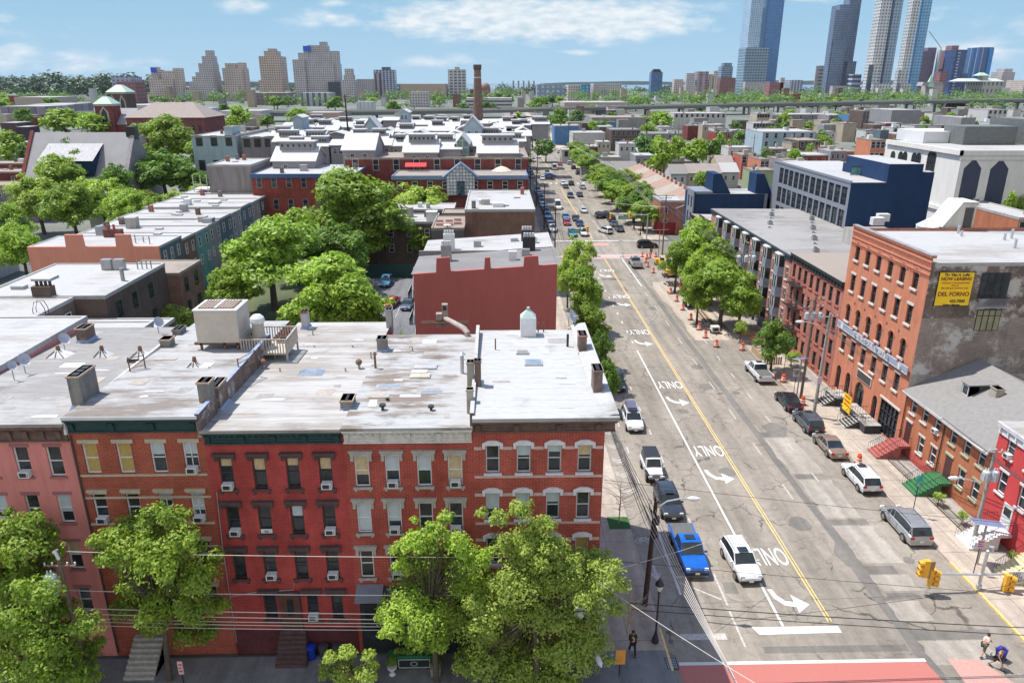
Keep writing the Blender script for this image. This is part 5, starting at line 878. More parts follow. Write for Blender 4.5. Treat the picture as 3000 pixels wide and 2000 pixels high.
# ================================================================ people
SKIN=P('skin',(.42,.24,.16),.6,.08); HAIRD=P('dark_hair',(.02,.015,.012),.7)
def person(label,x,y,z,h,rz,top,legs,pose='stand',shoes=BLK,holds=None,sleeve=None):
    """one skinned surface, posed; clothes and hair are child parts"""
    t=thing('person',label,'person',(x,y,z),rz); s=h/1.72
    st=dict(stand=(.08,.08,0,0),walk=(.30,-.30,.12,.10),push=(.34,-.34,.25,.15))[pose]
    J={'pel':(0,0,.93),'ch':(0,st[2]*.5,1.25),'ne':(0,st[2]*.8,1.46),'hd':(0,st[2]*.95,1.58),'tp':(0,st[2],1.70)}
    for sd,nm in((-1,'l'),(1,'r')):
        f_=st[0] if sd<0 else st[1]; J['hp'+nm]=(sd*.10,0,.90); J['kn'+nm]=(sd*.11,f_*.55+(.08 if f_>0.1 else -.02),.50); J['an'+nm]=(sd*.11,f_*1.15-(.05 if f_<-.1 else 0),.09+(.08 if f_<-.1 else 0)); J['to'+nm]=(sd*.13,f_*1.15+.16,.04+(.0 if f_>-.1 else .03))
        J['sh'+nm]=(sd*.19,st[2]*.75,1.41); af=-f_*.6
        if pose=='push': J['el'+nm]=(sd*.22,.28,1.18); J['wr'+nm]=(sd*.18,.52,1.05); J['ha'+nm]=(sd*.17,.60,1.03)
        else: J['el'+nm]=(sd*.25,af*.5-.02,1.13); J['wr'+nm]=(sd*.25,af+.06,.90); J['ha'+nm]=(sd*.25,af+.10,.82)
    R=dict(pel=.15,ch=.155,ne=.055,hd=.10,tp=.085,hp=.085,kn=.058,an=.04,to=.035,sh=.06,el=.042,wr=.03,ha=.038)
    E=[('pel','ch'),('ch','ne'),('ne','hd'),('hd','tp')]+[e for n in'lr' for e in(('pel','hp'+n),('hp'+n,'kn'+n),('kn'+n,'an'+n),('an'+n,'to'+n),('ch','sh'+n),('sh'+n,'el'+n),('el'+n,'wr'+n),('wr'+n,'ha'+n))]
    def skin(name,keys,edges,mat,grow=0,flt=1):
        vs=[tuple(c*s for c in J[k]) for k in keys]; es=[(keys.index(a),keys.index(b)) for a,b in edges if a in keys and b in keys]
        # fingers on the bare body
        rad=[R.get(k,R.get(k[:-1],.05))*s+grow for k in keys]
        if name=='body':
            for n,sd in(('l',-1),('r',1)):
                w_=Vector(J['wr'+n]); hv=Vector(J['ha'+n]); d=(hv-w_).normalized()
                for i in range(4): vs.append(tuple((hv+d*.05+Vector((0,.022*(i-1.5),0)))*s)); es.append((keys.index('ha'+n),len(vs)-1)); rad.append(.011*s); vs.append(tuple((hv+d*(.09-.008*abs(i-1.5))+Vector((-sd*.015,.024*(i-1.5),0)))*s)); es.append((len(vs)-2,len(vs)-1)); rad.append(.009*s)
                vs.append(tuple((hv+Vector((-sd*.02,.055,0))+d*.02)*s)); es.append((keys.index('ha'+n),len(vs)-1)); rad.append(.011*s)
        me=bpy.data.meshes.new(name); me.from_pydata(vs,es,[]); o=bpy.data.objects.new(name,me); COL.objects.link(o); md=o.modifiers.new('s','SKIN'); sk=me.skin_vertices[0].data
        for i,r_ in enumerate(rad): sk[i].radius=(r_,r_*flt)
        sk[0].use_root=True; o.modifiers.new('u','SUBSURF').levels=1
        dg=bpy.context.evaluated_depsgraph_get(); me2=bpy.data.meshes.new_from_object(o.evaluated_get(dg)); me2.materials.clear(); me2.materials.append(mat); bpy.data.objects.remove(o)
        for p_ in me2.polygons: p_.use_smooth=True
        return link(name,me2,t,(0,0,0))
    ks=['pel','ch','ne','hd','tp']+[a+n for n in'lr' for a in('hp','kn','an','to','sh','el','wr','ha')]
    skin('body',ks,E,SKIN); skin('shirt',['ch','pel','ne','shl','shr']+(['ell','elr'] if sleeve else []),E,top,.022); skin('trousers' if legs[1]=='long' else 'shorts',['pel','hpl','hpr','knl','knr']+(['anl','anr'] if legs[1]=='long' else []),E,legs[0],.02)
    q=MB(); hx,hy,hz=[c*s for c in J['hd']]; q.ball(hx,hy-.015,hz+.075*s,.108*s,HAIRD,.10*s,12,8); q.build('hair',t,smooth=True)
    q=MB(); fy=hy+.10*s
    for sd in(-1,1): q.ball(hx+sd*.035*s,fy-.004,hz+.03*s,.011*s,BLK,None,6,4); q.ball(hx+sd*.10*s,hy,hz+.01*s,.02*s,SKIN,.03*s,6,4)
    q.frus(hx-.015*s,hx+.015*s,fy-.01,fy+.022*s,hz-.02*s,hz+.02*s,.008,.008,SKIN); q.box(hx-.025*s,hx+.025*s,fy-.012,fy+.002,hz-.055*s,hz-.045*s,P('lips',(.3,.1,.09),.5)); q.build('face',t)
    q=MB()
    for n in'lr': a=Vector(J['an'+n])*s; b2=Vector(J['to'+n])*s; q.tube([a+Vector((0,-.05,-.035)),a+Vector((0,.03,-.03)),b2+Vector((0,.05,0))],[.045*s,.05*s,.035*s],shoes,8)
    q.build('shoes',t); return t
def stripes():
    m,nt,b=newmat('striped_shirt'); sp=nt.nodes.new('ShaderNodeSeparateXYZ'); nt.links.new(ncoord(nt),sp.inputs[0]); nt.links.new(nmix(nt,nmath(nt,'LESS_THAN',nmath(nt,'FRACT',nmath(nt,'MULTIPLY',sp.outputs[2],11)),.4),(.7,.66,.64),(.42,.12,.10)),b.inputs['Base Color']); b.inputs['Roughness'].default_value=.9; return m
x,y=PZ(*rg(16,1965,1315)); person('person in a striped shirt and dark shorts pushing a blue cart across the road',x,y,0,1.68,-1.05,stripes(),(P('olive_shorts',(.06,.065,.04),.9),'short'),'push')
x2,y2=x+.95,y-.35; t=thing('shopping_cart','blue folding shopping cart filled with blue bags pushed across the road','cart',(x2,y2,0),-1.1); BG=P('blue_bag',(.02,.03,.30),.7,.3,9)
q=MB(); q.frus(-.22,.22,-.2,.2,.18,.85,-.04,-.04,BG); q.ball(0,0,.86,.24,BG,.16,9,6); q.build('bag',t); q=MB(); q.tube([(-.24,-.45,1.02),(.24,-.45,1.02)],.015,BLK,5); [q.tube([(s*.24,-.45,1.02),(s*.25,-.2,.6),(s*.24,.2,.12)],.014,BLK,5) for s in(-1,1)]; q.build('frame',t)
for sx_ in(-.26,.26): 
    for yy in(-.2,.2): q=MB(); q.tube([(-.02,0,0),(.02,0,0)],.09,BLK,10); q.build('wheel',t,(sx_,yy,.09))
x,y=PZ(*rg(16,2130,1475)); person('person in a sleeveless black top and dark shorts walking with dark hair tied back',x,y+.4,0,1.70,-2.6,P('black_top',(.02,.02,.022),.9),(P('black_shorts',(.018,.018,.02),.9),'short'),'walk')
x,y=PZ(*rg(15,1105,1300),.13); person('person dressed all in black standing on the shaded corner pavement under bare twigs',x,y,.13,1.78,0,P('black_top',(.02,.02,.022),.9),(P('black_trousers',(.015,.015,.018),.9),'long'),'walk',sleeve=True)
x,y=PZ(*rg(7,1276,778)); person('small dark clothed person standing by the barrels at the far junction',x,y,0,1.75,0,P('dark_green_top',(.03,.05,.04),.9),(P('black_trousers',(.015,.015,.018),.9),'long'),'stand',sleeve=True)
# ================================================================ works on the right
t=thing('mini_excavator','yellow mini digger with a rounded body on black tracks','digger',(*PZ(*rg(7,1470,985)),0),off=True); x,y=t.location.x,t.location.y+1.2; DY=P('digger_yellow',(.62,.30,.02),.45,.15)
part(t,'body',lambda m:(m.lathe(x,y,[(.9,.55),(1.15,.7),(1.15,1.35),(.95,1.5)],DY,18),m.box(x-.5,x+.5,y+.1,y+.95,1.5,2.1,DY)))
for s in(-1,1): part(t,'track',lambda m:m.prism([(y-1.3,.12),(y-1.1,.0),(y+1.1,0),(y+1.3,.12),(y+1.3,.35),(y+1.1,.5),(y-1.1,.5),(y-1.3,.35)],'x',x+s*.8-.2,x+s*.8+.2,BLK))
part(t,'blade',lambda m:m.box(x-1.5,x-1.3,y-1.2,y+1.0,.05,.45,BLK)); part(t,'boom',lambda m:m.tube([(x+.3,y+.8,1.2),(x+.5,y+2.0,2.6),(x+.6,y+3.2,1.8),(x+.6,y+3.4,.4)],.14,DY,6))
t=thing('road_roller','yellow roller machine half hidden by leaves near the far barrels','roller',(*PZ(*rg(7,1385,890)),0),off=True); x,y=t.location.x,t.location.y+1
part(t,'body',lambda m:(m.box(x-.6,x+.6,y-.7,y+1.1,.6,1.3,DY),m.box(x-.4,x+.4,y-.2,y+.5,1.3,1.7,BLK))); 
for yy in(-.8,1.2): part(t,'drum',lambda m:m.tube([(x-.6,y+yy,.45),(x+.6,y+yy,.45)],.45,GREYM,16))
x,y=PZ(*rg(7,1340,870)); t=thing('light_tower','yellow lighting generator box beside the roller','generator',(x,y,0),off=True); part(t,'cabinet',lambda m:m.box(x-.5,x+.5,y,y+1.2,.35,1.3,P('orange_yellow',(.62,.36,.05),.5))); [part(t,'wheel',lambda m:m.tube([(x+s*.5-.08,y+.6,.3),(x+s*.5+.08,y+.6,.3)],.3,BLK,12)) for s in(-1,1)]
x,y=PZ(*rg(7,1580,1110)); t=thing('portable_toilet','red portable toilet cabin with a white domed roof','portable toilet',(x,y,0),off=True); RD=P('toilet_red',(.50,.02,.02),.4,.08); part(t,'cabin',lambda m:m.box(x-.6,x+.6,y,y+1.2,.05,2.1,RD)); part(t,'roof',lambda m:m.prism([(x-.65,2.1),(x-.5,2.35),(x-.2,2.45),(x+.2,2.45),(x+.5,2.35),(x+.65,2.1)],'y',y-.05,y+1.25,WHT)); part(t,'door',lambda m:(m.box(x-.4,x+.4,y-.02,y,.15,1.95,P('toilet_dark_red',(.38,.02,.02),.4)),m.tube([(x+.3,y-.03,1.6),(x+.3,y-.02,1.6)],.13,WHT,12)))
x,y=PZ(*rg(7,1655,1265)); t=thing('skid_loader','white and black skid steer loader with yellow cab roof and bucket down','loader',(x,y,0),off=True)
part(t,'body',lambda m:(m.box(x-.75,x+.75,y+.6,y+2.8,.5,1.15,BLK),m.box(x-.7,x+.7,y+2.1,y+2.9,1.1,1.6,WHT))); part(t,'cab',lambda m:(m.box(x-.5,x+.5,y+.9,y+2.2,1.15,2.1,CG),m.box(x-.56,x+.56,y+.85,y+2.3,2.1,2.2,DY))); [part(t,'lift_arm',lambda m:m.tube([(x+s*.75,y+2.6,1.9),(x+s*.75,y+1.0,1.6),(x+s*.75,y-.2,.5)],.09,WHT,5)) for s in(-1,1)]; part(t,'bucket',lambda m:m.prism([(y-.9,.05),(y-.1,.05),(y+.1,.6),(y-.05,.75),(y-.15,.2),(y-.9,.12)],'x',x-.9,x+.9,BLK))
for s in(-1,1):
    for yy in(.9,2.4): part(t,'wheel',lambda m:m.tube([(x+s*.85-.14,y+yy,.4),(x+s*.85+.14,y+yy,.4)],.4,TYRE,14))
TMB=P('timber_planks',(.35,.24,.15),.85,.3,3)
x0,y0=PZ(*rg(7,1690,1300)); x1_,y1_=PZ(*rg(7,1860,1490))
for i in range(5): 
    q=MB(); a=Vector((x0+.3*i,y0+1-.3*i,.12)); b2=Vector((x1_+.35*i-.4,y1_+1+.1*i,.14)); d=(b2-a).normalized(); n_=Vector((-d.y,d.x,0))*.13; q.face([a+n_,a-n_,b2-n_,b2+n_],P('dark_timber',(.10,.09,.08),.9)); 
    zz=Vector((0,0,.16)); q.v=[]; q.f=[]; q.m=[]; pts=[a+n_,a-n_,b2-n_,b2+n_]; dk_=[TMB,P('dark_timber',(.10,.09,.08),.9)][i%2]; q.face([p_+zz for p_ in pts],dk_); [q.face([pts[k],pts[(k+1)%4],pts[(k+1)%4]+zz,pts[k]+zz],dk_) for k in range(4)]; tag(q.build('timber_beam'),'long timber beam lying beside the works, %s of five from the road'%['first','second','third','fourth','fifth'][i],'timber','beams lying at the works')
x,y=PZ(*rg(7,1870,1500)); t=thing('compressor','white and dark portable compressor on small wheels beside the rubble','compressor',(x,y,0),off=True); part(t,'casing',lambda m:(m.box(x-.6,x+.6,y,y+1.0,.35,1.1,P('compressor_white',(.55,.53,.52),.5,.2)),m.box(x-.4,x+.4,y-.02,y,.45,.9,BLK))); [part(t,'wheel',lambda m:m.tube([(x+s*.6-.06,y+.5,.28),(x+s*.6+.06,y+.5,.28)],.28,TYRE,12)) for s in(-1,1)]; part(t,'tow_bar',lambda m:m.tube([(x,y,.4),(x-.2,y-.9,.2)],.05,BLK,5))
RUB=P('rubble',(.34,.31,.28),.95,.4,3)
def rubble(label,x,y,w_,h_,n,m_,seed):
    r_=random.Random(seed); q=MB()
    for i in range(n):
        a=r_.uniform(0,6.28); d=r_.random()**.7*w_; z=h_*(1-d/w_)*r_.random(); s=r_.uniform(.07,.22); cx,cy=x+d*math.cos(a),y+d*math.sin(a); q.frus(cx-s,cx+s,cy-s*.7,cy+s*.7,z-.02,z+s,s*.3,s*.2,m_)
    return tag(q.build('rubble_pile'),label,'rubble',kind='stuff')
rubble('pale broken rubble heaped beside the compressor',*PZ(*rg(7,1800,1440)),1.3,.7,90,RUB,3); rubble('dark soil heaped beyond the digger',*PZ(*rg(7,1490,1045)),2.0,.3,90,P('dark_soil',(.10,.08,.065),.95,.4,3),5); rubble('mixed debris under the roadside trees',39,104,2.6,.5,140,RUB,6); rubble('scattered debris in the yards behind the works',38,96,2.0,.4,100,P('brown_debris',(.22,.16,.11),.9,.4,3),9)
# orange fence panels
for i,(a,b_) in enumerate([((36.0,101),(37.6,101)),((36.4,98.5),(38.2,98.5)),((35.9,92),(37.4,92))]):
    t=thing('barrier','low orange safety barrier, %s in the works beneath the trees'%['far one','middle one','near one'][i],'barrier',(*a,0),off=True,group='orange safety barriers'); part(t,'rails',lambda m:[m.tube([(*a,z),(*b_,z)],.035,ORG,5) for z in(.3,.65,1.0)]); [part(t,'leg',lambda m:m.cyl(*p_,0,1.05,.04,ORG,5)) for p_ in(a,b_)]
t=thing('site_fence','pale timber and mesh site fence at the near end of the works','fence',(35.5,90,0),off=True); part(t,'planks',lambda m:[m.box(35.4+.3*i,35.62+.3*i,90-.05,90,.1,1.15,TMB) for i in range(8)]+[m.box(35.35,35.4,90,95,.1,1.0,TMB)])
# ================================================================ right-hand street wall (facades at x = XF)
XF=40.8
def py_(n,x,y): return PX(*rg(n,x,y),XF)
OR=brick('salmon_orange_brick',(.52,.20,.12),(.48,.175,.10),(.46,.22,.15),var=.12); OR2=brick('orange_house_brick',(.42,.15,.075),(.38,.12,.06),(.4,.2,.13),var=.15); RB=brick('red_brown_brick',(.42,.175,.13),(.36,.145,.105)); SCARW=brick('sooty_scarred_brick',(.17,.12,.095),(.13,.095,.08),(.2,.18,.16),stain=((.44,.41,.38),.5,.5),var=.4); OLDW=brick('peeling_whitewash',(.42,.40,.37),(.38,.36,.33),(.30,.27,.25),stain=((.24,.18,.15),.9,.60),var=.35)
ARCHL=P('salmon_trim',(.44,.17,.11),.85,.2,3); OWH=P('offwhite_stone',(.52,.49,.45),.7,.1)
YA,YB=66.3,82.4; ZT=19.95
t=thing('loft_building','tall salmon orange brick loft building with arched windows and a long grey name banner','building',(XF+9,74,0),off=True); LOFT=t
cols=[81.9-.0-2.5*i for i in range(6)]; cols=[80.6-2.42*i for i in range(6)]
zc=lambda z:35.4-(35.4-z)*XF/41.7
rows=[(zc(15.95),1.95,'arch'),(zc(12.25),1.95,'dh'),(zc(8.6),1.95,'arch'),(zc(4.95),1.85,'dh')]
m=MB(); holes=[]; ar=[]
for z,h_,st in rows:
    for u in cols:
        if st=='arch': ar.append(len(holes))
        holes.append((u-.5,u+.5,z,z+h_))
gh=[(cols[0]-.55,cols[0]+.55,.6,3.6),(cols[1]-.55,cols[1]+.55,.6,3.6),(cols[2]-1.5,cols[2]+.5,.7,3.6),(cols[4]-.5+.9,cols[4]+1.4,.7,3.5)]
for g_ in gh: ar.append(len(holes)); holes.append(g_)
sf=(67.0,70.6,.25,3.9); holes.append(sf)
wall(m,'W',XF,YA,YB,0,ZT-.1,holes,OR,.25,ar)
m.face([(XF,YA,0),(84,YA,0),(84,YA,8.2),(XF,YA,8.2)],OLDW); m.face([(XF,YA,8.2),(84,YA,8.2),(84,YA,14.0),(XF,YA,14.0)],brick('whitewashed_brick',(.31,.26,.23),(.24,.19,.165),stain=((.47,.45,.43),.35,.50),var=.35)); m.face([(XF,YA,14.0),(84,YA,14.0),(84,YA,19.4),(XF,YA,19.4)],SCARW)
m.face([(XF,YB,0),(84,YB,0),(84,YB,ZT-.3),(XF,YB,ZT-.3)],RB); m.face([(84,YA,0),(84,YB,0),(84,YB,19),(84,YA,19)],RB)
m.build('wall',t)
r=MB(); r.face([(XF+.3,YA+.05,19.35),(84,YA+.05,19.25),(84,YB,19.1),(XF+.3,YB,19.35)],RFW); r.box(XF-.12,XF+.32,YA,YB,ZT-.1,ZT+.12,ARCHL)
k=int((YB-YA)/.35)
for i in range(k): r.box(XF-.2,XF+.36,YA+i*.35,YA+i*.35+.2,ZT+.12,ZT+.2,CURB)
r.box(XF+.3,84,YA-.03,YA+.22,19.1,19.45,RFW,skip='b'); r.build('roof',t)
c=MB(); n=int((YB-YA)/.27)
for z0,z1,d in((ZT-.55,ZT-.45,.10),(ZT-1.25,ZT-1.15,.08),(ZT-1.75,ZT-1.68,.10)): c.box(XF-d,XF-.003,YA+.02,YB-.02,z0,z1,ARCHL)
for i in range(n):
    c.box(XF-.09,XF-.003,YA+.05+i*.27,YA+.17+i*.27,ZT-.82,ZT-.56,ARCHL); c.box(XF-.09,XF-.003,YA+.05+i*.27,YA+.17+i*.27,ZT-2.0,ZT-1.76,ARCHL)
c.build('corbel_band',t)
for z,h_,st in rows:
    for u in cols:
        putwin(t,'W',XF,u,z,1.0,h_,st,DF,GL,True,.2); putpart(t,'W',XF,u,z,'osill',lambda q:q.box(-.6,.6,-.16,.2,-.2,0,OWH),'window_sill')
        if st=='arch': putpart(t,'W',XF,u,z+h_-.5,'oarch',lambda q:q.prism([(-.72*math.cos(PI*i/10),.72*math.sin(PI*i/10)) for i in range(11)]+[(.58*math.cos(PI*i/10),.58*math.sin(PI*i/10)) for i in range(11)],'y',-.06,-.003,ARCHL),'arch_trim')
        else: putpart(t,'W',XF,u,z+h_,'olint',lambda q:q.box(-.62,.62,-.08,-.003,0,.24,OWH),'lintel')
for a,b_,z,z2 in gh:
    q=MB(); rr=(b_-a)/2; P_=[(a,z),(a,z2-rr)]+[((a+b_)/2-rr*math.cos(PI*i/8),z2-rr+rr*math.sin(PI*i/8)) for i in range(1,8)]+[(b_,z2-rr),(b_,z)]; q.face([(XF+.22,u,zz) for u,zz in P_],GL); q.box(XF+.12,XF+.2,a,b_,z2-rr-.04,z2-rr+.04,BLK); q.box(XF+.12,XF+.2,(a+b_)/2-.04,(a+b_)/2+.04,z,z2-rr,BLK); q.build('arched_doorway',t)
q=MB(); q.face([(XF+.2,sf[0],sf[2]),(XF+.2,sf[1],sf[2]),(XF+.2,sf[1],sf[3]),(XF+.2,sf[0],sf[3])],GL)
for i in range(6): y=sf[0]+(sf[1]-sf[0])*i/5; q.box(XF+.08,XF+.19,y-.04,y+.04,sf[2],sf[3],BLK)
for i in range(4): z=sf[2]+(sf[3]-sf[2])*i/3; q.box(XF+.07,XF+.18,sf[0],sf[1],z-.04,z+.04,BLK)
q.box(XF-.1,XF-.003,sf[0]-.2,sf[1]+.2,sf[3],sf[3]+.22,OWH); q.build('glazed_shopfront',t)
q=MB(); q.box(XF-.1,XF-.02,73.0,76.2,3.95,5.0,WHT); q.box(XF-.13,XF-.1,73.1,76.1,4.05,4.9,P('sign_charcoal',(.06,.06,.055),.6)); q.build('blank_sign_board',t)
q=MB(); bz0,bz1=zc(7.45),zc(8.25); q.box(XF-.28,XF-.2,YA+.2,YB-.2,bz0,bz1,P('banner_blue_grey',(.26,.31,.40),.6)); q.box(XF-.3,XF-.28,YA+.2,YB-.2,bz0,bz0+.05,WHT); q.box(XF-.3,XF-.28,YA+.2,YB-.2,bz1-.05,bz1,WHT); q.build('name_banner',t)
text('banner_lettering','THE VITO A. LOFTS',.74,WHT,t,Vector((XF-.32,74.4,(bz0+bz1)/2))-Vector(t['off']),(PI/2,0,-PI/2),1.15,1,.01,.012)
q=MB(); q.box(XF-.31,XF-.3,67.6,68.3,bz0+.12,bz1-.12,WHT); q.box(XF-.31,XF-.3,80.6,81.2,bz0+.12,bz1-.12,WHT); q.build('banner_emblem',t)
for i,u in enumerate(cols[:-1]): putpart(t,'W',XF,u-1.2,zc(11.1),'star',lambda q:q.prism([((.2 if k%2==0 else .07)*math.sin(PI*k/5),(.2 if k%2==0 else .07)*math.cos(PI*k/5)) for k in range(10)],'y',-.04,0,RUST),'star_anchor')
for u in(67.9,70.3,72.7,75.1,77.6): putpart(t,'W',XF,u,bz1+.02,'gneck',lambda q:(q.tube([(0,0,0),(0,-.1,.35),(0,-.5,.45),(0,-.62,.25)],.035,P('lamp_red_brown',(.2,.03,.02)),5),q.lathe(0,-.62,[(.05,.3),(.16,.12)],P('lamp_red_brown',(.2,.03,.02)),8)),'banner_lamp')
# yellow leasing board on the side wall
SX=42.15; q=MB(); YP=P('sign_yellow',(.83,.53,.01),.5,.06); s0,z0=41.85,14.2; 
X0,Z0=PY(*rg(8,1575,930),YA); X1,_=PY(*rg(8,1900,935),YA); Z1=PY(*rg(8,1520,1240),YA)[1]; q.box(X0,X1,YA-.1,YA-.02,Z1,Z0,BLK); q.box(X0+.05,X1-.05,YA-.12,YA-.1,Z1+.05,Z0-.05,YP); q.build('leasing_sign',t)
xm=(X0+X1)/2; hh=Z0-Z1
for s_,k,sz,mt,sx in [('The Vito A. Lofts',.08,.36,BLK,.95),('NOW LEASING',.20,.43,P('ink_dark_red',(.16,.02,.02)),1.0),('5750 sq.ft. Commercial Retail',.315,.24,P('ink_red',(.40,.03,.02)),.92),('Phase #1',.39,.2,P('ink_red',(.4,.03,.02)),1),('900-1500 sq.ft. Live/Work Lofts',.47,.23,P('ink_red',(.4,.03,.02)),.88),('DEL FORNO',.65,.56,P('ink_dark_red',(.16,.02,.02)),.98),('432-7000',.86,.40,BLK,.95),('DelFornoRealEstate.com',.965,.16,BLK,1)]:
    text('sign_lettering',s_,sz,mt,t,Vector((xm+(.5 if s_[0]=='4' else 0),YA-.128,Z0-hh*k))-Vector(t['off']),(PI/2,0,0),sx,1,.003,.016 if s_[0] in'ND4T' else .005)
def bigwin(n,x0,y0,x1,y1,zb,pm,name='side_window'):
    a,z1=PY(*rg(n,x0,y0),YA); b_,_=PY(*rg(n,x1,y0),YA); z0=PY(*rg(n,x0,y1),YA)[1]; q=MB(); q.box(a,b_,YA-.02,YA+.0-.003,z0,z1,BLK); q.box(a+.08,b_-.08,YA-.04,YA-.02,z0+.08,z1-.08,pm)
    for i in range(1,4): q.box(a+(b_-a)*i/4-.04,a+(b_-a)*i/4+.04,YA-.07,YA-.04,z0,z1,BLK)
    q.box(a,b_,YA-.07,YA-.04,z1-(z1-z0)*.3,z1-(z1-z0)*.3+.07,BLK); return q.build(name,t),a,b_,z0,z1
_,a,b_,z0,z1=bigwin(8,1970,938,2240,1170,0,GL); q=MB(); q.box(a-.1,b_+.1,YA-.55,YA,z0-.85,z0-.75,CONC)
for i in range(22): q.box(a-.1+(b_-a+.2)*i/22,a-.07+(b_-a+.2)*i/22,YA-.55,YA-.52,z0-.75,z0+.15,P('balcony_rail',(.22,.23,.30),.5))
q.box(a-.1,b_+.1,YA-.57,YA-.5,z0+.1,z0+.17,BLK); q.build('balcony',t)
bigwin(8,1925,1275,2150,1470,0,P('ochre_interior',(.24,.23,.14),.4))
# skylight pyramid and stair bulkhead on the roof
def bh(m):
    x,y=PZ(*rg(8,1590,545),19.3); x2,_=PZ(*rg(8,2040,600),19.3); m.prism([(x,19.2),(x2,19.2),(x2,22.4),(x2-1.6,22.4),(x,19.6)],'y',y-.3,y+2.6,stucco('bulkhead_beige',(.52,.49,.44))); m.prism([(x-.1,19.65),(x2-1.65,22.45),(x2+.1,22.45),(x2+.1,22.55),(x2-1.7,22.56),(x-.2,19.72)],'y',y-.4,y+2.7,WHT); m.box(x2-1.25,x2-.25,y-.34,y-.3,19.3,21.9,DF)
part(t,'stair_bulkhead',bh)
def pyr(m):
    x,y=PZ(*rg(8,1490,540),19.3); m.cyl(x,y+.6,19.2,19.6,1.25,WHT,8); m.cyl(x,y+.6,19.6,20.5,1.3,P('pyramid_glass',(.52,.58,.58),.2),8,.04)
    for k in range(8): a_=2*PI*k/8; m.tube([(x+1.3*math.cos(a_),y+.6+1.3*math.sin(a_),19.62),(x,y+.6,20.52)],.03,GALV,4)
part(t,'glass_pyramid',pyr)
for n,x,y,h_ in [(8,1745,575,.9),(8,1775,600,.6),(8,2235,620,1.0),(8,2265,710,.9),(8,2170,635,.7)]: X_,Y_=PZ(*rg(n,x,y),19.3); part(t,'vent_pipe',lambda m:m.cyl(X_,Y_,19.2,19.3+h_,.14,GALV,8))
for n,x,y in [(8,1000,490),(8,1050,455)]: X_,Y_=PZ(*rg(n,x,y),19.3); part(t,'roof_box',lambda m:m.box(X_-.7,X_+.7,Y_-.4,Y_+.4,19.2,20.1,WHT))
# entrance terraces with black steps
DKR=P('charcoal_render',(.05,.05,.05),.8,.2,3)
for i,(ya,yb2,lab) in enumerate([(76.6,79.4,'far'),(69.6,75.4,'near')]):
    t=thing('entrance_terrace','dark raised terrace with black steps and railings, %s one of the loft building'%lab,'terrace',(39.9,(ya+yb2)/2,0),off=True); sy0=ya if i==0 else ya+1.2
    part(t,'platform',lambda m:(m.box(39.0,XF-.01,ya,yb2,.1,1.0,DKR,top=CONC),)); 
    def stp(m):
        for k in range(5): m.box(38.95-.30*(k+1)+.0,38.95-.30*k,sy0,sy0+1.9,.13,.86-.17*k,DKR); m.box(38.95-.30*(k+1)-.02,38.95-.30*k-.12,sy0,sy0+1.9,.86-.17*k,.885-.17*k,CONC)
    part(t,'steps',stp)
    def rl(m):
        for yy in(sy0,sy0+1.9): m.tube([(37.5,yy,.9),(38.95,yy,1.85),(XF-.1,yy,1.85)],.025,BLK,5); [m.cyl(37.5+.3*k,yy,.13+.17*min(k,5),.9+.2*min(k,5),.018,BLK,4) for k in range(11)]
        m.box(38.98,39.02,ya,sy0,1.8,1.85,BLK); [m.cyl(39.0,ya+.15*k,1.0,1.8,.014,BLK,4) for k in range(int((sy0-ya)/.15))]
    part(t,'railing',rl)
q=MB(); q.box(38.7,38.74,72.6,74.4,.9,2.9,YP); o=q.build('yellow_banner'); tag(o,'yellow vertical banner hung on the railing of the loft terrace','banner'); q=MB(); [q.box(38.685,38.70,72.9,74.1,2.5-.45*i,2.65-.45*i,P('ink_red',(.4,.03,.02))) for i in range(3)]; q.build('printed_lines',o)
# generic right-hand terrace house
def rhouse(name,label,ya,yb2,zt,wm,roof,wins,depth=12,style='dh',fm=None,pm=None,near=True,low=.3,cor=None,arch=False,lintk=None,rec=.15,sidem=None,cat='house',ux=0):
    x0=XF+ux; t=thing(name,label,cat,(x0+depth/2,(ya+yb2)/2,0),off=True); m=MB(); holes=[(u-w_/2,u+w_/2,z,z+h_) for u,z,w_,h_ in wins]; wall(m,'W',x0,ya,yb2,0,zt-.1,holes,wm,.2,'all' if arch else ())
    sm=sidem or wm; m.face([(x0,ya,0),(x0+depth,ya,0),(x0+depth,ya,zt-low-.1),(x0,ya,zt-.1)],sm); m.face([(x0,yb2,0),(x0+depth,yb2,0),(x0+depth,yb2,zt-low-.1),(x0,yb2,zt-.1)],sm); m.face([(x0+depth,ya,0),(x0+depth,yb2,0),(x0+depth,yb2,zt-low-.1),(x0+depth,ya,zt-low-.1)],wm); m.build('wall',t)
    if roof: r=MB(); r.face([(x0-.3,ya,zt),(x0+depth,ya,zt-low),(x0+depth,yb2,zt-low),(x0-.3,yb2,zt)],roof); r.box(x0-.34,x0-.3,ya,yb2,zt-.15,zt+.04,cor or roof); r.build('roof',t)
    if cor: c=MB(); c.box(x0-.3,x0-.004,ya+.02,yb2-.02,zt-.35,zt-.05,cor); c.box(x0-.12,x0-.004,ya+.02,yb2-.02,zt-1.0,zt-.35,cor); n_=int((yb2-ya)/.9); [c.box(x0-.26,x0-.12,ya+.3+(yb2-ya-.6)*i/n_-.07,ya+.3+(yb2-ya-.6)*i/n_+.07,zt-.8,zt-.35,cor) for i in range(n_+1)]; c.build('cornice',t)
    for u,z,w_,h_ in wins:
        putwin(t,'W',x0,u,z,w_,h_,style,fm or WF,pm or GL,near,rec)
        if lintk: putpart(t,'W',x0,u,z,('s',lintk.name),lambda q:q.box(-.58,.58,-.14,.1,-.15,0,lintk),'window_sill'); putpart(t,'W',x0,u,z+h_,('l',lintk.name),lambda q:q.box(-.6,.6,-.06,-.003,0,.2,lintk),'lintel')
    return t
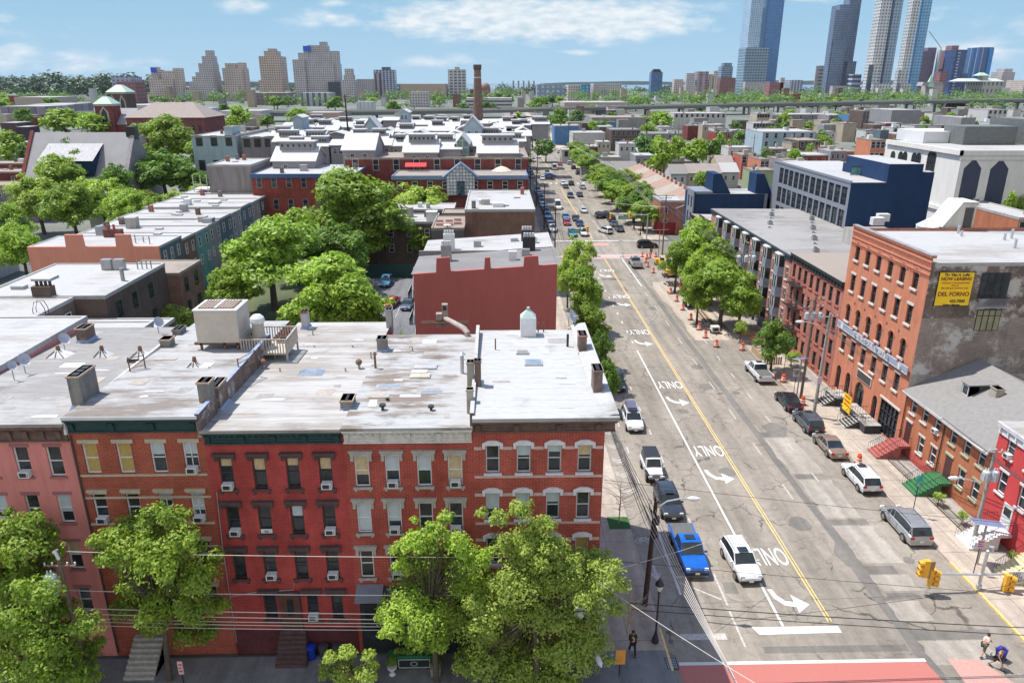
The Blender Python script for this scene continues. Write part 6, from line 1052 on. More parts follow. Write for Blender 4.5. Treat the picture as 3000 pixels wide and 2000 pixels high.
# orange brick pair with grey shingle roof
SHG=P('grey_shingle',(.20,.192,.185),.9,.12,2.5,bump=.3); OLV=P('olive_lintel',(.33,.36,.22),.8)
EZ=zc(5.95)
hw=[(64.8,zc(4.0),.95,1.65),(62.8,zc(4.0),.95,1.65),(60.7,zc(4.0),.95,1.65)]
lw_=[(62.55,zc(.75),.95,1.75),(60.5,zc(.75),.95,1.75)]
def pitched(t,ya,yb2,zt,m_,name='roof'):
    r=MB(); xr=XF+6.5; zr=zt+3.3; r.prism([(XF-.45,zt-.12),(XF-.45,zt+.02),(xr,zr),(XF+13.4,zt+.02),(XF+13.4,zt-.12),(xr,zr-.16)],'y',ya,yb2,m_); return r.build(name,t)
t=rhouse('brick_house','orange brick house with grey shingle roof, dormer and red stoop next to the loft building',59.6,66.2,EZ,OR2,None,hw+lw_,13,lintk=OWH); pitched(t,59.6,66.2,EZ,SHG); HA=t
m=MB(); 
for yy in(59.62,66.18): m.face([(XF,yy,EZ-.1),(XF+13,yy,EZ-.1),(XF+6.5,yy,EZ+3.2)],OR2)
m.build('gable_wall',t)
def gutter(m,ya,yb2): m.box(XF-.6,XF-.45,ya,yb2,EZ-.16,EZ-.0,P('pale_gutter',(.5,.5,.5)))
part(t,'gutter',lambda m:gutter(m,59.6,66.2)); part(t,'drainpipe',lambda m:m.tube([(XF-.12,66.0,EZ-.1),(XF-.12,66.0,.2)],.06,P('pipe_dark_red',(.2,.04,.03)),6))
def dormer(t,yc_,xx,m_):
    z=EZ+3.3*(xx-XF)/6.5; q=MB(); q.box(xx,xx+.9,yc_-.55,yc_+.55,z,z+1.2,DF if m_ else BEI); q.box(xx-.03,xx,yc_-.45,yc_+.45,z+.15,z+1.1,WHT); q.box(xx-.04,xx-.03,yc_-.35,yc_+.35,z+.25,z+1.0,GL); q.prism([(xx-.15,z+1.2),(xx-.15,z+1.28),(xx+2.6,z+1.38),(xx+2.6,z+1.2)],'y',yc_-.65,yc_+.65,SHG); q.box(xx,xx+2.2,yc_-.55,yc_-.5,z,z+1.2,DF); q.box(xx,xx+2.2,yc_+.5,yc_+.55,z,z+1.2,DF); q.build('dormer',t)
dormer(t,61.7,XF+2.6,1); chim(t,0,0,EZ+1.9,.7,.9,1.1,stucco('beige_chimney',(.42,.38,.33)),x=XF+4.1,y=59.6+.1,flu=0)
putpart(t,'W',XF,60.7,zc(3.95),'ac',ac_fn,'air_conditioner',.1)
REDP=P('stoop_red',(.34,.10,.085),.7,.15,3); GRNP=P('stoop_green',(.04,.15,.06),.6,.15,3); WSTEP=P('stoop_white',(.60,.59,.58),.7,.12,3); YSTEP=P('stoop_pale_yellow',(.58,.52,.32),.7,.12,3)
def stoop(label,ya,yb2,zt,m_,door=None,host=None,n_=7,x0=37.6,steps_dir=None):
    t=thing('stoop',label,'stoop',((x0+XF)/2,(ya+yb2)/2,0),off=True,group='front stoops on the right pavement')
    def st(m):
        run=(XF-.9-x0)/n_
        for k in range(n_): m.box(x0+run*k,x0+run*(k+1),ya,yb2,.12,.12+(zt-.12)*(k+1)/n_,m_)
        m.box(XF-.9,XF-.01,ya,yb2,.12 if n_<6 else zt-.25,zt,m_)
    part(t,'steps',st)
    def rl(m):
        for yy in(ya+.03,yb2-.03):
            m.tube([(x0,yy,1.0),(XF-.9,yy,zt+.9),(XF-.05,yy,zt+.9)],.022,BLK,5)
            for k in range(16):
                xx=x0+(XF-.1-x0)*k/15; zz=.12+(zt-.12)*min(1,(xx-x0)/(XF-.9-x0)); m.cyl(xx,yy,zz,zz+.9,.014,BLK,4)
    part(t,'railing',rl)
    if host: q=MB(); yc_=(ya+yb2)/2; q.box(XF-.02,XF-.004,yc_-.5,yc_+.5,zt,zt+2.2,door or DF); q.box(XF-.1,XF-.004,yc_-.62,yc_+.62,zt+2.2,zt+2.42,OLV if host is not HA else OWH); q.build('front_door',host)
    return t
stoop('red painted stoop with black railings beside the loft shopfront',64.0,65.9,1.5,REDP,P('dark_red_door',(.06,.02,.02)),HA)
t=rhouse('brick_house','orange brick house with olive lintels and green stoop below grey shingles',52.95,59.55,EZ+.15,OR2,None,[(58.2,zc(4.05),.95,1.65),(56.2,zc(4.05),.95,1.65),(54.2,zc(4.05),.95,1.65),(56.1,zc(.85),.95,1.75),(54.1,zc(.85),.95,1.75)],13,lintk=OLV); pitched(t,52.95,59.55,EZ+.15,SHG); HB=t
part(t,'gutter',lambda m:gutter(m,52.95,59.55)); part(t,'gable_wall',lambda m:[m.face([(XF,yy,EZ-.1),(XF+13,yy,EZ-.1),(XF+6.5,yy,EZ+3.3)],brick('dark_red_gable_brick',(.22,.05,.04))) for yy in(52.97,59.53)])
part(t,'drainpipe',lambda m:m.tube([(XF-.12,59.5,EZ),(XF-.12,59.5,.2)],.05,DF,6)); part(t,'roof_skylight',lambda m:m.box(XF+6.6,XF+8,53.6,54.4,EZ+3.0,EZ+3.4,CURB))
q=MB(); q.box(XF-.03,XF-.004,60.0,66.0,.12,zc(.3)+.0,P('basement_red',(.45,.09,.07),.8)); q.build('basement_wall',HA)
stoop('green painted stoop with black railings below the olive lintels',57.0,59.2,1.4,GRNP,P('dark_brown_door',(.08,.03,.03)),HB); stoop('white stone stoop with black railings beside the big solar panel',48.9,50.9,1.5,WSTEP,WHT,None,8,37.6); stoop('pale yellow stepped stoop at the right edge behind the signal mast',44.6,46.4,1.7,YSTEP,None,None,8,37.9)
RH=stucco('bright_red_render',(.50,.07,.07),.08,.5,.1)
t=rhouse('red_house','bright red three-storey house with white windows at the right edge',43,52.9,9.6,RH,RFW,[(51.3,7.1,.95,1.8),(48.9,7.1,.95,1.8),(46.5,7.1,.95,1.8),(51.3,3.9,.95,1.9),(48.9,3.9,.95,1.9),(46.5,3.9,.95,1.9),(46.8,.6,.95,1.7)],12,cor=P('white_cornice',(.6,.6,.62),.6),lintk=WHT,sidem=RH); putpart(t,'W',XF,51.3,7.1,'ac',ac_fn,'air_conditioner',.1); q=MB(); q.box(XF-.05,XF-.004,49.4,50.5,1.4,3.6,WHT); q.box(XF-.06,XF-.05,49.55,50.35,2.6,3.3,GL); q.build('front_door',t)
# brick building with black cornice and fire escape
BLKC=P('black_cornice',(.03,.035,.035),.6,.2)
yl,zl=PX(*rg(8,235,690),XF); yr=YB+.05
cu=[yr+1.2+i*1.93 for i in range(8)]; bw_=[(u,z,.9,1.9) for u in cu for z in(10.1,7.0,3.9,.9)]
t=rhouse('brick_building','reddish brick building with segmental arched windows, black cornice and fire escape',yr,98.3,13.3,RB,RFT,bw_,16,fm=DF,cor=BLKC,lintk=P('red_lintel',(.36,.09,.07),.8),cat='building',low=.2); BB=t
def fe(m):
    for z in(3.4,6.5,9.6):
        m.box(XF-1.1,XF-.02,93.6,96.8,z,z+.05,BLK); m.tube([(XF-1.1,93.6,z+.9),(XF-1.1,96.8,z+.9)],.025,BLK,4); m.tube([(XF-.02,93.6,z+.9),(XF-1.1,93.6,z+.9)],.025,BLK,4)
        for k in range(17): m.cyl(XF-1.1,93.6+.2*k,z,z+.9,.012,BLK,4)
        if z<9: 
            for s in(.3,.8): m.tube([(XF-s,94,z),(XF-s,96.4,z+3.1)],.03,BLK,4)
            for k in range(10): m.box(XF-.8,XF-.3,94+.25*k,94.15+.25*k,z+.32*k,z+.03+.32*k,RUST)
part(t,'fire_escape',fe)
for x_,y_ in [(46,86),(50,90),(48,94),(52,84)]: part(t,'roof_hatch',lambda m:m.box(x_,x_+1.1,y_,y_+.8,13.0,13.35,CURB))
# bay window building
y0,y1=98.35,138; BRB=brick('rosy_brick',(.47,.23,.18),(.40,.19,.15)); 
bays=[(101.9+5.0*i) for i in range(7)]
t=rhouse('apartment_building','long rosy brick apartment building with stacked grey bay windows and dark cornice',y0,y1,12.9,BRB,roofm('grey_white_roof',(.62,.60,.57),(.42,.40,.38),.42,sc=.5),[(99.6+5.0*i,z,.8,1.7) for i in range(8) for z in(9.2,6.2,3.2)],22,fm=WF,cor=P('dark_blue_grey_cornice',(.06,.07,.085),.6),lintk=OWH,cat='apartment building',low=.2)
BAYP=P('bay_panel_grey',(.22,.24,.30),.6,.15,3)
def bay(m):
    P_=[(-1.15,0),(-.75,-.75),(.75,-.75),(1.15,0)]
    for k in range(4):
        z=.5+3*k; m.prism(P_,'z',z,z+1.1,BAYP); m.prism([(x*.97,y*.97) for x,y in P_],'z',z+1.1,z+2.75,GL); m.prism([(x*1.06,y*1.08) for x,y in P_],'z',z+2.75,z+2.95,WHT if k==3 else BAYP)
        for x,y in((-.75,-.75),(.75,-.75),(0,-.76)): m.box(x-.06,x+.06,y-.02,y+.1,z+1.1,z+2.75,WF)
for u in bays: putpart(t,'W',XF,u,0,'bay',bay,'bay_window')
for i in range(26): x_,y_=44.5+(i*7%13)*1.1,100+i*1.42; part(t,'roof_unit',lambda m:(m.box(x_,x_+.7,y_,y_+.7,12.4,12.95+.5*(i%3==0),[GREYM,CURB,BEI][i%3]),m.cyl(x_+.35,y_+.35,12.95+.5*(i%3==0),13+.5*(i%3==0),.25,BLK,10)))
part(t,'stair_bulkhead',lambda m:m.box(52,58,102,108,12.4,15.0,stucco('bulkhead_grey',(.42,.40,.37)),top=RFT))
# small houses beyond
t=rhouse('corner_house','small brick house with white roof between the bay windows and the blue building, nearer one',138.05,145.2,10.6,RB,RFW,[(140,7.2,.9,1.6),(143,7.2,.9,1.6),(140,4.2,.9,1.6),(143,4.2,.9,1.6)],14,near=False,cor=BLKC); t=rhouse('corner_house','small brick house with sandy roof between the bay windows and the blue building, farther one',145.25,151.8,9.6,RB,RFT,[(147,6.4,.9,1.6),(150,6.4,.9,1.6)],14,near=False,cor=BLKC)
# dark blue modern building: white glazed front, navy side walls
NAVY=stucco('navy_render',(.026,.052,.115),.14,.25,.14); BWH=P('pale_cladding',(.18,.20,.235),.6,.06)
t=rhouse('modern_building','modern building with pale glazed front and long navy blue side wall beside the far junction','152' and 152,157,14.3,BWH,None,[(153.3,10.6,1.0,2.4),(155.6,10.6,1.0,2.4),(153.3,7.3,1.0,2.4),(155.6,7.3,1.0,2.4),(153.3,4,1.0,2.4),(155.6,4,1.0,2.4)],.5,style='grid',fm=P('charcoal_frame',(.05,.06,.07)),cat='building',near=False)
Q=lambda px,py=540:PY(px,py,152)[0]
m=MB(); z1=13.6; xe=Q(2252); m.box(XF+.3,xe,152,160,0,z1,NAVY,skip='b',top=RFW); m.box(XF+.3,XF+4,152,160,z1,z1+.5,BWH,skip='b'); m.prism([(Q(2090),z1),(Q(2090),z1+4),(Q(2112),z1+4),(Q(2145),z1)],'y',152.4,158,NAVY); m.prism([(Q(2216),z1),(Q(2216),z1+4),(Q(2238),z1+4),(Q(2262),z1+.6),(Q(2290),z1+.6),(Q(2330),z1+4.2),(Q(2352),z1+4.2),(Q(2352),z1-1),(Q(2216),z1-1)],'y',152.3,157,NAVY); m.box(xe,Q(2335),156,160,0,z1-.5,BWH,skip='b'); m.box(xe-.6,xe,151.8,156,0,z1,BWH); m.box(Q(2288),Q(2294),151.8,156,0,z1+.6,BWH); m.box(Q(2335),Q(2388),151.9,160,0,z1,NAVY,skip='b',top=RFW); m.box(Q(2330),Q(2338),151.7,156,0,z1+.3,BWH)
for a_,b_ in((2256,2284),(2297,2326)): m.box(Q(a_),Q(b_),155.9,155.99,5,z1-1.4,GL); m.box(Q(a_),Q(b_),155.8,155.9,9,9.4,BWH); m.box((Q(a_)+Q(b_))/2-.15,(Q(a_)+Q(b_))/2+.15,155.8,155.9,5,z1-1.4,BWH)
m.build('side_wing',t)
# second blue building closer, taller (between loft and arches)
xl,yl_=PZ(*rg(8,440,30),14.2); 
Yb=118.
a0=PY(*rg(8,765,110),Yb); a1=PY(*rg(8,1090,105),Yb); a2=PY(*rg(8,1530,25),Yb); zt2=a0[1]; zt3=PY(*rg(8,1110,-60),Yb)[1]
t=thing('modern_building','taller modern building with big navy blue wall and pale window front above the loft roof','building',((a0[0]+a2[0])/2,Yb+10,0),off=True)
m=MB(); XB0,XB1,XB2=a0[0],a1[0],a2[0]; DB=34
hl=[(Yb+.9+i*7.6+j*2.5,Yb+2.9+i*7.6+j*2.5,z,z+3.0) for i in range(4) for j in(0,1,2) for z in(zt2-3.9,zt2-7.6,zt2-11.3)]
wall(m,'W',XB0,Yb,Yb+DB,0,zt2-.1,hl,BWH,.2); m.face([(XB0,Yb,0),(XB2,Yb,0),(XB2,Yb,zt2),(XB0,Yb,zt2)],NAVY); m.box(XB1,XB2,Yb-.01,Yb+16,zt2-.5,zt3-1.0 if 0 else zt2+1.6,NAVY,skip='b',top=RFW); m.box(XB1,XB1+(XB2-XB1)*.74,Yb-.02,Yb+15,zt2+1.6,zt3,NAVY,skip='b',top=RFW); m.face([(XB2,Yb,0),(XB2,Yb+DB,0),(XB2,Yb+DB,zt2),(XB2,Yb,zt2)],NAVY); m.face([(XB0,Yb+DB,0),(XB2,Yb+DB,0),(XB2,Yb+DB,zt2),(XB0,Yb+DB,zt2)],BWH); m.build('wall',t)
m=MB(); m.face([(XB0,Yb,zt2),(XB2,Yb,zt2),(XB2,Yb+DB,zt2),(XB0,Yb+DB,zt2)],RFW); m.box(XB0-.1,XB0+.15,Yb-.03,Yb+DB,zt2-.15,zt2+.25,BWH); m.build('roof',t)
for a_,b_,z,z2 in hl: putwin(t,'W',XB0,(a_+b_)/2,z,b_-a_,z2-z,'grid',P('charcoal_frame',(.05,.06,.07)),GL,False,.15)
part(t,'roof_terrace_rail',lambda m:[m.box(XB0+4+i*1.1,XB0+4.06+i*1.1,Yb+9,Yb+9.05,zt2,zt2+1.5,BLK) for i in range(10)]+[m.box(XB0+4,XB0+14,Yb+9,Yb+9.04,zt2+1.4,zt2+1.5,BLK),m.box(XB0+4,XB0+14,Yb+9.01,Yb+9.03,zt2+.1,zt2+1.4,P('teal_glass',(.12,.26,.25),.2))]); part(t,'roof_condensers',lambda m:[m.box(XB0+9+.9*i,XB0+9.7+.9*i,Yb+2.5,Yb+3.3,zt2,zt2+1.5,GREYM) for i in range(6)])
# white building with arched windows and tall dark panels at far right
AW=stucco('white_arcade_render',(.66,.64,.61),.06,.3,.1); NP_=P('navy_panel',(.03,.04,.075),.5,.1)
ZA=22.; XA,Yn=PZ(2820,445,ZA); Yf=PX(2597,415,XA)[0]
t=thing('arcaded_building','big white building with small arched windows and tall navy panels at the right edge','building',(XA+30,Yn,0),off=True)
part(t,'wall',lambda m:m.box(XA,XA+90,Yn,Yf,0,ZA,AW,skip='b',top=RFW)); part(t,'cornice',lambda m:(m.box(XA-.5,XA+90,Yn-.5,Yn-.01,ZA-.7,ZA+.3,AW),m.box(XA-.25,XA+90,Yn-.25,Yn-.01,ZA-1.6,ZA-.7,AW),m.box(XA-.5,XA-.01,Yn-.5,Yn+30,ZA-.7,ZA+.3,AW),m.box(XA-.4,XA-.01,Yn,Yn+14,ZA-12.4,ZA-11.6,AW)))
for n,x0,x1,yt in [(4,1815,1975,1475),(4,2060,2225,1480)]:
    q=MB(); a_,zt4=PY(*rg(n,x0,yt),Yn); b_,_=PY(*rg(n,x1,yt),Yn); q.prism([(a_,2),(a_,zt4-1.6),(a_+1.4,zt4),(b_-1.4,zt4),(b_,zt4-1.6),(b_,2)],'y',Yn-.06,Yn-.01,NP_)
    for k in range(4): q.box(a_+1.9,b_-1.7,Yn-.08,Yn-.06,zt4-4.6-4.6*k,zt4-1.9-4.6*k,P('panel_window_pale',(.20,.24,.24),.25,.8,1.5) if x0==1815 else GLB)
    q.build('tall_window_panel',t)
for x_,y_,h_ in((1145,1455,3.4),(1215,1460,3.4),(1255,1462,3.4),(1340,1472,3.4),(1380,1475,3.4),(1480,1510,5.5),(1510,1515,5.5)):
    yy_,zz=PX(*rg(4,x_,y_),XA); putwin(t,'W',XA,yy_,zz-h_/2,2.0,h_,'arch',DF,GL,False,-.06)
part(t,'roof_room',lambda m:(m.box(XA+24,XA+52,Yn+14,Yn+30,ZA,ZA+5.5,P('slate_wall',(.12,.13,.13)),skip='b',top=RFG),m.box(XA+4,XA+20,Yn+22,Yn+34,ZA,ZA+2.6,WHT,skip='b'),m.box(XA+10,XA+22,Yf-14,Yf-6,ZA,ZA+4,DBB if 0 else P('slate_wall',(.12,.13,.13)),skip='b')))
# ================================================================ middle distance
def bld(name,label,cat,x0,x1,y0,y1,h,wm,rm,cols=0,rows=0,ww=1.0,wh=1.7,fl=3.1,side=None,scol=0,style='dh',fm=None,pm=None,par=.4,cor=None,group=None,top=None,near=False,bits=0,base=0,wz=None):
    """flat-roofed block: wall, roof, windows on the side facing us and on one flank"""
    t=thing(name,label,cat,((x0+x1)/2,(y0+y1)/2,base),group=group,off=True); m=MB(); m.box(x0,x1,y0,y1,base,h,wm,skip='tb'); m.build('wall',t)
    r=MB(); slab(r,x0-.05,x1+.05,y0-.05,y1+.05,h+par*.5,rm,par*.5 if par<.5 else par,.25,cor or rm); rb=random.Random(int(x0*7+y0*3)); ro=r.build('roof',t)
    fm=fm or WF; z=(wz if wz is not None else h-2.9)
    for j in range(rows):
        for i in range(cols): putwin(t,'S',y0,x0+(x1-x0)*(i+.5)/cols,z-j*fl,ww,wh,style,fm,pm,False,-.02)
        for i in range(scol): putwin(t,side,x0 if side=='W' else x1,y0+(y1-y0)*(i+.5)/scol,z-j*fl,ww,wh,style,fm,pm,False,-.02)
    if cor: c=MB(); c.box(x0-.15,x1+.15,y0-.35,y0-.004,h-.7,h+par*.5+.03,cor); c.build('cornice',t)
    for i in range(bits):
        a=rb.uniform(x0+1,x1-1.6); b_=rb.uniform(y0+1,y1-1.6); q=MB(); k=rb.random()
        if k<.4: q.box(a,a+.7,b_,b_+.9,h-.3,h+1.3,rb.choice([CB,CC,RB])); q.build('chimney',t)
        elif k<.75: s_=rb.uniform(.8,2.2); q.box(a,a+s_,b_,b_+s_,h-.3,h+rb.uniform(.5,2.0),rb.choice([GREYM,WHT,CONC])); q.build('roof_unit',t)
        else: q.box(a,a+1.2,b_,b_+1.,h-.3,h+.25,CURB); q.build('roof_hatch',t)
    return t
def pb(name,label,cat,pl,pr,pt,h,dep,wm,rm,yfix=None,pt2=None,flank=False,**k):
    y=yfix or PZ((pl+pr)/2,pt,h)[1]
    if yfix: h=PY((pl+pr)/2,pt,y)[1]
    x0=PY(pl,pt,y)[0]; x1=PY(pr,pt,y)[0]
    if flank and pl>1560: x0=min(PY(pl,pt,y+dep)[0],x0+(x1-x0)*.45)
    return bld(name,label,cat,x0,x1,y,y+dep,h,wm,rm,**k)
MRN=stucco('maroon_render',(.40,.12,.11),.05,.5,.08); BRN=brick('brown_brick',(.22,.13,.10),(.18,.105,.08)); DGR=stucco('dark_grey_render',(.12,.12,.12),.12,.5,.15); SAL=stucco('salmon_render',(.74,.31,.23),.06,.6,.1); SLA=stucco('slate_blue_render',(.12,.16,.19),.1); TEA=stucco('teal_render',(.16,.32,.30),.1); WRD=stucco('white_render',(.47,.47,.46),.08,.4,.15); GRD=stucco('grey_render',(.27,.27,.28),.12,.4,.2); BLR=stucco('pale_blue_render',(.33,.42,.47),.08,.5,.15); DBB=brick('dark_brown_brick',(.13,.095,.08),(.10,.075,.065)); RDB=brick('dark_red_brick',(.20,.055,.045),(.16,.045,.04)); BRD=brick('bright_dark_red_brick',(.27,.06,.045),(.22,.05,.04)); TANR=stucco('tan_render2',(.38,.32,.25),.1,.4,.15); CREAM=stucco('cream_render',(.46,.41,.31),.08); YELR=stucco('yellow_render',(.48,.36,.17),.08); BLUC=P('blue_cornice',(.045,.10,.22),.5,.15); BLU2=P('pale_blue_cornice',(.14,.22,.34),.5,.15); BLUB=stucco('blue_render',(.10,.21,.40),.06); PNK=stucco('pink_red_render',(.45,.14,.11),.1); GRN=stucco('sage_render',(.30,.36,.22),.1); MGR=stucco('mauve_grey_render',(.24,.22,.24),.08)
# maroon-walled house on the avenue
t=thing('maroon_house','house with a plain maroon side wall, stepped chimney parapet and grey roof beside the avenue','house',(-1.5,92,0),off=True); Y0=84.
zl=14.15; zr=15.25; xl,xr=-9.75,7.15; m=MB(); q=lambda px: PY(px,800,Y0)[0]
prof=[(xl,0),(xr,0),(xr,zr)]
for a,b_,c in [(q(1576),q(1536),1.15),(q(1436),q(1421),1.35),(q(1318),q(1280),1.7)]:
    f_=lambda x:zl+(zr-zl)*(x-xl)/(xr-xl); prof+=[(a+.1,f_(a)),(a,f_(a)+c),(b_,f_(b_)+c),(b_-.1,f_(b_))]
prof.append((xl,zl)); m.prism(prof,'y',Y0,Y0+.35,MRN); m.face([(xl,Y0,0),(xl,104,0),(xl,104,zl-.2),(xl,Y0,zl-.2)],DBB); m.face([(xr,Y0,0),(xr,104,0),(xr,104,zr-.1),(xr,Y0,zr-.1)],RDB); m.face([(xl,104,0),(xr,104,0),(xr,104,zr),(xl,104,zl)],RDB); m.build('wall',t)
m=MB(); m.face([(xl-.3,Y0+.35,zl-.12),(xr+.5,Y0+.35,zr-.12),(xr+.5,94,zr-.12),(xl-.3,94,zl-.12)],RFG); m.face([(xl,94.3,zl-.1),(xr+.3,94.3,zr-.1),(xr+.3,104,zr-.1),(xl,104,zl-.1)],RFW); m.box(xl-.3,xr+.3,94,94.3,zl-.4,zl+.55,RFG,skip='b'); m.build('roof',t)
for n,x,y,w_,d,h_,mm in [(6,1750,790,1.3,.9,1.5,GREYM),(6,1775,690,1.5,.7,1.6,WHT),(7,155,740,1.6,.9,1.9,BLK),(7,135,650,1.5,.8,1.6,BLK)]:
    X_,Y_=PZ(*rg(n,x,y),14.8); part(t,'chimney',lambda m:[m.box(X_-w_/2,X_+w_/2,Y_-d/2,Y_+d/2,14.2,14.8+h_,mm)]+[m.cyl(X_-w_*.35+w_*.23*i,Y_,14.8+h_,15.3+h_,.14,WHT,8) for i in range(4)])
for x,y,h_ in [(1.5,88,1.0),(3.2,90,.8),(4.5,97,1.0),(2,99,.4),(-3,97,.4)]: part(t,'roof_unit',lambda m:m.box(x,x+1.0,y,y+.8,14.4,14.9+h_,rb_) ) if (rb_:=[GREYM,WHT,CURB][int(x)%3]) else 0
def fe2(m):
    for z in(3.2,6.6,10): m.box(xl-1.2,xl-.05,88,92,z,z+.05,BLK); m.tube([(xl-1.2,88,z+.9),(xl-1.2,92,z+.9)],.03,WHT,4); [m.cyl(xl-1.2,88+.25*k,z,z+.9,.015,BLK,4) for k in range(17)]; m.tube([(xl-.7,88.2,z),(xl-.7,91,z+3.3)],.04,WHT,4)
part(t,'fire_escape',fe2)
# brown brick with grey terrace wing
bld('brown_building','brown brick building with white roof full of vents, beyond the maroon wall','building',-5.3,6.7,126,150,14.7,BRN,RFW,bits=7,par=.3); bld('terrace_wing','dark grey low wing with a furnished roof terrace beside the brown brick building','building',-10.8,-5.35,122,134,12.3,DGR,RFT,par=.3)
for i,(dx,dy) in enumerate([(1,1),(2.6,1.2),(4,2.2)]):
    t=thing('terrace_sofa','pinkish outdoor seat on the grey roof terrace, %s from the left'%['first','second','third'][i],'seat',(-10.6+dx,124+dy,12.2),off=True,group='terrace furniture'); x,y=t.location.x,t.location.y; part(t,'seat',lambda m:m.box(x-.6,x+.6,y-.4,y+.4,12.3,12.75,P('cushion_pink',(.42,.27,.24),.9))); part(t,'backrest',lambda m:m.box(x-.6,x+.6,y+.3,y+.45,12.75,13.2,P('cushion_pink',(.42,.27,.24),.9)))
part(tag(thing('roof_table','low pale table on the grey roof terrace','table',(-8.2,123.2,12.3),off=True)),'table_top',lambda m:(m.cyl(-8.2,123.2,12.7,12.75,.7,P('table_pale',(.5,.42,.38),.7),14),m.cyl(-8.2,123.2,12.3,12.7,.1,BLK,8)))
# house rear row on the left: salmon wall and its row
XR=-53.2
t=bld('salmon_house','house with a plain salmon side wall, stepped parapet and dark blue-grey back','house',-73.6,XR,115.5,124,10.9,SLA,RFW,par=.2); q=MB(); x_=lambda px:PY(px,690,115.3)[0]; P_=[(-73.6,0),(XR,0),(XR,11.0)]
for a,b_ in((382,338),(241,190)): P_+=[(x_(a)+.1,11),(x_(a),12.9),(x_(b_),12.9),(x_(b_)-.1,11.0)]
q.prism(P_+[(-73.6,11)],'y',115.1,115.48,SAL); q.build('side_wall',t)
for u in(117,119.6,122.2): [putwin(t,'E',XR,u,z,1.0,1.9,'dh',WF,None,False,-.02) for z in(8.0,4.6,1.2)]
for x,y,h_,r_ in [(-62,120,1.0,0),(-58,118,1.4,0),(-57,118.6,1.0,0),(-55.5,117.4,1.3,0)]: part(t,'vent_pipe',lambda m:m.cyl(x,y,10.8,10.9+h_,.09,GREYM,8))
part(t,'chimney',lambda m:(m.box(-65.5,-62.6,122.8,123.9,10.8,12.2,brick('sooty_red_brick',(.2,.08,.07))),m.cyl(-64.8,123.3,12.2,13.0,.2,PNK,8),m.cyl(-63.8,123.3,12.2,13.0,.2,PNK,8)))
yy=124.05
for i,(w_,wm,l,zz) in enumerate([(5.6,BRN,'brown brick back',10.3),(6.2,TEA,'teal green back',10.3),(6.2,GRD,'grey back',10.4),(6.2,SLA,'slate back',10.6),(6.2,GRD,'second grey back',10.4),(6.4,SLA,'second slate back',10.8),(6.4,GRD,'third grey back',10.6),(6.4,DBB,'dark brick back',10.7),(6.6,RDB,'dark red brick back',10.9)]):
    t=bld('terrace_house','terrace house with %s, in the row beyond the salmon wall'%l,'house',-73,XR+.1*(i%2),yy,yy+w_,zz,wm,RFW,par=.2,bits=3,group=None)
    for u in(yy+1.4,yy+w_-1.4): [putwin(t,'E',XR+.1*(i%2),u,z,1.0,1.8,'dh',WF,None,False,-.02) for z in(zz-2.8,zz-6)]
    yy+=w_+.04
# row closer at left with white roofs
t=bld('rear_house','white-roofed house with dark grey side wall and ladder hoops at the left','house',-47-13,-45.3,82.8,99,12.0,DBB,RFW,par=.25); 
for u in(85.5,89.5,94): [putwin(t,'E',-45.3,u,z,1.1,2.0,'dh',P('dark_green_frame',(.03,.05,.04)),None,False,-.02) for z in(8.7,5.2)]
part(t,'chimney',lambda m:(m.box(-53.5,-51.3,82.7,83.7,11.5,13.2,DBB),[m.cyl(-53+.5*i,83.2,13.2,13.8,.17,BLK,8) for i in range(4)])); part(t,'skylight',lambda m:(m.box(-58,-55.6,90,92,11.9,12.3,CURB),m.frus(-58,-55.6,90,92,12.3,12.9,1,.8,P('wired_glass',(.58,.56,.54),.4)),m.box(-58,-56.5,86,87,11.9,12.4,CURB))); part(t,'air_unit',lambda m:[m.box(-52+1.6*i,-50.7+1.6*i,95.5,96.3,12,13.4,GREYM) for i in(0,1)]); part(t,'vent_pipe',lambda m:[m.cyl(-47.5+.6*i,96,12,13.2,.08,GREYM,6) for i in range(4)]+[m.cyl(-46.6,90,11,13.6,.25,GREYM,8)])
t=bld('rear_house','narrow tan-roofed brick house with tall dark windows behind the ladder hoops','house',-52,-43.6,99.1,107,10.6,BRN,RFT,par=.2)
for u in(101,104.6): [putwin(t,'E',-43.6,u,z,1.1,2.1,'dh',P('dark_green_frame',(.03,.05,.04)),None,False,-.02) for z in(7.6,4.2)]
t=bld('rear_house','brick house with white roof and white sash windows at the left edge','house',-72,-55.9+7,72.5,82.7,11.9,brick('grey_brown_brick',(.19,.15,.13)),RFW,par=.2)
for u in(74.5,78.2,81): putwin(t,'E',-48.9,u,7.8 if u<80 else 8.5,1.2,2.1,'dh',WF,None,False,-.02)
def hoops(m,x,y,z):
    for d in(0,.6): m.tube([(x+.5,y+d,z-5),(x+.5,y+d,z+.6),(x+.2,y+d,z+1.3),(x-.5,y+d,z+1.3),(x-.8,y+d,z+.4),(x-.8,y+d,z)],.04,BLK,5)
    [m.tube([(x+.5,y,z-4.5+.4*k),(x+.5,y+.6,z-4.5+.4*k)],.025,BLK,4) for k in range(12)]
part(t,'roof_ladder',lambda m:hoops(m,-49,76.5,11.9))
bld('rear_wing','low white-roofed rear wing behind the pink house','house',-60,-34.05,59,70,13.0,CC,RFW,par=.2); bld('rear_wing','low rear wing with hooped ladder beside the dark walled house','house',-48.8,-37.6,70.1,82.4,9.4,DBB,RFW,par=.2)
bld('left_neighbour','white roofed house left of the pink row house','house',-50,-34.05,40,58.9,17.0,PINK,RFW,par=.2,bits=1)
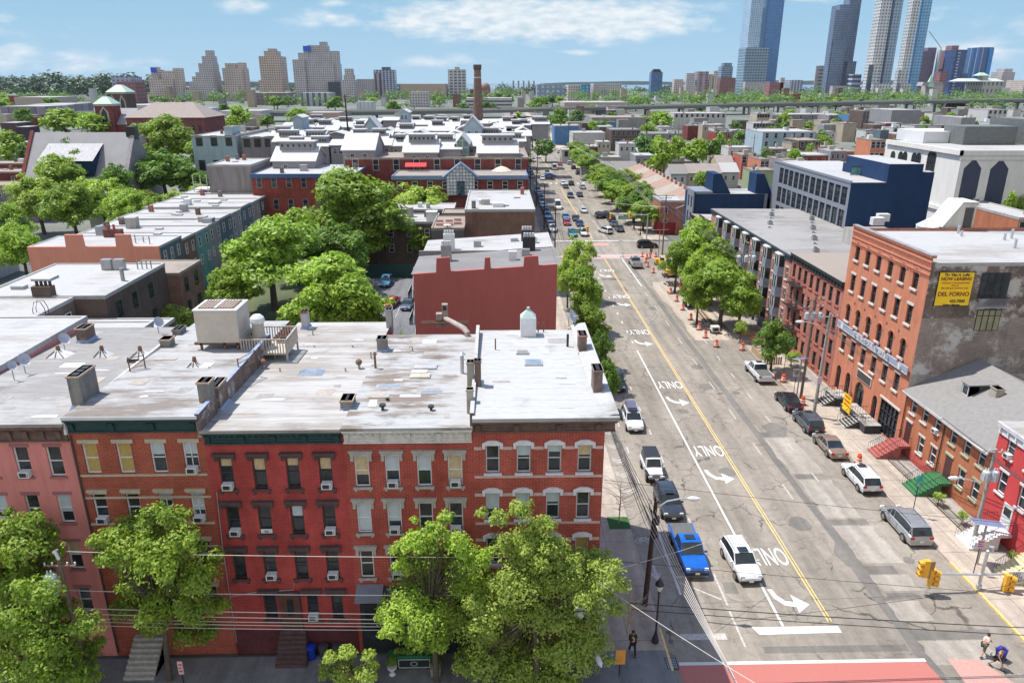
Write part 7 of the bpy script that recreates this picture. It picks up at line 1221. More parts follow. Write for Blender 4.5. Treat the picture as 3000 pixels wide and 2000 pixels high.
# houses at left edge under the church roof
for i,(pl,pr,pt,l) in enumerate([(-160,62,505,'pale roofed terrace at the left edge with a curved parapet'),(-200,108,545,'terrace with dark upper windows at the left edge'),(-120,140,480,'farther pale terrace at the left edge beside the grey church')]): pb('terrace_house',l,'house',pl,pr,pt,9.5,9,RDB if i!=1 else MGR,RFT,cols=4,rows=2,bits=3)
# grey church hall with big pitched roof
t=thing('church_hall','large hall with a pale steep slate roof, long dormer and grey gable wall','church hall',(-150,232,0),off=True); CR=P('pale_slate',(.27,.265,.28),.85,.08,.3); CG2=stucco('grey_gable_render',(.30,.28,.30),.1,.3,.25)
yr=228.; A=PY(110,388,yr); B=PY(375,390,yr); zr=A[1]; ye=yr-13; ze=4.5; xa,xb2=A[0],B[0]+1
m=MB(); m.face([(xa-1,ye,ze),(xb2,ye,ze),(xb2,yr,zr),(xa-1,yr,zr)],CR); m.face([(xa-1,yr+13,ze),(xb2,yr+13,ze),(xb2,yr,zr),(xa-1,yr,zr)],CR); m.build('roof',t)
m=MB(); m.prism([(ye-.3,0),(ye-.3,ze),(yr,zr+.5),(yr+13,ze),(yr+13,0)],'x',xb2,xb2+1.2,CG2); m.prism([(ye-.3,0),(ye-.3,ze),(yr,zr+.6),(yr+13,ze),(yr+13,0)],'x',xa-2,xa-1,RDB); m.box(xa-1,xb2,ye,ye+.3,0,ze,CG2); m.build('wall',t)
part(t,'dormer',lambda m:(m.prism([(yr-9.5,zr-11.5),(yr-9.5,zr-7.2),(yr-2.6,zr-3.4)],'x',xa+5,xb2-8,NAVY),m.face([(xa+4,yr-10.2,zr-7.3),(xb2-7.5,yr-10.2,zr-7.3),(xb2-7.5,yr-2.5,zr-3.0),(xa+4,yr-2.5,zr-3.0)],P('dormer_roof',(.36,.36,.37),.8)),[m.box(xa+6+k*4,xa+8.2+k*4,yr-9.7,yr-9.52,zr-10.8,zr-8.2,BLIND) for k in range(int((xb2-xa-15)/4))])); part(t,'ridge_chimney',lambda m:m.box(xb2-1.2,xb2+1.4,yr-1,yr+1.5,zr-2,zr+1.6,BLK))
# church towers with green roofs
def tower(t,pl,pr,pt,y,zr_,wm,nm='tower',win=True):
    x0,z=PY(pl,pt,y); x1,_=PY(pr,pt,y); d=x1-x0; q=MB(); q.box(x0,x1,y,y+d,0,z,wm,skip='b'); q.box(x0-.4,x1+.4,y-.4,y+d+.4,z-1.2,z,CONC); q.build(nm,t); q=MB(); q.frus(x0-.6,x1+.6,y-.6,y+d+.6,z,z+zr_,d*.42,d*.42,P('copper_green',(.32,.46,.36),.6,.12)); q.build('tower_roof',t)
    q=MB(); k=1 if win==1 else 2
    for i in range(k):
        c=x0+d*(i+.5)/k; w_=d*.26 if k==1 else d*.16; q.prism([(c-w_,z-d*1.1),(c+w_,z-d*1.1),(c+w_,z-d*.45),(c,z-d*.12),(c-w_,z-d*.45)],'y',y-.2,y-.01,P('pale_tracery',(.36,.32,.30),.8)); w_*=.6; q.prism([(c-w_,z-d*1.05),(c+w_,z-d*1.05),(c+w_,z-d*.5),(c,z-d*.25),(c-w_,z-d*.5)],'y',y-.25,y-.2,GL)
    q.build('tracery_window',t)
t=thing('brick_church','dark red brick church with two green capped towers at far left','church',(-215,380,0),off=True); tower(t,275,326,305,PZ(300,372,10)[1],4,RDB,win=1); tower(t,312,368,270,PZ(300,368,9)[1]+26,4.5,DBB,win=2)
yb4=PZ(300,372,10)[1]; a=PY(326,318,yb4+8); b_=PY(372,318,yb4+8); part(t,'nave_roof',lambda m:m.face([(a[0],yb4+2,a[1]-9),(b_[0]+4,yb4+2,a[1]-9),(b_[0]+4,yb4+14,a[1]),(a[0],yb4+14,a[1])],CR)); part(t,'nave_wall',lambda m:m.box(a[0],b_[0]+4,yb4+2,yb4+14,0,a[1]-9,RDB))
t=thing('brick_hall','long dark red brick hall with brown hipped roof right of the church','building',(-140,400,0),off=True); yh_=PZ(480,385,6)[1]*.93; a=PY(368,345,yh_); b_=PY(598,350,yh_); part(t,'wall',lambda m:m.box(a[0],b_[0],yh_,yh_+34,0,a[1],brick('purple_brown_brick',(.21,.075,.07)),skip='b')); part(t,'roof',lambda m:m.frus(a[0]-1,b_[0]+1,yh_-1,yh_+35,a[1],a[1]+8,12,16,P('brown_shingle',(.26,.22,.20),.9,.1,.5))); [putwin(t,'S',yh_,a[0]+3+(b_[0]-a[0]-6)*i/10,a[1]-8,1.6,3.6,'dh',DF,None,False,-.05) for i in range(11)]
# brick buildings across the far side street
Y2_=172.
t=pb('corner_brick_building','red brick building with a dark blue cornice and white roof behind the courtyard trees','building',735,1040,512,15,22,BRD,RFW,yfix=Y2_,cols=7,rows=2,ww=1.2,wh=2.4,fl=5,cor=BLUC,fm=GLINT,bits=6,wz=None); zc1=PY(900,512,Y2_)[1]
t=pb('blue_cornice_building','low red brick building with pale blue cornice either side of a glass-block gable','building',1148,1546,517,15,12,RDB,RFT,yfix=Y2_+2,cols=9,rows=1,ww=1.3,wh=1.8,cor=BLU2,bits=0); GBL=gridm('glass_blocks',(.20,.22,.27),(.42,.45,.47),.75,.75,.7,.7,.25)
yg_=Y2_+1.4; a=PY(1308,515,yg_); b_=PY(1390,515,yg_); c_=PY(1349,482,yg_); d_=PY(1349,572,yg_); part(t,'glass_block_gable',lambda m:(m.prism([(a[0],d_[1]),(b_[0],d_[1]),(b_[0],a[1]),(c_[0],c_[1]),(a[0],a[1])],'y',yg_-.1,yg_+6,GBL),m.tube([(a[0]-.8,yg_-.3,a[1]-.3),(c_[0],yg_-.3,c_[1]+.4),(b_[0]+.8,yg_-.3,b_[1]-.3)],.3,BLU2,4),m.box(c_[0]-.9,c_[0]+.9,yg_-.25,yg_-.1,a[1]-4.6,a[1]-1.2,GLB)))
t=pb('brick_warehouse','long dark red brick warehouse wall with white gabled roofs built on top','warehouse',1010,1548,464,15,150,RDB,RFT,yfix=Y2_+15,cols=9,rows=1,ww=1.5,wh=2.8,wz=None); ZD=PY(1280,464,Y2_+15)[1]
for l,px,pl,c in [('red patio awning on the roof terrace of the long brick warehouse',1218,478,'toilet_red'),]:
    x,z=PY(px,503,184); q=MB(); q.prism([(0,z+1),(0,z+1.2),(1.6,z+2),(1.6,z+1.8)],'x',x-2.6,x+2.6,P(c,(.5,.02,.02))); q.v=[(a_,184+b5,c5) for a_,b5,c5 in q.v]; tag(q.build('patio_awning'),l,'awning')
x,z=PY(1470,512,184); t=thing('patio_umbrella','cream patio umbrella on the terrace behind the blue cornice','umbrella',(x,184,z-1),off=True); part(t,'canopy',lambda m:m.lathe(x,184,[(2.6,z+.9),(1.3,z+1.7),(.05,z+2.1)],P('canvas_cream',(.5,.45,.36),.8),12)); part(t,'pole',lambda m:m.cyl(x,184,z-1,z+1.5,.06,BLK,6))
t=pb('concrete_building','building with a blank grey concrete wall and white balconies beside the dark trees','building',606,733,485,15,16,stucco('grey_concrete_wall',(.26,.24,.235),.1,.3,.3),RFW,yfix=Y2_+3,bits=4); q=MB(); xw=PY(598,500,Y2_+3)[0]
for k in range(4): z=3.2*k+2; q.box(xw-3.4,xw-.1,Y2_+4,Y2_+8,z,z+.12,WHT); q.box(xw-3.4,xw-.1,Y2_+4,Y2_+4.05,z+1,z+1.06,WHT); [q.box(xw-3.4+.4*i,xw-3.36+.4*i,Y2_+4,Y2_+4.04,z,z+1,WHT) for i in range(8)]
for dx in(-3.4,-1.7,-.2): q.box(xw+dx,xw+dx+.12,Y2_+4,Y2_+4.12,0,15,WHT)
q.build('balcony_frame',t)
# pale painted houses
for a in [('pale blue patched house with a stair tower, left of the glass lane',560,690,400,GRD and BLR,3,2,240),('lilac grey house with four dark windows right of the glass lane',706,830,403,MGR,4,2,240)]: pb('painted_house',a[0],'house',a[1],a[2],a[3],14,26,a[4],RFW,yfix=a[7],cols=a[5],rows=a[6],ww=2.0,wh=3.2,fl=7.5,fm=DF,bits=3)
pb('stair_tower','tall narrow stair tower of the pale blue house','tower',655,678,373,17,8,BLR,RFW,yfix=242); pb('glass_lane','glass roofed lane wall between the two painted houses','building',690,705,395,13,30,gridm('lane_glass',(.30,.30,.28),(.16,.20,.18),1.6,3,.8,.85),RFW,yfix=243); pb('brick_shed','dark red corrugated brick wall behind the lilac house','building',832,895,395,15,14,BRD,RFT,yfix=262)
# white gabled roof houses
GS=P('pale_metal_roof',(.42,.42,.42),.6,.06,.6); GW=P('lilac_grey_siding',(.27,.265,.285),.8,.08,.7); GBW=P('pale_blue_siding',(.28,.36,.42),.8,.08,.7)
def gab(label,pl,pr,pe,y,hw=4,depth=9,rise=2.6,wm=None,cl=True,ns=2,front=False,group=None):
    wm=wm or GW; x0,z=PY(pl,pe,y); x1,_=PY(pr,pe,y); b0=min(ZD,z-2)-3; t=thing('gabled_house',label,'house',((x0+x1)/2,y+depth/2,b0),group=group,off=True)
    m=MB(); m.box(x0,x1,y,y+depth,b0,z,wm,skip='tb')
    if front: m.prism([(x0,z),(x1,z),((x0+x1)/2,z+rise)],'y',y,y+depth,wm)
    else: m.prism([(y,z),(y+depth,z),(y+depth/2,z+rise)],'x',x0,x1,wm)
    m.build('wall',t); r=MB(); xm=(x0+x1)/2
    if front: r.prism([(x0-.4,z-.2),(xm,z+rise),(x1+.4,z-.2),(x1+.4,z+.05),(xm,z+rise+.3),(x0-.4,z+.05)],'y',y-.5,y+depth+.3,GS)
    else: r.prism([(y-.5,z-.2),(y+depth/2,z+rise),(y+depth+.5,z-.2),(y+depth+.5,z+.05),(y+depth/2,z+rise+.25),(y-.5,z+.05)],'x',x0-.4,x1+.4,GS)
    r.build('roof',t)
    if cl and not front: q=MB(); q.box(x0+1,x1-1,y+depth*.34,y+depth*.66,z+rise*.4,z+rise+1.3,wm,top=GS); q.box(x0+.6,x1-.6,y+depth*.34-.5,y+depth*.66+.4,z+rise+1.3,z+rise+1.6,GS); [q.box(x0+1+(x1-x0-2)*(i+.5)/6-.25,x0+1+(x1-x0-2)*(i+.5)/6+.25,y+depth*.34-.05,y+depth*.34-.01,z+rise+.2,z+rise+.8,DF) for i in range(6)]; q.build('clerestory',t)
    for i in range(ns): putwin(t,'S',y,x0+(x1-x0)*(.3+.4*i/max(1,ns-1) if ns>1 else .5),z-2.3,1.0,1.5,'dh2',WF,None,False,-.04)
    return t
yw=Y2_+17
gab('white gabled roof house with plain roof above the warehouse wall, two small windows',1003,1096,440,yw,cl=False,rise=3.4,depth=15); gab('white gabled roof house with clerestory row directly above the warehouse wall',1182,1282,447,yw,rise=2.6,depth=12); gab('white gabled roof house with stacked clerestories at the right end of the warehouse',1400,1516,449,yw,rise=2.6,depth=12); gab('white gabled roof house with clerestory above the dark blue cornice building',797,922,472,yw-4,rise=2.8,depth=12); gab('long flat white terrace block between two clerestory houses',1284,1350,437,yw+2,cl=False,rise=.6,ns=0)
gab('glazed white gable hall with green tinted front between the gabled roofs',1335,1372,425,yw+4,rise=2.2,front=True,wm=gridm('green_glass_front',(.38,.40,.40),(.10,.18,.17),1.4,1.8,.8,.8),ns=0,depth=14)
gab('tall pale blue gabled tower house, right one near the chimney stack',1358,1412,375,yw+42,rise=3.2,front=True,wm=GBW,ns=2); gab('tall pale blue gabled tower house, left one',1066,1106,375,yw+46,rise=3,front=True,wm=GBW); gab('square white roof tower in the middle of the gabled roofs',1170,1196,330,yw+75,rise=.8,front=True,wm=GBW,cl=False); gab('narrow pale tower block at the left of the gabled roofs',857,884,345,yw+60,rise=.6,front=True,wm=GBW,cl=False,ns=0)
rr=random.Random(12); k=0
for row,(y,pe,pl0,pr0) in enumerate([(yw+16,428,830,1510),(yw+29,412,800,1520),(yw+44,397,790,1530),(yw+62,384,790,1540),(yw+82,373,860,1540),(yw+105,364,830,1560),(yw+135,354,900,1560)]):
    px=pl0
    while px<pr0:
        w_=rr.uniform(38,82)*(1-.07*row); 
        if rr.random()<.9: gab('white roofed unit in the dense rows of gabled roofs around the chimney stack',px,px+w_,pe+rr.uniform(-3,4),y+rr.uniform(-1,1),rise=rr.uniform(.7,1.6)*(1-.06*row),front=(row in(2,3) and rr.random()<.5) or rr.random()<.1,depth=9,ns=2 if row<3 else 0,cl=rr.random()<.5,group='white roofed units of the gabled complex'); k+=1
        px+=w_+rr.uniform(1,6)
# brick chimney stack
yk=616*.93; t=thing('chimney_stack','tall tapering old brick chimney stack with a pale ring near the top','chimney stack',(PY(1400,300,yk)[0],yk,0),off=True); xk=t.location.x; zt5=PY(1400,190,yk)[1]; CST=brick('stack_brick',(.24,.155,.125),(.19,.12,.10),scale=2)
part(t,'shaft',lambda m:m.lathe(xk,yk,[(4.3,0),(3.2,zt5*.55),(2.5,zt5*.93),(2.5,zt5-.4)],CST,20)); part(t,'crown',lambda m:m.lathe(xk,yk,[(2.6,zt5-3.5),(3.0,zt5-2.8),(3.0,zt5),(2.2,zt5)],DBB,20)); part(t,'pale_ring',lambda m:m.lathe(xk,yk,[(2.75,zt5-9),(2.72,zt5-8.5)],WHT,20))
# right-hand mid distance: (label, left px, right px, top px, height, depth, wall, roof, cols, rows)
RL_=[('blue box building with white rear block left of the small church',1618,1697,369,11,18,BLUB,RFW,0,0),('white flat-topped building with a hipped brown corner tower',1668,1774,390,9,20,WRD,RFW,0,0),('low dark red brick church-like building with white crosses trim',1695,1752,430,7,12,RDB,RFW,0,0),('long beige building with grey roof before the viaduct',1716,1893,345,10,40,GRD,RFT,0,0),('blue painted low block in front of the long beige building',1738,1804,358,8,10,BLUB,RFG,0,0),('dark brick building with red pilasters and rooftop rooms',1776,1877,381,11,20,DBB,RFG,6,2),('grey white long building behind the big far tree',1856,2000,393,9,22,GRD,RFG,5,1),
('long white block with small roof rooms below the viaduct',1950,2128,333,12,30,WRD,RFW,10,1),('cream bow fronted building below the viaduct',2198,2256,333,13,16,CREAM,RFW,5,1),('white building with an arcade of dark windows under the cream one',2187,2268,361,10,14,WRD,RFW,7,1),('long brown brick building with pale roof below the viaduct',2256,2466,336,11,30,MGR,RFW,5,1),('big white and pale blue building with balconies in the right middle',2185,2391,387,12,26,BLR,RFW,6,2),('maroon box building left of the pale one',2000,2043,369,9,14,RDB,RFG,0,0),('dark red brick building behind round trees',2074,2143,388,9,16,BRD,RFG,3,1),('bright pink red house with dark windows behind the tall pole',2143,2214,455,9,14,PNK,RFT,3,1),('orange brick corner building with a tree on its roof edge',2211,2253,468,10,14,OR,RFT,2,1),('grey stone sided wing of the orange brick building',2254,2333,470,10,14,GRD,RFT,0,0),('sage green box house with sandy roof',2176,2274,500,8,10,GRN,RFT,0,0),
('white modern house with roof terraces and dark window bands',2292,2402,483,10,16,WRD,RFW,5,2),('brown brick house with white bays, right of the pale blue building',2298,2404,412,10,18,DBB,RFT,3,1),('small yellow house beside the low brick wall',2372,2422,440,8,10,YELR,RFG,3,1),('huge blank grey wall building below the viaduct at right',2546,2698,323,17,40,GRD,RFW,0,0),('dark grey brown building left of the blue block',2400,2465,338,12,20,MGR,RFW,2,1),('deep blue and lilac block',2468,2513,337,13,18,BLUB,RFG,0,0),('dark framed apartment house with white windows beside the huge grey wall',2515,2549,325,17,20,DBB,RFT,2,2),('tan block with pale roof in the right middle',2442,2510,362,11,18,TANR,RFT,0,0),('terracotta and blue apartment house with big grid windows',2519,2596,411,15,12,OR,RFT,3,2),('low terracotta wall terrace with roof garden',2400,2516,445,8,14,RB,RFT,0,0),('dark slate roof room building with pale skylight',2653,2736,400,12,14,MGR,RFW,1,1),
('white boxy block with one door at the right, above the arcade',2762,2835,387,12,16,WRD,RFW,1,1),('white block with dark doorway at the far right',2885,2953,360,14,14,WRD,RFW,1,1),('cream and grey apartment wall at the right edge',2783,2860,345,15,30,GRD,RFW,0,0),('white stepped apartment block at the right edge under the viaduct',2850,2953,322,16,24,WRD,RFW,4,2),('long white roof building below the viaduct at far right',2640,2790,368,10,16,WRD,RFG,2,1),('dark blue box on the right skyline of roofs',2560,2605,382,12,8,SLA,RFG,0,0),('white low building with roof vents',2590,2650,375,10,12,WRD,RFW,2,1),('pale building at the right edge with a big flat roof',2900,3080,400,12,20,WRD,RFW,0,0),('beige brick warehouse beyond the loft roof',2910,3080,640,12,26,OR2,RFW,3,1),
('white low shop building at the right of the far road',1640,1700,440,6,10,WRD,RFW,2,1),('pale house beside the far road trees',1700,1760,470,7,10,GRD,RFT,2,1)]
for l,a,b_,pt,h_,dp_,wm,rm,c_,r_ in RL_: pb('city_building',l,'building',a,b_,pt,h_,dp_,wm,rm,flank=True,cols=c_,rows=r_,bits=3,ww=1.6,wh=2.4,fl=4,fm=DF if wm in(WRD,CREAM,RDB) else WF)
# pitched houses by the far street trees
for i,(a,b_,pt,l,rm_) in enumerate([(1764,1816,500,'grey roofed white house by the far trees, left one','g'),(1817,1868,500,'grey roofed white house by the far trees, right one','g'),(1822,1871,455,'pink sided house with pale gable roof','p'),(1966,2013,510,'pale blue row house with grey roof','g'),(2014,2060,508,'cream row house with brown roof, left one','b'),(2061,2113,508,'cream row house with brown roof, right one','b'),(2113,2165,505,'pale row house with white roof at the end of the row','w'),(2100,2150,480,'house with sloping terracotta and grey roof','b')]):
    y=PZ((a+b_)/2,pt,5.5)[1]; x0=PY(a,pt,y)[0]; x1=PY(b_,pt,y)[0]; t=thing('gabled_house',l,'house',((x0+x1)/2,y+5,0),off=True); wm={'p':PNK,'g':WRD,'b':CREAM,'w':WRD}[rm_]; part(t,'wall',lambda m:(m.box(x0,x1,y,y+10,0,5.5,wm,skip='tb'),m.prism([(y,5.5),(y+10,5.5),(y+5,8)],'x',x0,x1,wm))); part(t,'roof',lambda m:m.prism([(y-.4,5.4),(y+5,8.1),(y+10.4,5.4),(y+10.4,5.6),(y+5,8.35),(y-.4,5.6)],'x',x0-.2,x1+.2,{'g':SHG,'b':P('brown_shingle',(.26,.22,.20),.9,.1,.5),'w':RFW,'p':RFW}[rm_])); [putwin(t,'S',y,x0+(x1-x0)*u,2.9,1.0,1.5,'dh',WF,None,False,-.03) for u in(.28,.72)]
# terracotta roofed row along the right of the far road
for i in range(8):
    y0=178+i*10.2; t=thing('terrace_house','terracotta roofed row house with stubby chimneys right of the far road, %s from the junction'%['first','second','third','fourth','fifth','sixth','seventh','eighth'][i],'house',(48,y0+5,0),off=True,group='terracotta roofed row'); part(t,'wall',lambda m:(m.box(44,56,y0,y0+10,0,6.2,[RB,BRD,WRD][i%3] if i else RB,skip='tb'),m.prism([(44,6.2),(56,6.2),(50,8.4)],'y',y0,y0+10,RB)))
    part(t,'roof',lambda m:m.prism([(43.6,6.1),(50,8.5),(56.4,6.1),(56.4,6.35),(50,8.75),(43.6,6.35)],'y',y0,y0+10.1,P('terracotta_shingle',(.27,.18,.135),.9,.12,.6) if i%2 else P('sandy_shingle',(.28,.24,.20),.9,.1,.6))); [part(t,'chimney',lambda m:m.cyl(50,y0+d,7.9,9.6,.35,RB,8)) for d in(2,7)]
    if i<4: [putwin(t,'W',44,y0+d,z,1.1,1.7,'dh',WF,None,False,-.03) for d in(2,5,8) for z in(3.8,.9)]
t=pb('corner_shop','red brick corner building with dark red shopfront right of the far junction','building',1935,2005,590,8,9,RB,RFW,cols=2,rows=2); 
part(t,'shopfront',lambda m:m.box(39.5,47,PZ(1970,590,8)[1]-.3,PZ(1970,590,8)[1]-.02,.1,2.8,P('shop_dark_red',(.25,.02,.02))))
# parking lot and courtyard
g=MB(); g.face([(-26,100,.02),(-10.2,100,.02),(-10.2,137,.02),(-26,137,.02)],LOT); struct('parking_lot',g)
for i in range(5): line(-25.8+3.2*i,-25.7+3.2*i,112,118,LW2,'road_marking',.03)
part(tag(thing('lot_fence','dark green solid fence along the back of the parking lot','fence',(-18,137,0),off=True)),'fence_panel',lambda m:m.box(-28,-9,137,137.15,0,2.6,P('dark_green_fence',(.012,.05,.05),.6)))
bld('court_house','brick and timber back houses hidden among the courtyard trees','house',-30,-12,146,156,9,DBB,RFW,cols=5,rows=2,bits=4); bld('court_house','low white roofed building behind the tall courtyard tree','house',-27,-9,158,167,9.5,DBB,RFW,cols=4,rows=1,bits=4); bld('court_house','small tan roofed house beside the brown brick building','house',-11,-5.4,150.1,156,10,GRD,RFT,cols=1,rows=1)
# front garden things under the brick fronts
BIN=[('dark green wheeled bin left of the blue bin',-12.95,P('bin_green',(.02,.05,.04),.5)),('blue plastic bin between the dark bins',-12.15,P('bin_blue',(.01,.04,.35),.4)),('dark grey bin right of the blue bin',-11.35,P('bin_grey',(.05,.055,.06),.5)),('second dark grey bin at the right end of the row',-10.45,P('bin_grey',(.05,.055,.06),.5))]
for l,x,mt in BIN: t=thing('bin',l,'bin',(x,38.4,.13),off=True); part(t,'body',lambda m:m.lathe(x,38.4,[(.26,.13),(.31,1.0)],mt,12)); part(t,'lid',lambda m:m.lathe(x,38.4,[(.34,1.0),(.33,1.07),(.1,1.12)],mt,12))
s=MB(); [s.box(-23.5,-21.6,38.9-.27*(8-k),38.99,.13,.13+.2*(k+1),GLINT) for k in range(8)]; tag(s.build('front_steps'),'weathered grey stone steps under the left tree','stoop')
t=thing('planter_box','dark green planter box with white framed panel and flowers outside the shopfront','planter',(-5.4,37.6,.13),off=True); GP_=P('planter_green',(.015,.13,.06),.5); part(t,'box',lambda m:(m.box(-7.0,-4.1,37.3,37.8,.13,1.0,P('planter_dark',(.015,.03,.03),.5)),m.box(-7.05,-4.05,37.25,37.85,1.0,1.2,GP_))); part(t,'panel',lambda m:[m.box(-6.4,-4.4,37.26,37.29,z,z+.04,WHT) for z in(.25,.88)]+[m.box(x,x+.04,37.26,37.29,.25,.9,WHT) for x in(-6.4,-4.44)]+[m.lathe(-5.4,37.25,[(.001,.58)],WHT,4)]); text('oval_emblem','O',.5,GLINT,t,Vector((-5.4,37.24,.58))-Vector(t['off']),(PI/2,0,0),1.3,1)
rf_=np.random.default_rng(3); q=leafmesh(31,[(-6.5+.5*i,37.55,1.3,.28) for i in range(5)],900,.06,L2); link('flowers',q,t,-Vector(t['off']))
for l,x,mt in [('white stone urn planter with a clipped bush left of the green planter box',-6.75,WHT),('square pale planter with a bush right of the green planter box',-4.0,TANR)]: t=thing('planter',l,'planter',(x,36.9,.13),off=True); part(t,'pot',lambda m:m.lathe(x,36.9,[(.22,.13),(.08,.3),(.12,.45),(.3,.62),(.32,.8)],mt,12) if x<-6 else m.frus(x-.28,x+.28,36.62,37.18,.13,.75,-.06,-.06,mt)); link('bush',leafmesh(33,[(x,36.9,1.15,.38)],1500,.05,L4),t,-Vector(t['off']))
t=thing('parasol','grey folded cafe parasol beside the shopfront','umbrella',(-5.2,38.3,.13),off=True); part(t,'pole',lambda m:m.cyl(-5.2,38.3,.13,2.8,.03,GREYM,6)); part(t,'canopy',lambda m:m.lathe(-5.2,38.3,[(.95,2.2),(.5,2.6),(.03,2.9)],P('parasol_grey',(.30,.27,.27),.8),8))
# ================================================================ trees near and middle
bx=lambda px,y:(PY(px,2000,y)[0],y)
ltree('leafy bright green street tree before the pink row house, upper left',bx(60,36.3),36.6,[(60,1210,.8),(20,1220,.9),(100,1230,.8),(60,1260,1.1),(10,1280,1.),(110,1285,.8),(133,1262,.35),(40,1320,1.),(90,1330,.8),(-30,1260,1.2),(-40,1340,1.2)],15000,.12,L1,61)
ltree('large bright green tree filling the lower left corner',bx(110,34),34.6,[(40,1365,1.),(90,1368,1.),(140,1400,.9),(20,1420,1.2),(80,1430,1.4),(150,1450,1.2),(200,1440,.8),(30,1490,1.3),(110,1510,1.4),(180,1500,1.1),(228,1480,.5),(60,1560,1.2),(140,1560,1.2),(-40,1450,1.4),(200,1545,.7),(-30,1540,1.4)],26000,.11,L2,62)
ltree('bushy street tree with a curved trunk before the orange red house',(-20.6,36.7),36.8,[(350,1190,.8),(400,1190,.7),(300,1210,.8),(260,1230,.7),(218,1245,.45),(340,1240,1.1),(420,1240,.9),(290,1280,1.1),(370,1290,1.3),(440,1265,.8),(320,1340,1.3),(400,1350,1.4),(460,1330,1.1),(487,1290,.5),(300,1392,.9),(370,1410,1.2),(450,1400,1.2),(503,1390,.6),(350,1440,.8),(430,1450,1.),(480,1455,.6),(240,1275,.6)],30000,.11,L1,63)
ltree('small yellow green young street tree at the bottom edge',bx(1030,35.4),35.4,[(800,1500,.5),(760,1512,.45),(845,1508,.4),(790,1540,.7),(840,1552,.6),(748,1556,.45),(862,1530,.25),(800,1575,.7)],7000,.085,L3,64,jy=.6)
ltree('huge yellow green corner tree covering the bright brick corner building',bx(1575,35.0),36.2,[(1195,1172,.6),(1148,1190,.5),(1105,1180,.3),(1250,1205,.6),(1215,1235,.9),(1180,1262,.9),(1270,1258,.8),(1310,1290,.9),(1370,1290,.8),(1402,1330,.8),(1230,1310,1.2),(1290,1340,1.3),(1360,1370,1.2),(1415,1400,.6),(1180,1350,1.2),(1125,1400,1.2),(1250,1400,1.5),(1330,1430,1.4),(1150,1450,1.3),(1210,1490,1.5),(1300,1500,1.4),(1115,1520,1.1),(1372,1480,.8),(1190,1560,1.4),(1270,1560,1.3),(1085,1560,.8),(1345,1550,.8),(1060,1530,.5),(1110,1455,1.1),(1100,1350,.8),(1060,1420,1.),(1160,1250,.7),(1240,1275,1.),(1340,1330,1.1)],66000,.095,L3,65,gs=1.28)
ltree('leafy tree with spreading boughs before the white corniced house',bx(1280,36.2),36.7,[(1022,1195,.4),(1002,1230,.7),(960,1238,.8),(928,1260,.6),(1052,1250,.7),(990,1290,1.),(938,1300,.7),(1062,1310,1.),(1010,1350,1.2),(940,1380,1.2),(898,1402,.8),(970,1420,1.2),(1042,1420,1.2),(900,1442,.6),(1000,1470,.9),(1090,1290,.8),(880,1425,.4),(940,1460,.6),(1080,1340,.9)],34000,.095,L1,66,gs=1.25)
def bare(label,x,y,z,h,seed,n=26):
    r=random.Random(seed); q=MB(); q.tube([(0,0,0),(.05,0,h*.5),(0,.05,h)],[.06,.045,.015],TWIG,5)
    for i in range(n):
        a=r.uniform(0,6.28); z0=r.uniform(.3,.95)*h; l=r.uniform(.3,.55)*h; e=r.uniform(.3,.9); p0=Vector((0,0,z0)); p1=p0+Vector((math.cos(a)*l*.5,math.sin(a)*l*.5,l*.4*e)); p2=p1+Vector((math.cos(a+.5)*l*.5,math.sin(a+.5)*l*.5,l*.5*e)); q.tube([p0,p1,p2],[.022,.014,.006],TWIG,4)
    o=q.build('bare_tree',None,(x,y,z)); return tag(o,label,'tree')
x,y=PZ(*rg(15,980,110)); bare('small leafless young tree standing in the grassy pit',x,y,.13,3.8,2); bare('tangle of bare pinkish twigs above the black clothed person',*PZ(1840,1850,2.6),2.2,3.0,5,40)
for i,(px,py,w_,z,l,k) in enumerate([(1700,745,120,8,'bushy street tree rising beside the maroon wall, farthest of the left pavement row','mid3'),(1712,830,140,7.5,'street tree beside the maroon wall, second in the left pavement row','mid2'),(1725,930,130,7,'street tree beside the maroon wall, third in the left pavement row','mid2'),(1755,1010,110,6,'darker street tree at the corner building roof, nearest of the left pavement row','mid4'),(1780,1085,90,5,'dark low tree over the half hidden black car','mid4'),(1665,790,90,6.5,'slim street tree hugging the maroon wall','mid3')]): ptree(k,l,px,py,w_,z)
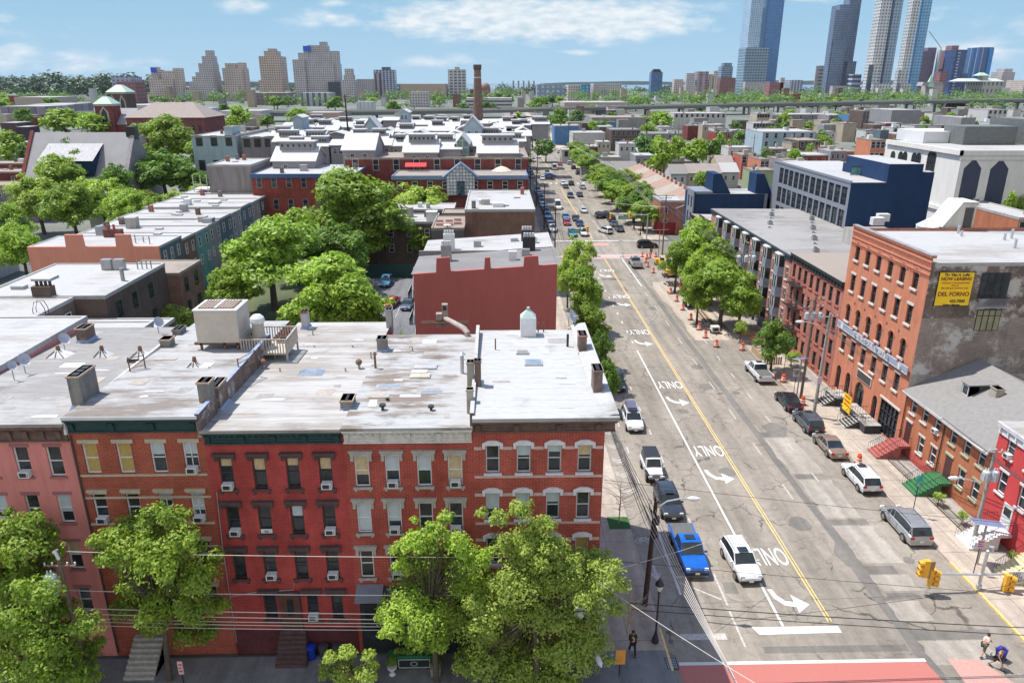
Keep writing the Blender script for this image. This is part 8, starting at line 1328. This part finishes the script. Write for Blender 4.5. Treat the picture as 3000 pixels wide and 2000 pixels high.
CT=[(960,880,300,7.5,'mid1','brightest lime green courtyard tree behind the rooftop unit'),(1030,905,200,6,'mid1','lime green courtyard tree spreading towards the parking lot'),(790,770,300,8,'mid2','dense green courtyard tree left of the tall one'),(860,700,190,8.5,'mid1','green courtyard tree just left of the tall one'),(700,830,150,6,'mid1','lower green courtyard tree beside the shrubs'),(1030,625,300,11,'mid2','tallest courtyard tree with a broad light green crown'),(985,740,200,7,'mid4','dark lower part of the tallest courtyard tree, a tree of its own'),(1105,700,160,6,'mid2','shaded green tree by the parking lot fence'),(1235,620,170,7,'mid3','yellow green tree before the brown building'),(1200,690,130,6,'mid2','thin leafy tree beside the grey terrace wing'),(560,895,110,4,'mid3','pale flowering shrub tree beside the dark windows, right'),(500,945,130,4,'mid3','pale flowering shrub tree beside the dark windows, left'),(1170,965,50,14,'small','small bush between the two rear chimneys'),
(60,725,150,7,'mid1','round bright tree left of the salmon wall'),(30,650,120,7,'mid2','green tree at the left edge above the salmon wall'),(110,590,160,8,'mid3','large pale green tree left of centre of the left grove'),(210,610,170,8,'mid2','green tree in the middle of the left grove'),(300,590,150,8,'mid3','pale green tree of the left grove with airy crown'),(380,625,150,8,'mid1','bright green tree of the left grove above the white roofs'),(440,610,120,7,'mid2','right-hand green tree of the left grove'),(520,610,110,6,'mid3','low pale green trees before the parked cars lot, left one'),(590,590,110,6,'mid3','low pale green trees before the parked cars lot, right one'),(180,535,170,9,'mid1','bright tree under the church hall roof'),(250,490,200,11,'mid4','dark rounded tree in front of the church hall dormer'),(340,530,110,9,'mid4','dark tree at the right end of the church hall'),(30,440,100,9,'far3','rounded green tree at the left edge above the terraces'),(75,455,70,8,'far1','smaller tree at the left edge above the terraces'),(480,430,190,12,'mid1','large bright round tree right of the grey gable wall'),(585,460,110,9,'mid2','tree beside the large bright one near the painted house'),(480,520,170,8,'mid4','dark tree mass behind the grey gable wall'),(560,540,120,6,'mid4','dark tree in the shadow beside the concrete building'),(640,455,90,8,'mid3','pale bushy tree in front of the painted houses'),(1080,505,130,12,'mid2','round green tree before the long brick warehouse')]
for a in CT: ptree(a[4],a[5],a[0],a[1],a[2]*1.12,a[3])
RT=[(2050,715,180,8,'mid1','bright green tree at the far end of the works'),(1985,745,110,7,'mid2','smaller green tree beside the yellow roller'),(2090,775,190,7,'mid1','bright green tree over the middle of the works'),(2120,840,220,6.5,'mid2','large green tree shading the works beside the bay windows'),(2060,790,140,6,'mid1','green tree behind the red portable toilet'),(2175,865,150,6,'mid2','green tree touching the bay windows'),(2050,840,120,6,'mid1','green tree above the red portable toilet'),(2270,985,130,5,'mid4','round dark green street tree behind the white pickup truck'),(2173,955,50,2.6,'small','small young yellow green tree at the near end of the works'),(2320,1050,60,1.2,'small','low bush by the green street sign')]
for a in RT: ptree(a[4],a[5],a[0],a[1],a[2]*1.0,a[3])
for i,(x,y,r_) in enumerate([(36.8,182,5),(36.5,193,5.4),(38,204,6),(35.5,215,5.6),(36,228,6),(36.5,241,6),(36,255,6),(42,211,5.5),(42,236,6),(37,290,6.5),(37,305,6),(37,322,6),(38,345,6.5),(9.5,300,5.5),(9.5,330,6),(9,365,7),(9.5,420,8),(10,480,8)]): tree(['mid2','mid4','mid1'][i%3],'%s green street tree of the %s rows past the far junction'%(['first','second','third','fourth','fifth','sixth','seventh','eighth','ninth','tenth','eleventh','twelfth','thirteenth','fourteenth','fifteenth','sixteenth','seventeenth','eighteenth'][i],'right kerb' if x>20 else 'left kerb'),x,y,r_*1.6,r_)
FT=[(1935,465,110,9,'big bright tree rising among the gabled far houses'),(2040,452,90,8,'round tree right of the big bright one'),(1985,440,80,8,'tree between the two big far trees'),(2085,440,70,8,'tree at the right end of the far tree row'),(2060,525,60,5,'lime green tree before the cream row houses'),(1880,430,90,8,'dark tree left of the big bright one'),(1640,345,60,10,'tall tree by the viaduct left of the road'),(1690,340,50,9,'dark tree by the viaduct'),(1600,430,70,7,'round tree in the middle of the far road end'),(1560,390,60,9,'tree left of the far road end, nearer'),(1520,360,60,10,'tree left of the far road end, farther'),(1940,358,80,10,'broad tree in front of the long white block'),(1770,375,60,8,'yellowish tree before the beige building'),(1900,385,60,8,'yellowish tree right of the dark brick building'),(2110,415,50,8,'small tree beside the maroon boxes'),(2150,435,60,7,'small dark tree before the pink house'),(2245,450,50,10,'small tree on the orange brick building edge'),(2405,405,60,8,'small tree by the pale blue building'),(2710,360,40,8,'tree in the narrow street at right'),(2705,385,40,7,'second tree in the narrow street at right'),(2960,600,60,12,'green bush behind the stair bulkhead, left'),(2990,590,60,12,'green bush behind the stair bulkhead, right'),(870,345,70,8,'round tree before the grey viaduct deck'),(1080,357,28,9,'small lime tree by the blue gabled tower'),(700,350,80,9,'bright tree by the stair tower'),(680,370,60,8,'second tree by the stair tower'),(160,350,60,8,'tree below the dark shed, left'),(250,350,50,8,'tree below the dark shed, right'),(190,378,120,8,'row of trees above the church hall ridge, left'),(280,382,120,8,'row of trees above the church hall ridge, right'),(70,345,60,8,'tree at far left before the sheds')]
for a in FT: ptree('far'+str(1+len(a[4])%4),a[4],a[0],a[1],a[2],a[3])
# ================================================================ viaduct
def along(px,py,z): return PZ(px,py,z)
t=thing('viaduct','long grey elevated highway viaduct on piers crossing the whole view','viaduct',(150,860,0),off=True); VG=stucco('viaduct_steel_grey',(.15,.17,.165),.15,.02,.1); VC=P('viaduct_concrete',(.34,.33,.31),.9,.15,.02)
VP=[(-400,344),(100,340),(590,336),(940,330),(1500,322),(1800,314),(2200,305),(2600,298),(3100,290)]; pts=[]
for px,py in VP: d=720 if px<1000 else 760+(px-1000)*.09; x,z=PY(px,py,d); pts.append((x,d,max(8,z)))
def deck(m):
    for a,b_ in zip(pts,pts[1:]): 
        m.face([(a[0],a[1],a[2]),(b_[0],b_[1],b_[2]),(b_[0],b_[1],b_[2]-3.2),(a[0],a[1],a[2]-3.2)],VG); m.face([(a[0],a[1],a[2]),(b_[0],b_[1],b_[2]),(b_[0],b_[1]+26,b_[2]),(a[0],a[1]+26,a[2])],VC); m.face([(a[0],a[1],a[2]-3.2),(b_[0],b_[1],b_[2]-3.2),(b_[0],b_[1]+26,b_[2]-3.2),(a[0],a[1]+26,a[2]-3.2)],VG)
        m.face([(a[0],a[1]-.3,a[2]+1.1),(b_[0],b_[1]-.3,b_[2]+1.1),(b_[0],b_[1]-.3,b_[2]-.3),(a[0],a[1]-.3,a[2]-.3)],VC); m.face([(a[0],a[1]+26,a[2]+1.1),(b_[0],b_[1]+26,b_[2]+1.1),(b_[0],b_[1]+26,b_[2]-.3),(a[0],a[1]+26,a[2]-.3)],VC)
part(t,'deck',deck)
for a,b_ in zip(pts,pts[1:]):
    n_=max(1,int((b_[0]-a[0])/38))
    for i in range(n_):
        f_=i/n_; x=a[0]+(b_[0]-a[0])*f_; y=a[1]+(b_[1]-a[1])*f_; z=a[2]+(b_[2]-a[2])*f_; part(t,'pier',lambda m:(m.box(x-1.2,x+1.2,y+2,y+5,-.1,z-3.2,CONC),m.box(x-1.2,x+1.2,y+21,y+24,-.1,z-3.2,CONC),m.box(x-1.3,x+1.3,y+1,y+25,z-4.6,z-3.2,CONC)))
for i in range(22):
    px=1300+i*80; x=PY(px,300,800)[0]; k=next((j for j in range(len(pts)-1) if pts[j][0]<=x<pts[j+1][0]),5); f_=(x-pts[k][0])/(pts[k+1][0]-pts[k][0]); y=pts[k][1]+(pts[k+1][1]-pts[k][1])*f_; z=pts[k][2]+(pts[k+1][2]-pts[k][2])*f_
    if i%3==0: tag(link('road_lamp',(lambda q:(q.tube([(0,0,0),(0,0,9),(1.2,0,10),(2.6,0,10)],.12,GREYM,4),q.mesh('road_lamp'))[1])(MB()),None,(x,y+1,z)),'thin tall road lamp on the viaduct','street lamp','road lamps on the viaduct')
    else: car('cargo' if i%4==1 else 'suv',['white','silver','black'][i%3],'distant vehicle driving along the viaduct deck',x,y+8,PI/2,'vehicles on the viaduct').location.z=z
# ================================================================ skyline
def twr(label,parts,y,mat,name='tower_block',cat='tower',roofm_=None,dep=None,base=0):
    """parts: (left px, right px, top px, dy, depth)"""
    c=[PY((a+b_)/2,260,y)[0] for a,b_,*_ in parts]; t=thing(name,label,cat,(sum(c)/len(c),y,0),off=True)
    for i,p_ in enumerate(parts):
        a,b_,pt=p_[:3]; dy=p_[3] if len(p_)>3 else 0; m_=p_[4] if len(p_)>4 and p_[4] else mat; d=p_[5] if len(p_)>5 else None
        x0,z=PY(a,max(pt,60) if pt>0 else 60,y+dy); x1,_=PY(b_,max(pt,60) if pt>0 else 60,y+dy); z=PY((a+b_)/2,pt,y+dy)[1]; d=d or (x1-x0)*.8; c_=abs((a+b_)/2-1450); d=min(d,.5*(b_-a)/max(c_,60)*(y+dy)) if c_>200 else d; pr_=max(pt,60)
        if a>1560: x0=PY(a,pr_,y+dy+d)[0]
        elif b_<1340: x1=PY(b_,pr_,y+dy+d)[0]
        part(t,'block' if i else 'main_block',lambda m:m.box(x0,x1,y+dy,y+dy+d,0,z,m_,skip='b',top=roofm_ or CONC))
    return t
TB=gridm('brown_tower_windows',(.47,.38,.33),(.085,.08,.08),4.2,4.2,.5,.55); TG=gridm('grey_tower_windows',(.42,.40,.41),(.08,.08,.09),4.0,4.0,.45,.5); TP=gridm('pink_grey_tower_windows',(.49,.42,.39),(.10,.09,.09),4.4,4.2,.42,.55)
D=1500.
twr('stepped brown grey tower with a blue sign at its top left corner',[(434,540,232),(440,470,197,2),(470,530,208,3),(505,538,200,5),(434,540,272,-8)],D,TP)
t=twr('pyramid-like stepped grey tower, tallest of the left group',[(540,655,262),(552,650,240,2),(562,648,225,3),(572,645,212,4),(580,640,186,5),(590,635,165,6),(600,628,148,7)],D,TG)
twr('stepped pinkish grey wing right of the pyramid-like tower',[(650,728,200),(658,700,186,2),(695,722,184,4),(650,715,250,-5),(655,728,225,3)],D+20,TP)
twr('slim brown tower with a pointed crown',[(757,838,165),(772,822,150,3),(784,812,143,5),(757,845,235,-3)],D,TB)
twr('broad grey tower with a blue sign and stepped crown',[(858,1000,185),(872,985,155,3),(900,965,133,5),(935,960,123,6),(888,905,140,2),(965,995,150,4),(856,900,175,-6),(960,998,240,-14,gridm('dark_annex_glass',(.05,.055,.065),(.03,.04,.05),4,4,.6,.6))],D,TG)
twr('slender grey tower with narrow pinnacle to the right of the broad grey one',[(1000,1044,235),(1006,1040,220,2),(1009,1036,202,4)],D-60,TG)
BS=P('banner_blue_sign',(.01,.10,.55),.5)
for px0,px1,p0,p1,l,y_ in [(440,458,199,213,'blue rooftop sign on the left stepped tower',D-4),(887,910,135,150,'blue rooftop sign on the broad grey tower',D-4)]: a=PY(px0,p0,y_); b_=PY(px1,p1,y_); q=MB(); q.box(a[0],b_[0],y_,y_+2,b_[1],a[1],BS); tag(q.build('rooftop_sign'),l,'sign')
BT=gridm('blue_striped_tower',(.42,.42,.44),(.035,.07,.16),7,4,.62,.8); twr('blue and white tower with pinkish left flank left of the long white roof',[(1094,1161,205),(1118,1146,197,3,GLB),(1094,1118,215,-2,gridm('pink_stripe_tower',(.40,.28,.24),(.04,.06,.12),9,90,.45,1))],1650,BT)
twr('white tower with a checkered window pattern near the chimney stack',[(1312,1364,204),(1332,1346,197,3,CONC)],1700,gridm('checkered_tower',(.46,.46,.46),(.06,.08,.10),9,6,.68,.62))
twr('blue glass tower with rounded cap standing alone',[(1903,1942,212),(1912,1934,203,3,BLK),(1908,1938,207,2,BLK)],1800,gridm('deep_blue_glass',(.05,.12,.24),(.04,.09,.20),6,5,.7,.7,.1))
twr('dark blue block with pale bands left of the tallest tower',[(2105,2148,195),(2113,2145,185,3)],1900,gridm('banded_glass',(.20,.27,.32),(.04,.09,.15),8,5,.9,.6,.15)); twr('dark red brown block under the dark blue one',[(2100,2156,228)],1850,gridm('red_brown_windows',(.22,.09,.085),(.05,.04,.05),6,5,.5,.55))
for a,b_,pt,l,m_ in [(2008,2035,215,'grey mid-rise with masts on its roof',TG),(2035,2077,210,'cluttered mid-rise of grey and red panels',gridm('grey_red_panels',(.28,.29,.32),(.16,.05,.06),14,6,.5,.8)),(2077,2090,218,'narrow brown mid-rise next to the cluttered one',TB),(2090,2104,208,'narrow cream mid-rise beside the dark blue block',TP),(1970,2003,233,'small beige mid-rise at the left of the right group',TP),(2003,2040,250,'low white mid-rise in front of the grey one',TG)]: twr(l,[(a,b_,pt)],1850 if pt<240 else 1800,m_,cat='building')
# tallest glass tower
GT=gridm('silver_glass_tower',(.34,.42,.50),(.10,.22,.36),5,4.5,.55,.6,.12,.4,.3,rnd=.7); GD=gridm('deep_glass_tower',(.06,.17,.34),(.03,.12,.28),4,4.5,.75,.7,.08,.35,.3); GP2=gridm('podium_lattice_glass',(.22,.30,.36),(.035,.08,.13),7,7,.72,.62,.12,.4,.3)
D2=2100.
t=twr('tallest blue glass tower cut off by the top edge',[(2183,2232,-120,0,GT,40),(2225,2292,-120,12,GD,60),(2174,2224,-30,20,GT,50),(2165,2255,140,-40,GP2,60),(2240,2290,245,-30,GD),(2160,2255,240,-60,TG)],D2,GT,name='skyscraper',cat='skyscraper')
twr('dark blue grey glass tower with stepped shoulder',[(2432,2502,14),(2432,2470,30,-6),(2464,2516,-40,6),(2425,2480,120,-10),(2470,2510,180,-12,gridm('lattice_dark',(.16,.19,.25),(.03,.05,.10),5,4,.6,.6)),(2415,2490,252,-30,TG)],D2-100,gridm('dark_slate_glass',(.14,.18,.25),(.05,.09,.17),4.2,4.2,.6,.62,.15,.5,.3),name='skyscraper',cat='skyscraper')
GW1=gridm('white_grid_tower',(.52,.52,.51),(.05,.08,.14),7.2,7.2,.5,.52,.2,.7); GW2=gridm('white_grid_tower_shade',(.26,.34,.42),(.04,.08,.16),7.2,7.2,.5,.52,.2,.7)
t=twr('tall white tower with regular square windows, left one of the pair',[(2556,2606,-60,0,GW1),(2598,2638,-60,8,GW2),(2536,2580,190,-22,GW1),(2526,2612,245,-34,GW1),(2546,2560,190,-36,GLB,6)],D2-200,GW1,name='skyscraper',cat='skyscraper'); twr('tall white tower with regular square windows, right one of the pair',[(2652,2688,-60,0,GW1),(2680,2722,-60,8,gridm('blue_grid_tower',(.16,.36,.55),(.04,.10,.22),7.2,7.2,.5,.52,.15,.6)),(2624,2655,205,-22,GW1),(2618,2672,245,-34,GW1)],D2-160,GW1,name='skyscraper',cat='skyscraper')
RBT=gridm('violet_brown_tower',(.17,.12,.17),(.05,.045,.09),5,5,.55,.6,.2); 
twr('violet brown tower behind the white pair',[(2678,2735,150),(2700,2745,140,5)],D2-80,RBT,name='tower_block'); twr('red brown tower with a white left edge',[(2752,2795,148),(2772,2810,134,4),(2748,2760,146,-3,WHT)],D2-80,gridm('red_brown_tower',(.24,.11,.11),(.06,.04,.06),5,5,.5,.6,.2)); twr('deep blue glass block with white ladder pattern',[(2770,2835,146,-8,gridm('deep_blue_block',(.03,.06,.15),(.02,.05,.14),6,5,.7,.7,.1)),(2803,2816,150,-10,gridm('ladder_pattern',(.42,.46,.52),(.03,.07,.18),16,7,.9,.7)),(2835,2912,139,0,gridm('striped_blue_glass',(.25,.32,.40),(.02,.07,.19),26,400,.9,1,.1)),(2890,2914,141,-3,P('bright_blue_glass',(.03,.20,.52),.15))],D2-120,GD)
twr('grey blue mid-rise at the right edge of the skyline',[(2905,2975,212),(2920,2968,202,4)],D2-200,TG); twr('cream banded tower left of the dark blue grey one',[(2391,2420,200,0,gridm('cream_bands',(.50,.45,.37),(.10,.09,.08),200,9,1,.4)),(2391,2420,193,2)],D2,TP); twr('dark low block with white bands between the towers',[(2484,2525,218)],D2-150,gridm('white_bands_dark',(.40,.42,.46),(.03,.05,.12),60,11,1,.6))
for a,b_,pt,l,m_ in [(2283,2300,228,'small white and dark block left of the blue podium',TG),(2300,2352,235,'blue and white low block',BT),(2240,2296,242,'dark red low block',gridm('red_brown_windows2',(.26,.10,.10),(.06,.05,.06),6,6,.5,.5)),(2345,2390,262,'low dark block at the foot of the towers',TG),(2950,3060,235,'tan blocks at the right edge of the skyline',TP),(2898,2960,258,'white low block before the domed hall',P('white_render_far',(.45,.45,.46))),(2740,2776,210,'small dark red tower top',gridm('red_brown_windows2',(.26,.10,.10),(.06,.05,.06),6,6,.5,.5))]: twr(l,[(a,b_,pt)],D2-300,m_,cat='building')
t=twr('domed civic hall with pale green roof and lantern at right',[(2830,2938,238,0,gridm('civic_windows',(.36,.34,.31),(.06,.07,.08),9,14,.4,.5)),(2868,2896,222,6,P('civic_stone',(.36,.34,.31)))],1600,TP,cat='building'); a=PY(2826,239,1600); b_=PY(2942,239,1600); part(t,'roof',lambda m:(m.frus(a[0],b_[0],1598,1660,a[1],a[1]+6,8,20,P('pale_green_roof',(.38,.44,.40),.6)),m.frus(PY(2866,222,1606)[0],PY(2898,222,1606)[0],1604,1626,PY(2866,222,1606)[1],PY(2866,213,1606)[1],8,9,P('copper_green',(.32,.46,.36)))))
t=twr('grey stone church with steep gables below the violet brown tower',[(2700,2764,252,0,CONC)],1500,CONC,cat='church'); a=PY(2700,252,1500); b_=PY(2764,252,1500); part(t,'roof',lambda m:(m.prism([(a[0],a[1]),(b_[0],a[1]),(b_[0]-3,a[1]+7),(a[0]+3,a[1]+7)],'y',1500,1520,CR),m.frus(PY(2720,250,1498)[0],PY(2738,250,1498)[0],1498,1510,a[1]-2,a[1]+22,6,6,P('copper_green',(.32,.46,.36)))))
t=thing('tower_crane','thin tower crane leaning behind the white towers','crane',(0,2000,0),off=True); a=PY(2722,92,2000); b_=PY(2758,142,2000); part(t,'jib',lambda m:m.tube([(a[0],2000,a[1]),(b_[0],2000,b_[1])],.9,GREYM,4)); part(t,'mast',lambda m:m.tube([(b_[0],2000,0),(b_[0],2000,b_[1])],.7,GREYM,4))
# mid skyline low blocks
for a,b_,pt,y,l,m_ in [(325,415,225,1400,'low wide blue white block with red brick base left of the towers',gridm('blue_white_low',(.32,.34,.42),(.06,.10,.2),8,6,.5,.5)),(340,425,240,1350,'red brick mid-rise below the blue white block',gridm('red_brown_windows2',(.26,.10,.10),(.06,.05,.06),6,6,.5,.5)),(735,868,272,1250,'long purple brown brick block before the slim tower',gridm('purple_brown',(.19,.14,.15),(.05,.05,.07),7,6,.4,.4)),(878,982,272,1200,'white ribbed office block before the broad grey tower',gridm('ribbed_white',(.42,.42,.44),(.06,.08,.14),9,300,.45,1)),(1044,1095,232,1600,'dark mid-rise block left of the blue and white tower',TG),(1172,1312,246,1650,'long white roofed building on the horizon',P('far_tan',(.38,.30,.25))),(1365,1500,288,1050,'low white office building with dark window bands behind the chimney stack',gridm('office_bands',(.44,.44,.43),(.04,.05,.08),90,4.6,.98,.5)),(1045,1100,298,1000,'white ribbed shed beside the slender tower',gridm('ribbed_white2',(.46,.47,.48),(.2,.27,.3),5,300,.4,1)),(1660,1730,250,1350,'white mid-rise left of the blue panelled one',TP),(1700,1730,248,1340,'blue panelled mid-rise block on the horizon',gridm('blue_panels',(.05,.22,.40),(.2,.3,.4),7,5,.5,.5)),(1730,1822,245,1350,'grey white stepped apartment block on the horizon',TG),(1570,1655,248,1500,'blue grey industrial block on the horizon',gridm('industrial_blue',(.18,.25,.34),(.3,.33,.36),10,8,.5,.5)),(1200,1260,270,1150,'small white apartment blocks among trees',TG),(0,225,312,700,'long dark shed with pale roof at the left',gridm('dark_shed',(.10,.085,.12),(.14,.12,.16),12,300,.9,1)),(80,272,306,760,'second long dark shed beyond the first',gridm('dark_shed',(.10,.085,.12),(.14,.12,.16),12,300,.9,1)),(0,95,360,430,'brown block at the left edge',stucco('brown_block',(.12,.09,.09))),(45,115,372,400,'dark block with white roof at the left',stucco('dark_block',(.07,.06,.08))),(40,225,285,1000,'long beige low building at the left',P('far_beige',(.36,.31,.27))),(370,600,308,720,'long pale shed right of the church towers',P('far_pale',(.42,.42,.42))),(535,640,318,700,'low shed with blue columns',gridm('blue_columns',(.42,.42,.44),(.05,.10,.25),5,300,.5,1)),(640,800,325,690,'pale low sheds right of the blue columns',P('far_pale',(.42,.42,.42))),(900,1010,330,640,'low brick and pale sheds by the viaduct',P('far_pink',(.40,.28,.24))),(960,1022,348,470,'plain grey shed behind the tall bare pole',MGR),(1640,1840,300,900,'long pale building behind the viaduct',P('far_beige',(.36,.31,.27)))]: twr(l,[(a,b_,pt)],y,m_,cat='building',roofm_=RFW)
x,z=PY(1423,257,1650); q=MB(); q.ball(x,1650,z,9.5,P('far_brick_dome',(.22,.12,.10)),10,12,8); q.box(x-10,x+10,1640,1660,0,z,P('far_brick_dome',(.22,.12,.10))); tag(q.build('domed_building'),'small brick dome on the horizon right of the chimney stack','building')
for i in range(5): x,z=PY(1504+i*15,237,2600); q=MB(); q.cyl(x,2600,0,z,3,GREYM,8); tag(q.build('smokestack'),'slim distant smokestack, %s of the five in a row'%['first','second','third','fourth','fifth'][i],'smokestack','distant smokestacks')
# ================================================================ far woods, fill, hills, water
r=random.Random(77); kk=['far1','far2','far3','far4']
def free(px): return not(1590<px<1690)
for i in range(110):
    px=r.uniform(-60,3060); band=r.random()
    if band<.50: y=r.uniform(960,1450)
    elif band<.8: y=r.uniform(880,1000)
    else: y=r.uniform(600,700)
    if band>.8 and 780<px<1560: px+=800
    x=PY(px,300,y)[0]; h_=r.uniform(11,19) if y>900 else r.uniform(8,12); tree(kk[i%4],'green tree in the distant woods around and beyond the viaduct',x,y,h_,h_*r.uniform(.55,.8),group='trees of the distant woods')
for i in range(64):
    x=r.uniform(62,330); y=r.uniform(270,620); tree(kk[i%4],'small green tree tucked between the low houses of the middle distance',x,y,r.uniform(8,12),r.uniform(3.2,5.2),group='trees between the low houses')
def canopy(name,label,pl,pr,y0,y1,n,size,hmin,hmax,seed,mat,lr=9):
    q=random.Random(seed); L=[]
    for i in range(n): px=q.uniform(pl,pr); y=q.uniform(y0,y1); x=PY(px,260,y)[0]; h_=q.uniform(hmin,hmax); L.append((x,y,h_-lr*.6,lr*q.uniform(.6,1.2)))
    return tag(link(name,leafmesh(seed,L,n*size[0],size[1],mat,.5)),label,'woods',kind='stuff')
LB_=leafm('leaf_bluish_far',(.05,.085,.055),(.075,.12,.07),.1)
canopy('far_woods','dense green woods between the viaduct and the skyline towers',-80,3080,1050,1900,330,(110,1.5),10,24,51,L5,13); canopy('far_woods','bluish hazy woods on the low ridge at the left horizon',-80,500,1500,2400,150,(150,4.0),26,50,52,LB_,24); canopy('far_woods','green woods at the foot of the right-hand skyline',1700,3080,900,1300,150,(130,1.3),12,22,53,L5,12); canopy('far_woods','bluish hazy woods along the central horizon',450,2600,2000,3400,200,(110,4.5),12,22,54,LB_,26)
FM=[GRD,WRD,WRD,BRN,TANR,GRD,WRD,WRD,BRD,BLR,CREAM,DBB]
def fill(n,xr,yr_,seed,skip,hr=(6,11)):
    q=random.Random(seed); c=0; used=[]
    while c<n:
        y=q.uniform(*yr_); x=q.uniform(*xr)
        if x>XF+2 and x-XF<8: pass
        if skip(x,y) or any(abs(x-a)<12 and abs(y-b_)<13.5 for a,b_ in used): 
            c+=.05; continue
        used.append((x,y)); h_=q.uniform(*hr); w_=q.uniform(6,11); bld('city_house','flat roofed low house among the many dense blocks of the middle distance','house',x-w_/2,x+w_/2,y,y+q.uniform(9,14),h_,q.choice(FM),q.choice([RFW,RFW,RFT,RFG]),cols=3 if y<480 else 0,rows=1 if y<480 else 0,ww=1.1,bits=1 if y<480 else 0,group='low houses of the dense middle blocks'); c+=1
inroad=lambda x,y: (-2<x<46) or 150<y<182 or 258<y<282 or 390<y<410 or 632<y<656
fill(85,(56,330),(280,620),5,lambda x,y: inroad(x,y)); fill(26,(100,420),(180,420),6,lambda x,y:inroad(x,y) or x<95+(y-180)*.2,(6,9)); fill(30,(-260,-100),(260,640),7,inroad,(5,8)); fill(14,(-190,-85),(120,200),9,inroad,(6,9)); fill(30,(-90,-6),(345,600),10,inroad,(6,9)); fill(14,(48,110),(280,420),14,inroad,(5,8))
fill(40,(50,600),(640,860),15,lambda x,y:y<660 and y>630,(7,12)); fill(24,(-420,-20),(640,700),16,lambda x,y:0,(6,10))
fill(60,(-700,900),(1000,1600),17,lambda x,y:0,(12,26))
# garden and pavement shrubs
for i,(px,py,w_,z) in enumerate([(2180,1510,0,0)]): pass
for l,x,y,r_ in [('low green hedge bush beside the green stoop',38.9,55.6,.7),('low shrub behind the iron fence by the white stoop',39.2,52.6,.6),('small bush with yellow flowers beside the pale yellow stoop',39.6,46.9,.5)]: tree('small',l,x,y,1.4,r_,name='bush',cat='bush',z=.1)
t=thing('iron_fence','black iron fence along the front yards below the red and green stoops','fence',(38.6,58,.1),off=True); part(t,'rails',lambda m:[(m.box(38.58,38.62,a,b_,.95,1.0,BLK),m.box(38.58,38.62,a,b_,.2,.24,BLK),[m.box(38.59,38.61,a+.14*k,a+.155*k,.12,1.1,BLK) for k in range(0,1)],[m.cyl(38.6,a+.15*k,.1,1.1,.012,BLK,4) for k in range(int((b_-a)/.15))]) for a,b_ in((51.2,56.8),(59.4,63.8))])
hl=MB(); rr2=random.Random(3)
for a,b_,y,hmax in((-14000,-1200,6500,95),(-1800,-300,5000,36),(600,9000,9500,60)):
    n_=24; P_=[(a,-1)]+[(a+(b_-a)*i/n_,hmax*(.45+.55*rr2.random())*math.sin(PI*min(1,(i+.5)/n_))**.4) for i in range(n_+1)]+[(b_,-1)]; hl.prism(P_,'y',y,y+900,P('far_hill',(.10,.14,.12),.95,.2,.002))
tag(hl.build('hills'),kind='structure')
q=MB(); q.face([(-900,3900,.3),(6000,3900,.3),(9000,9400,.3),(-2500,9400,.3)],P('bay_water',(.10,.17,.22),.25,.1,.002)); struct('water',q)
# thin air haze
hz=MB(); hz.box(-9500,9500,-120,11500,-3,420,None); hm=bpy.data.materials.new('haze'); hm.use_nodes=True; nt=hm.node_tree; nt.nodes.clear(); o_=nt.nodes.new('ShaderNodeOutputMaterial'); v=nt.nodes.new('ShaderNodeVolumePrincipled'); v.inputs['Color'].default_value=(.72,.84,1,1); v.inputs['Density'].default_value=HAZE; nt.links.new(v.outputs[0],o_.inputs['Volume'])
hz.mats=[hm]; hz.m=[0]*6
if HAZE>0: tag(hz.build('haze'),'thin pale air haze','haze',kind='stuff')
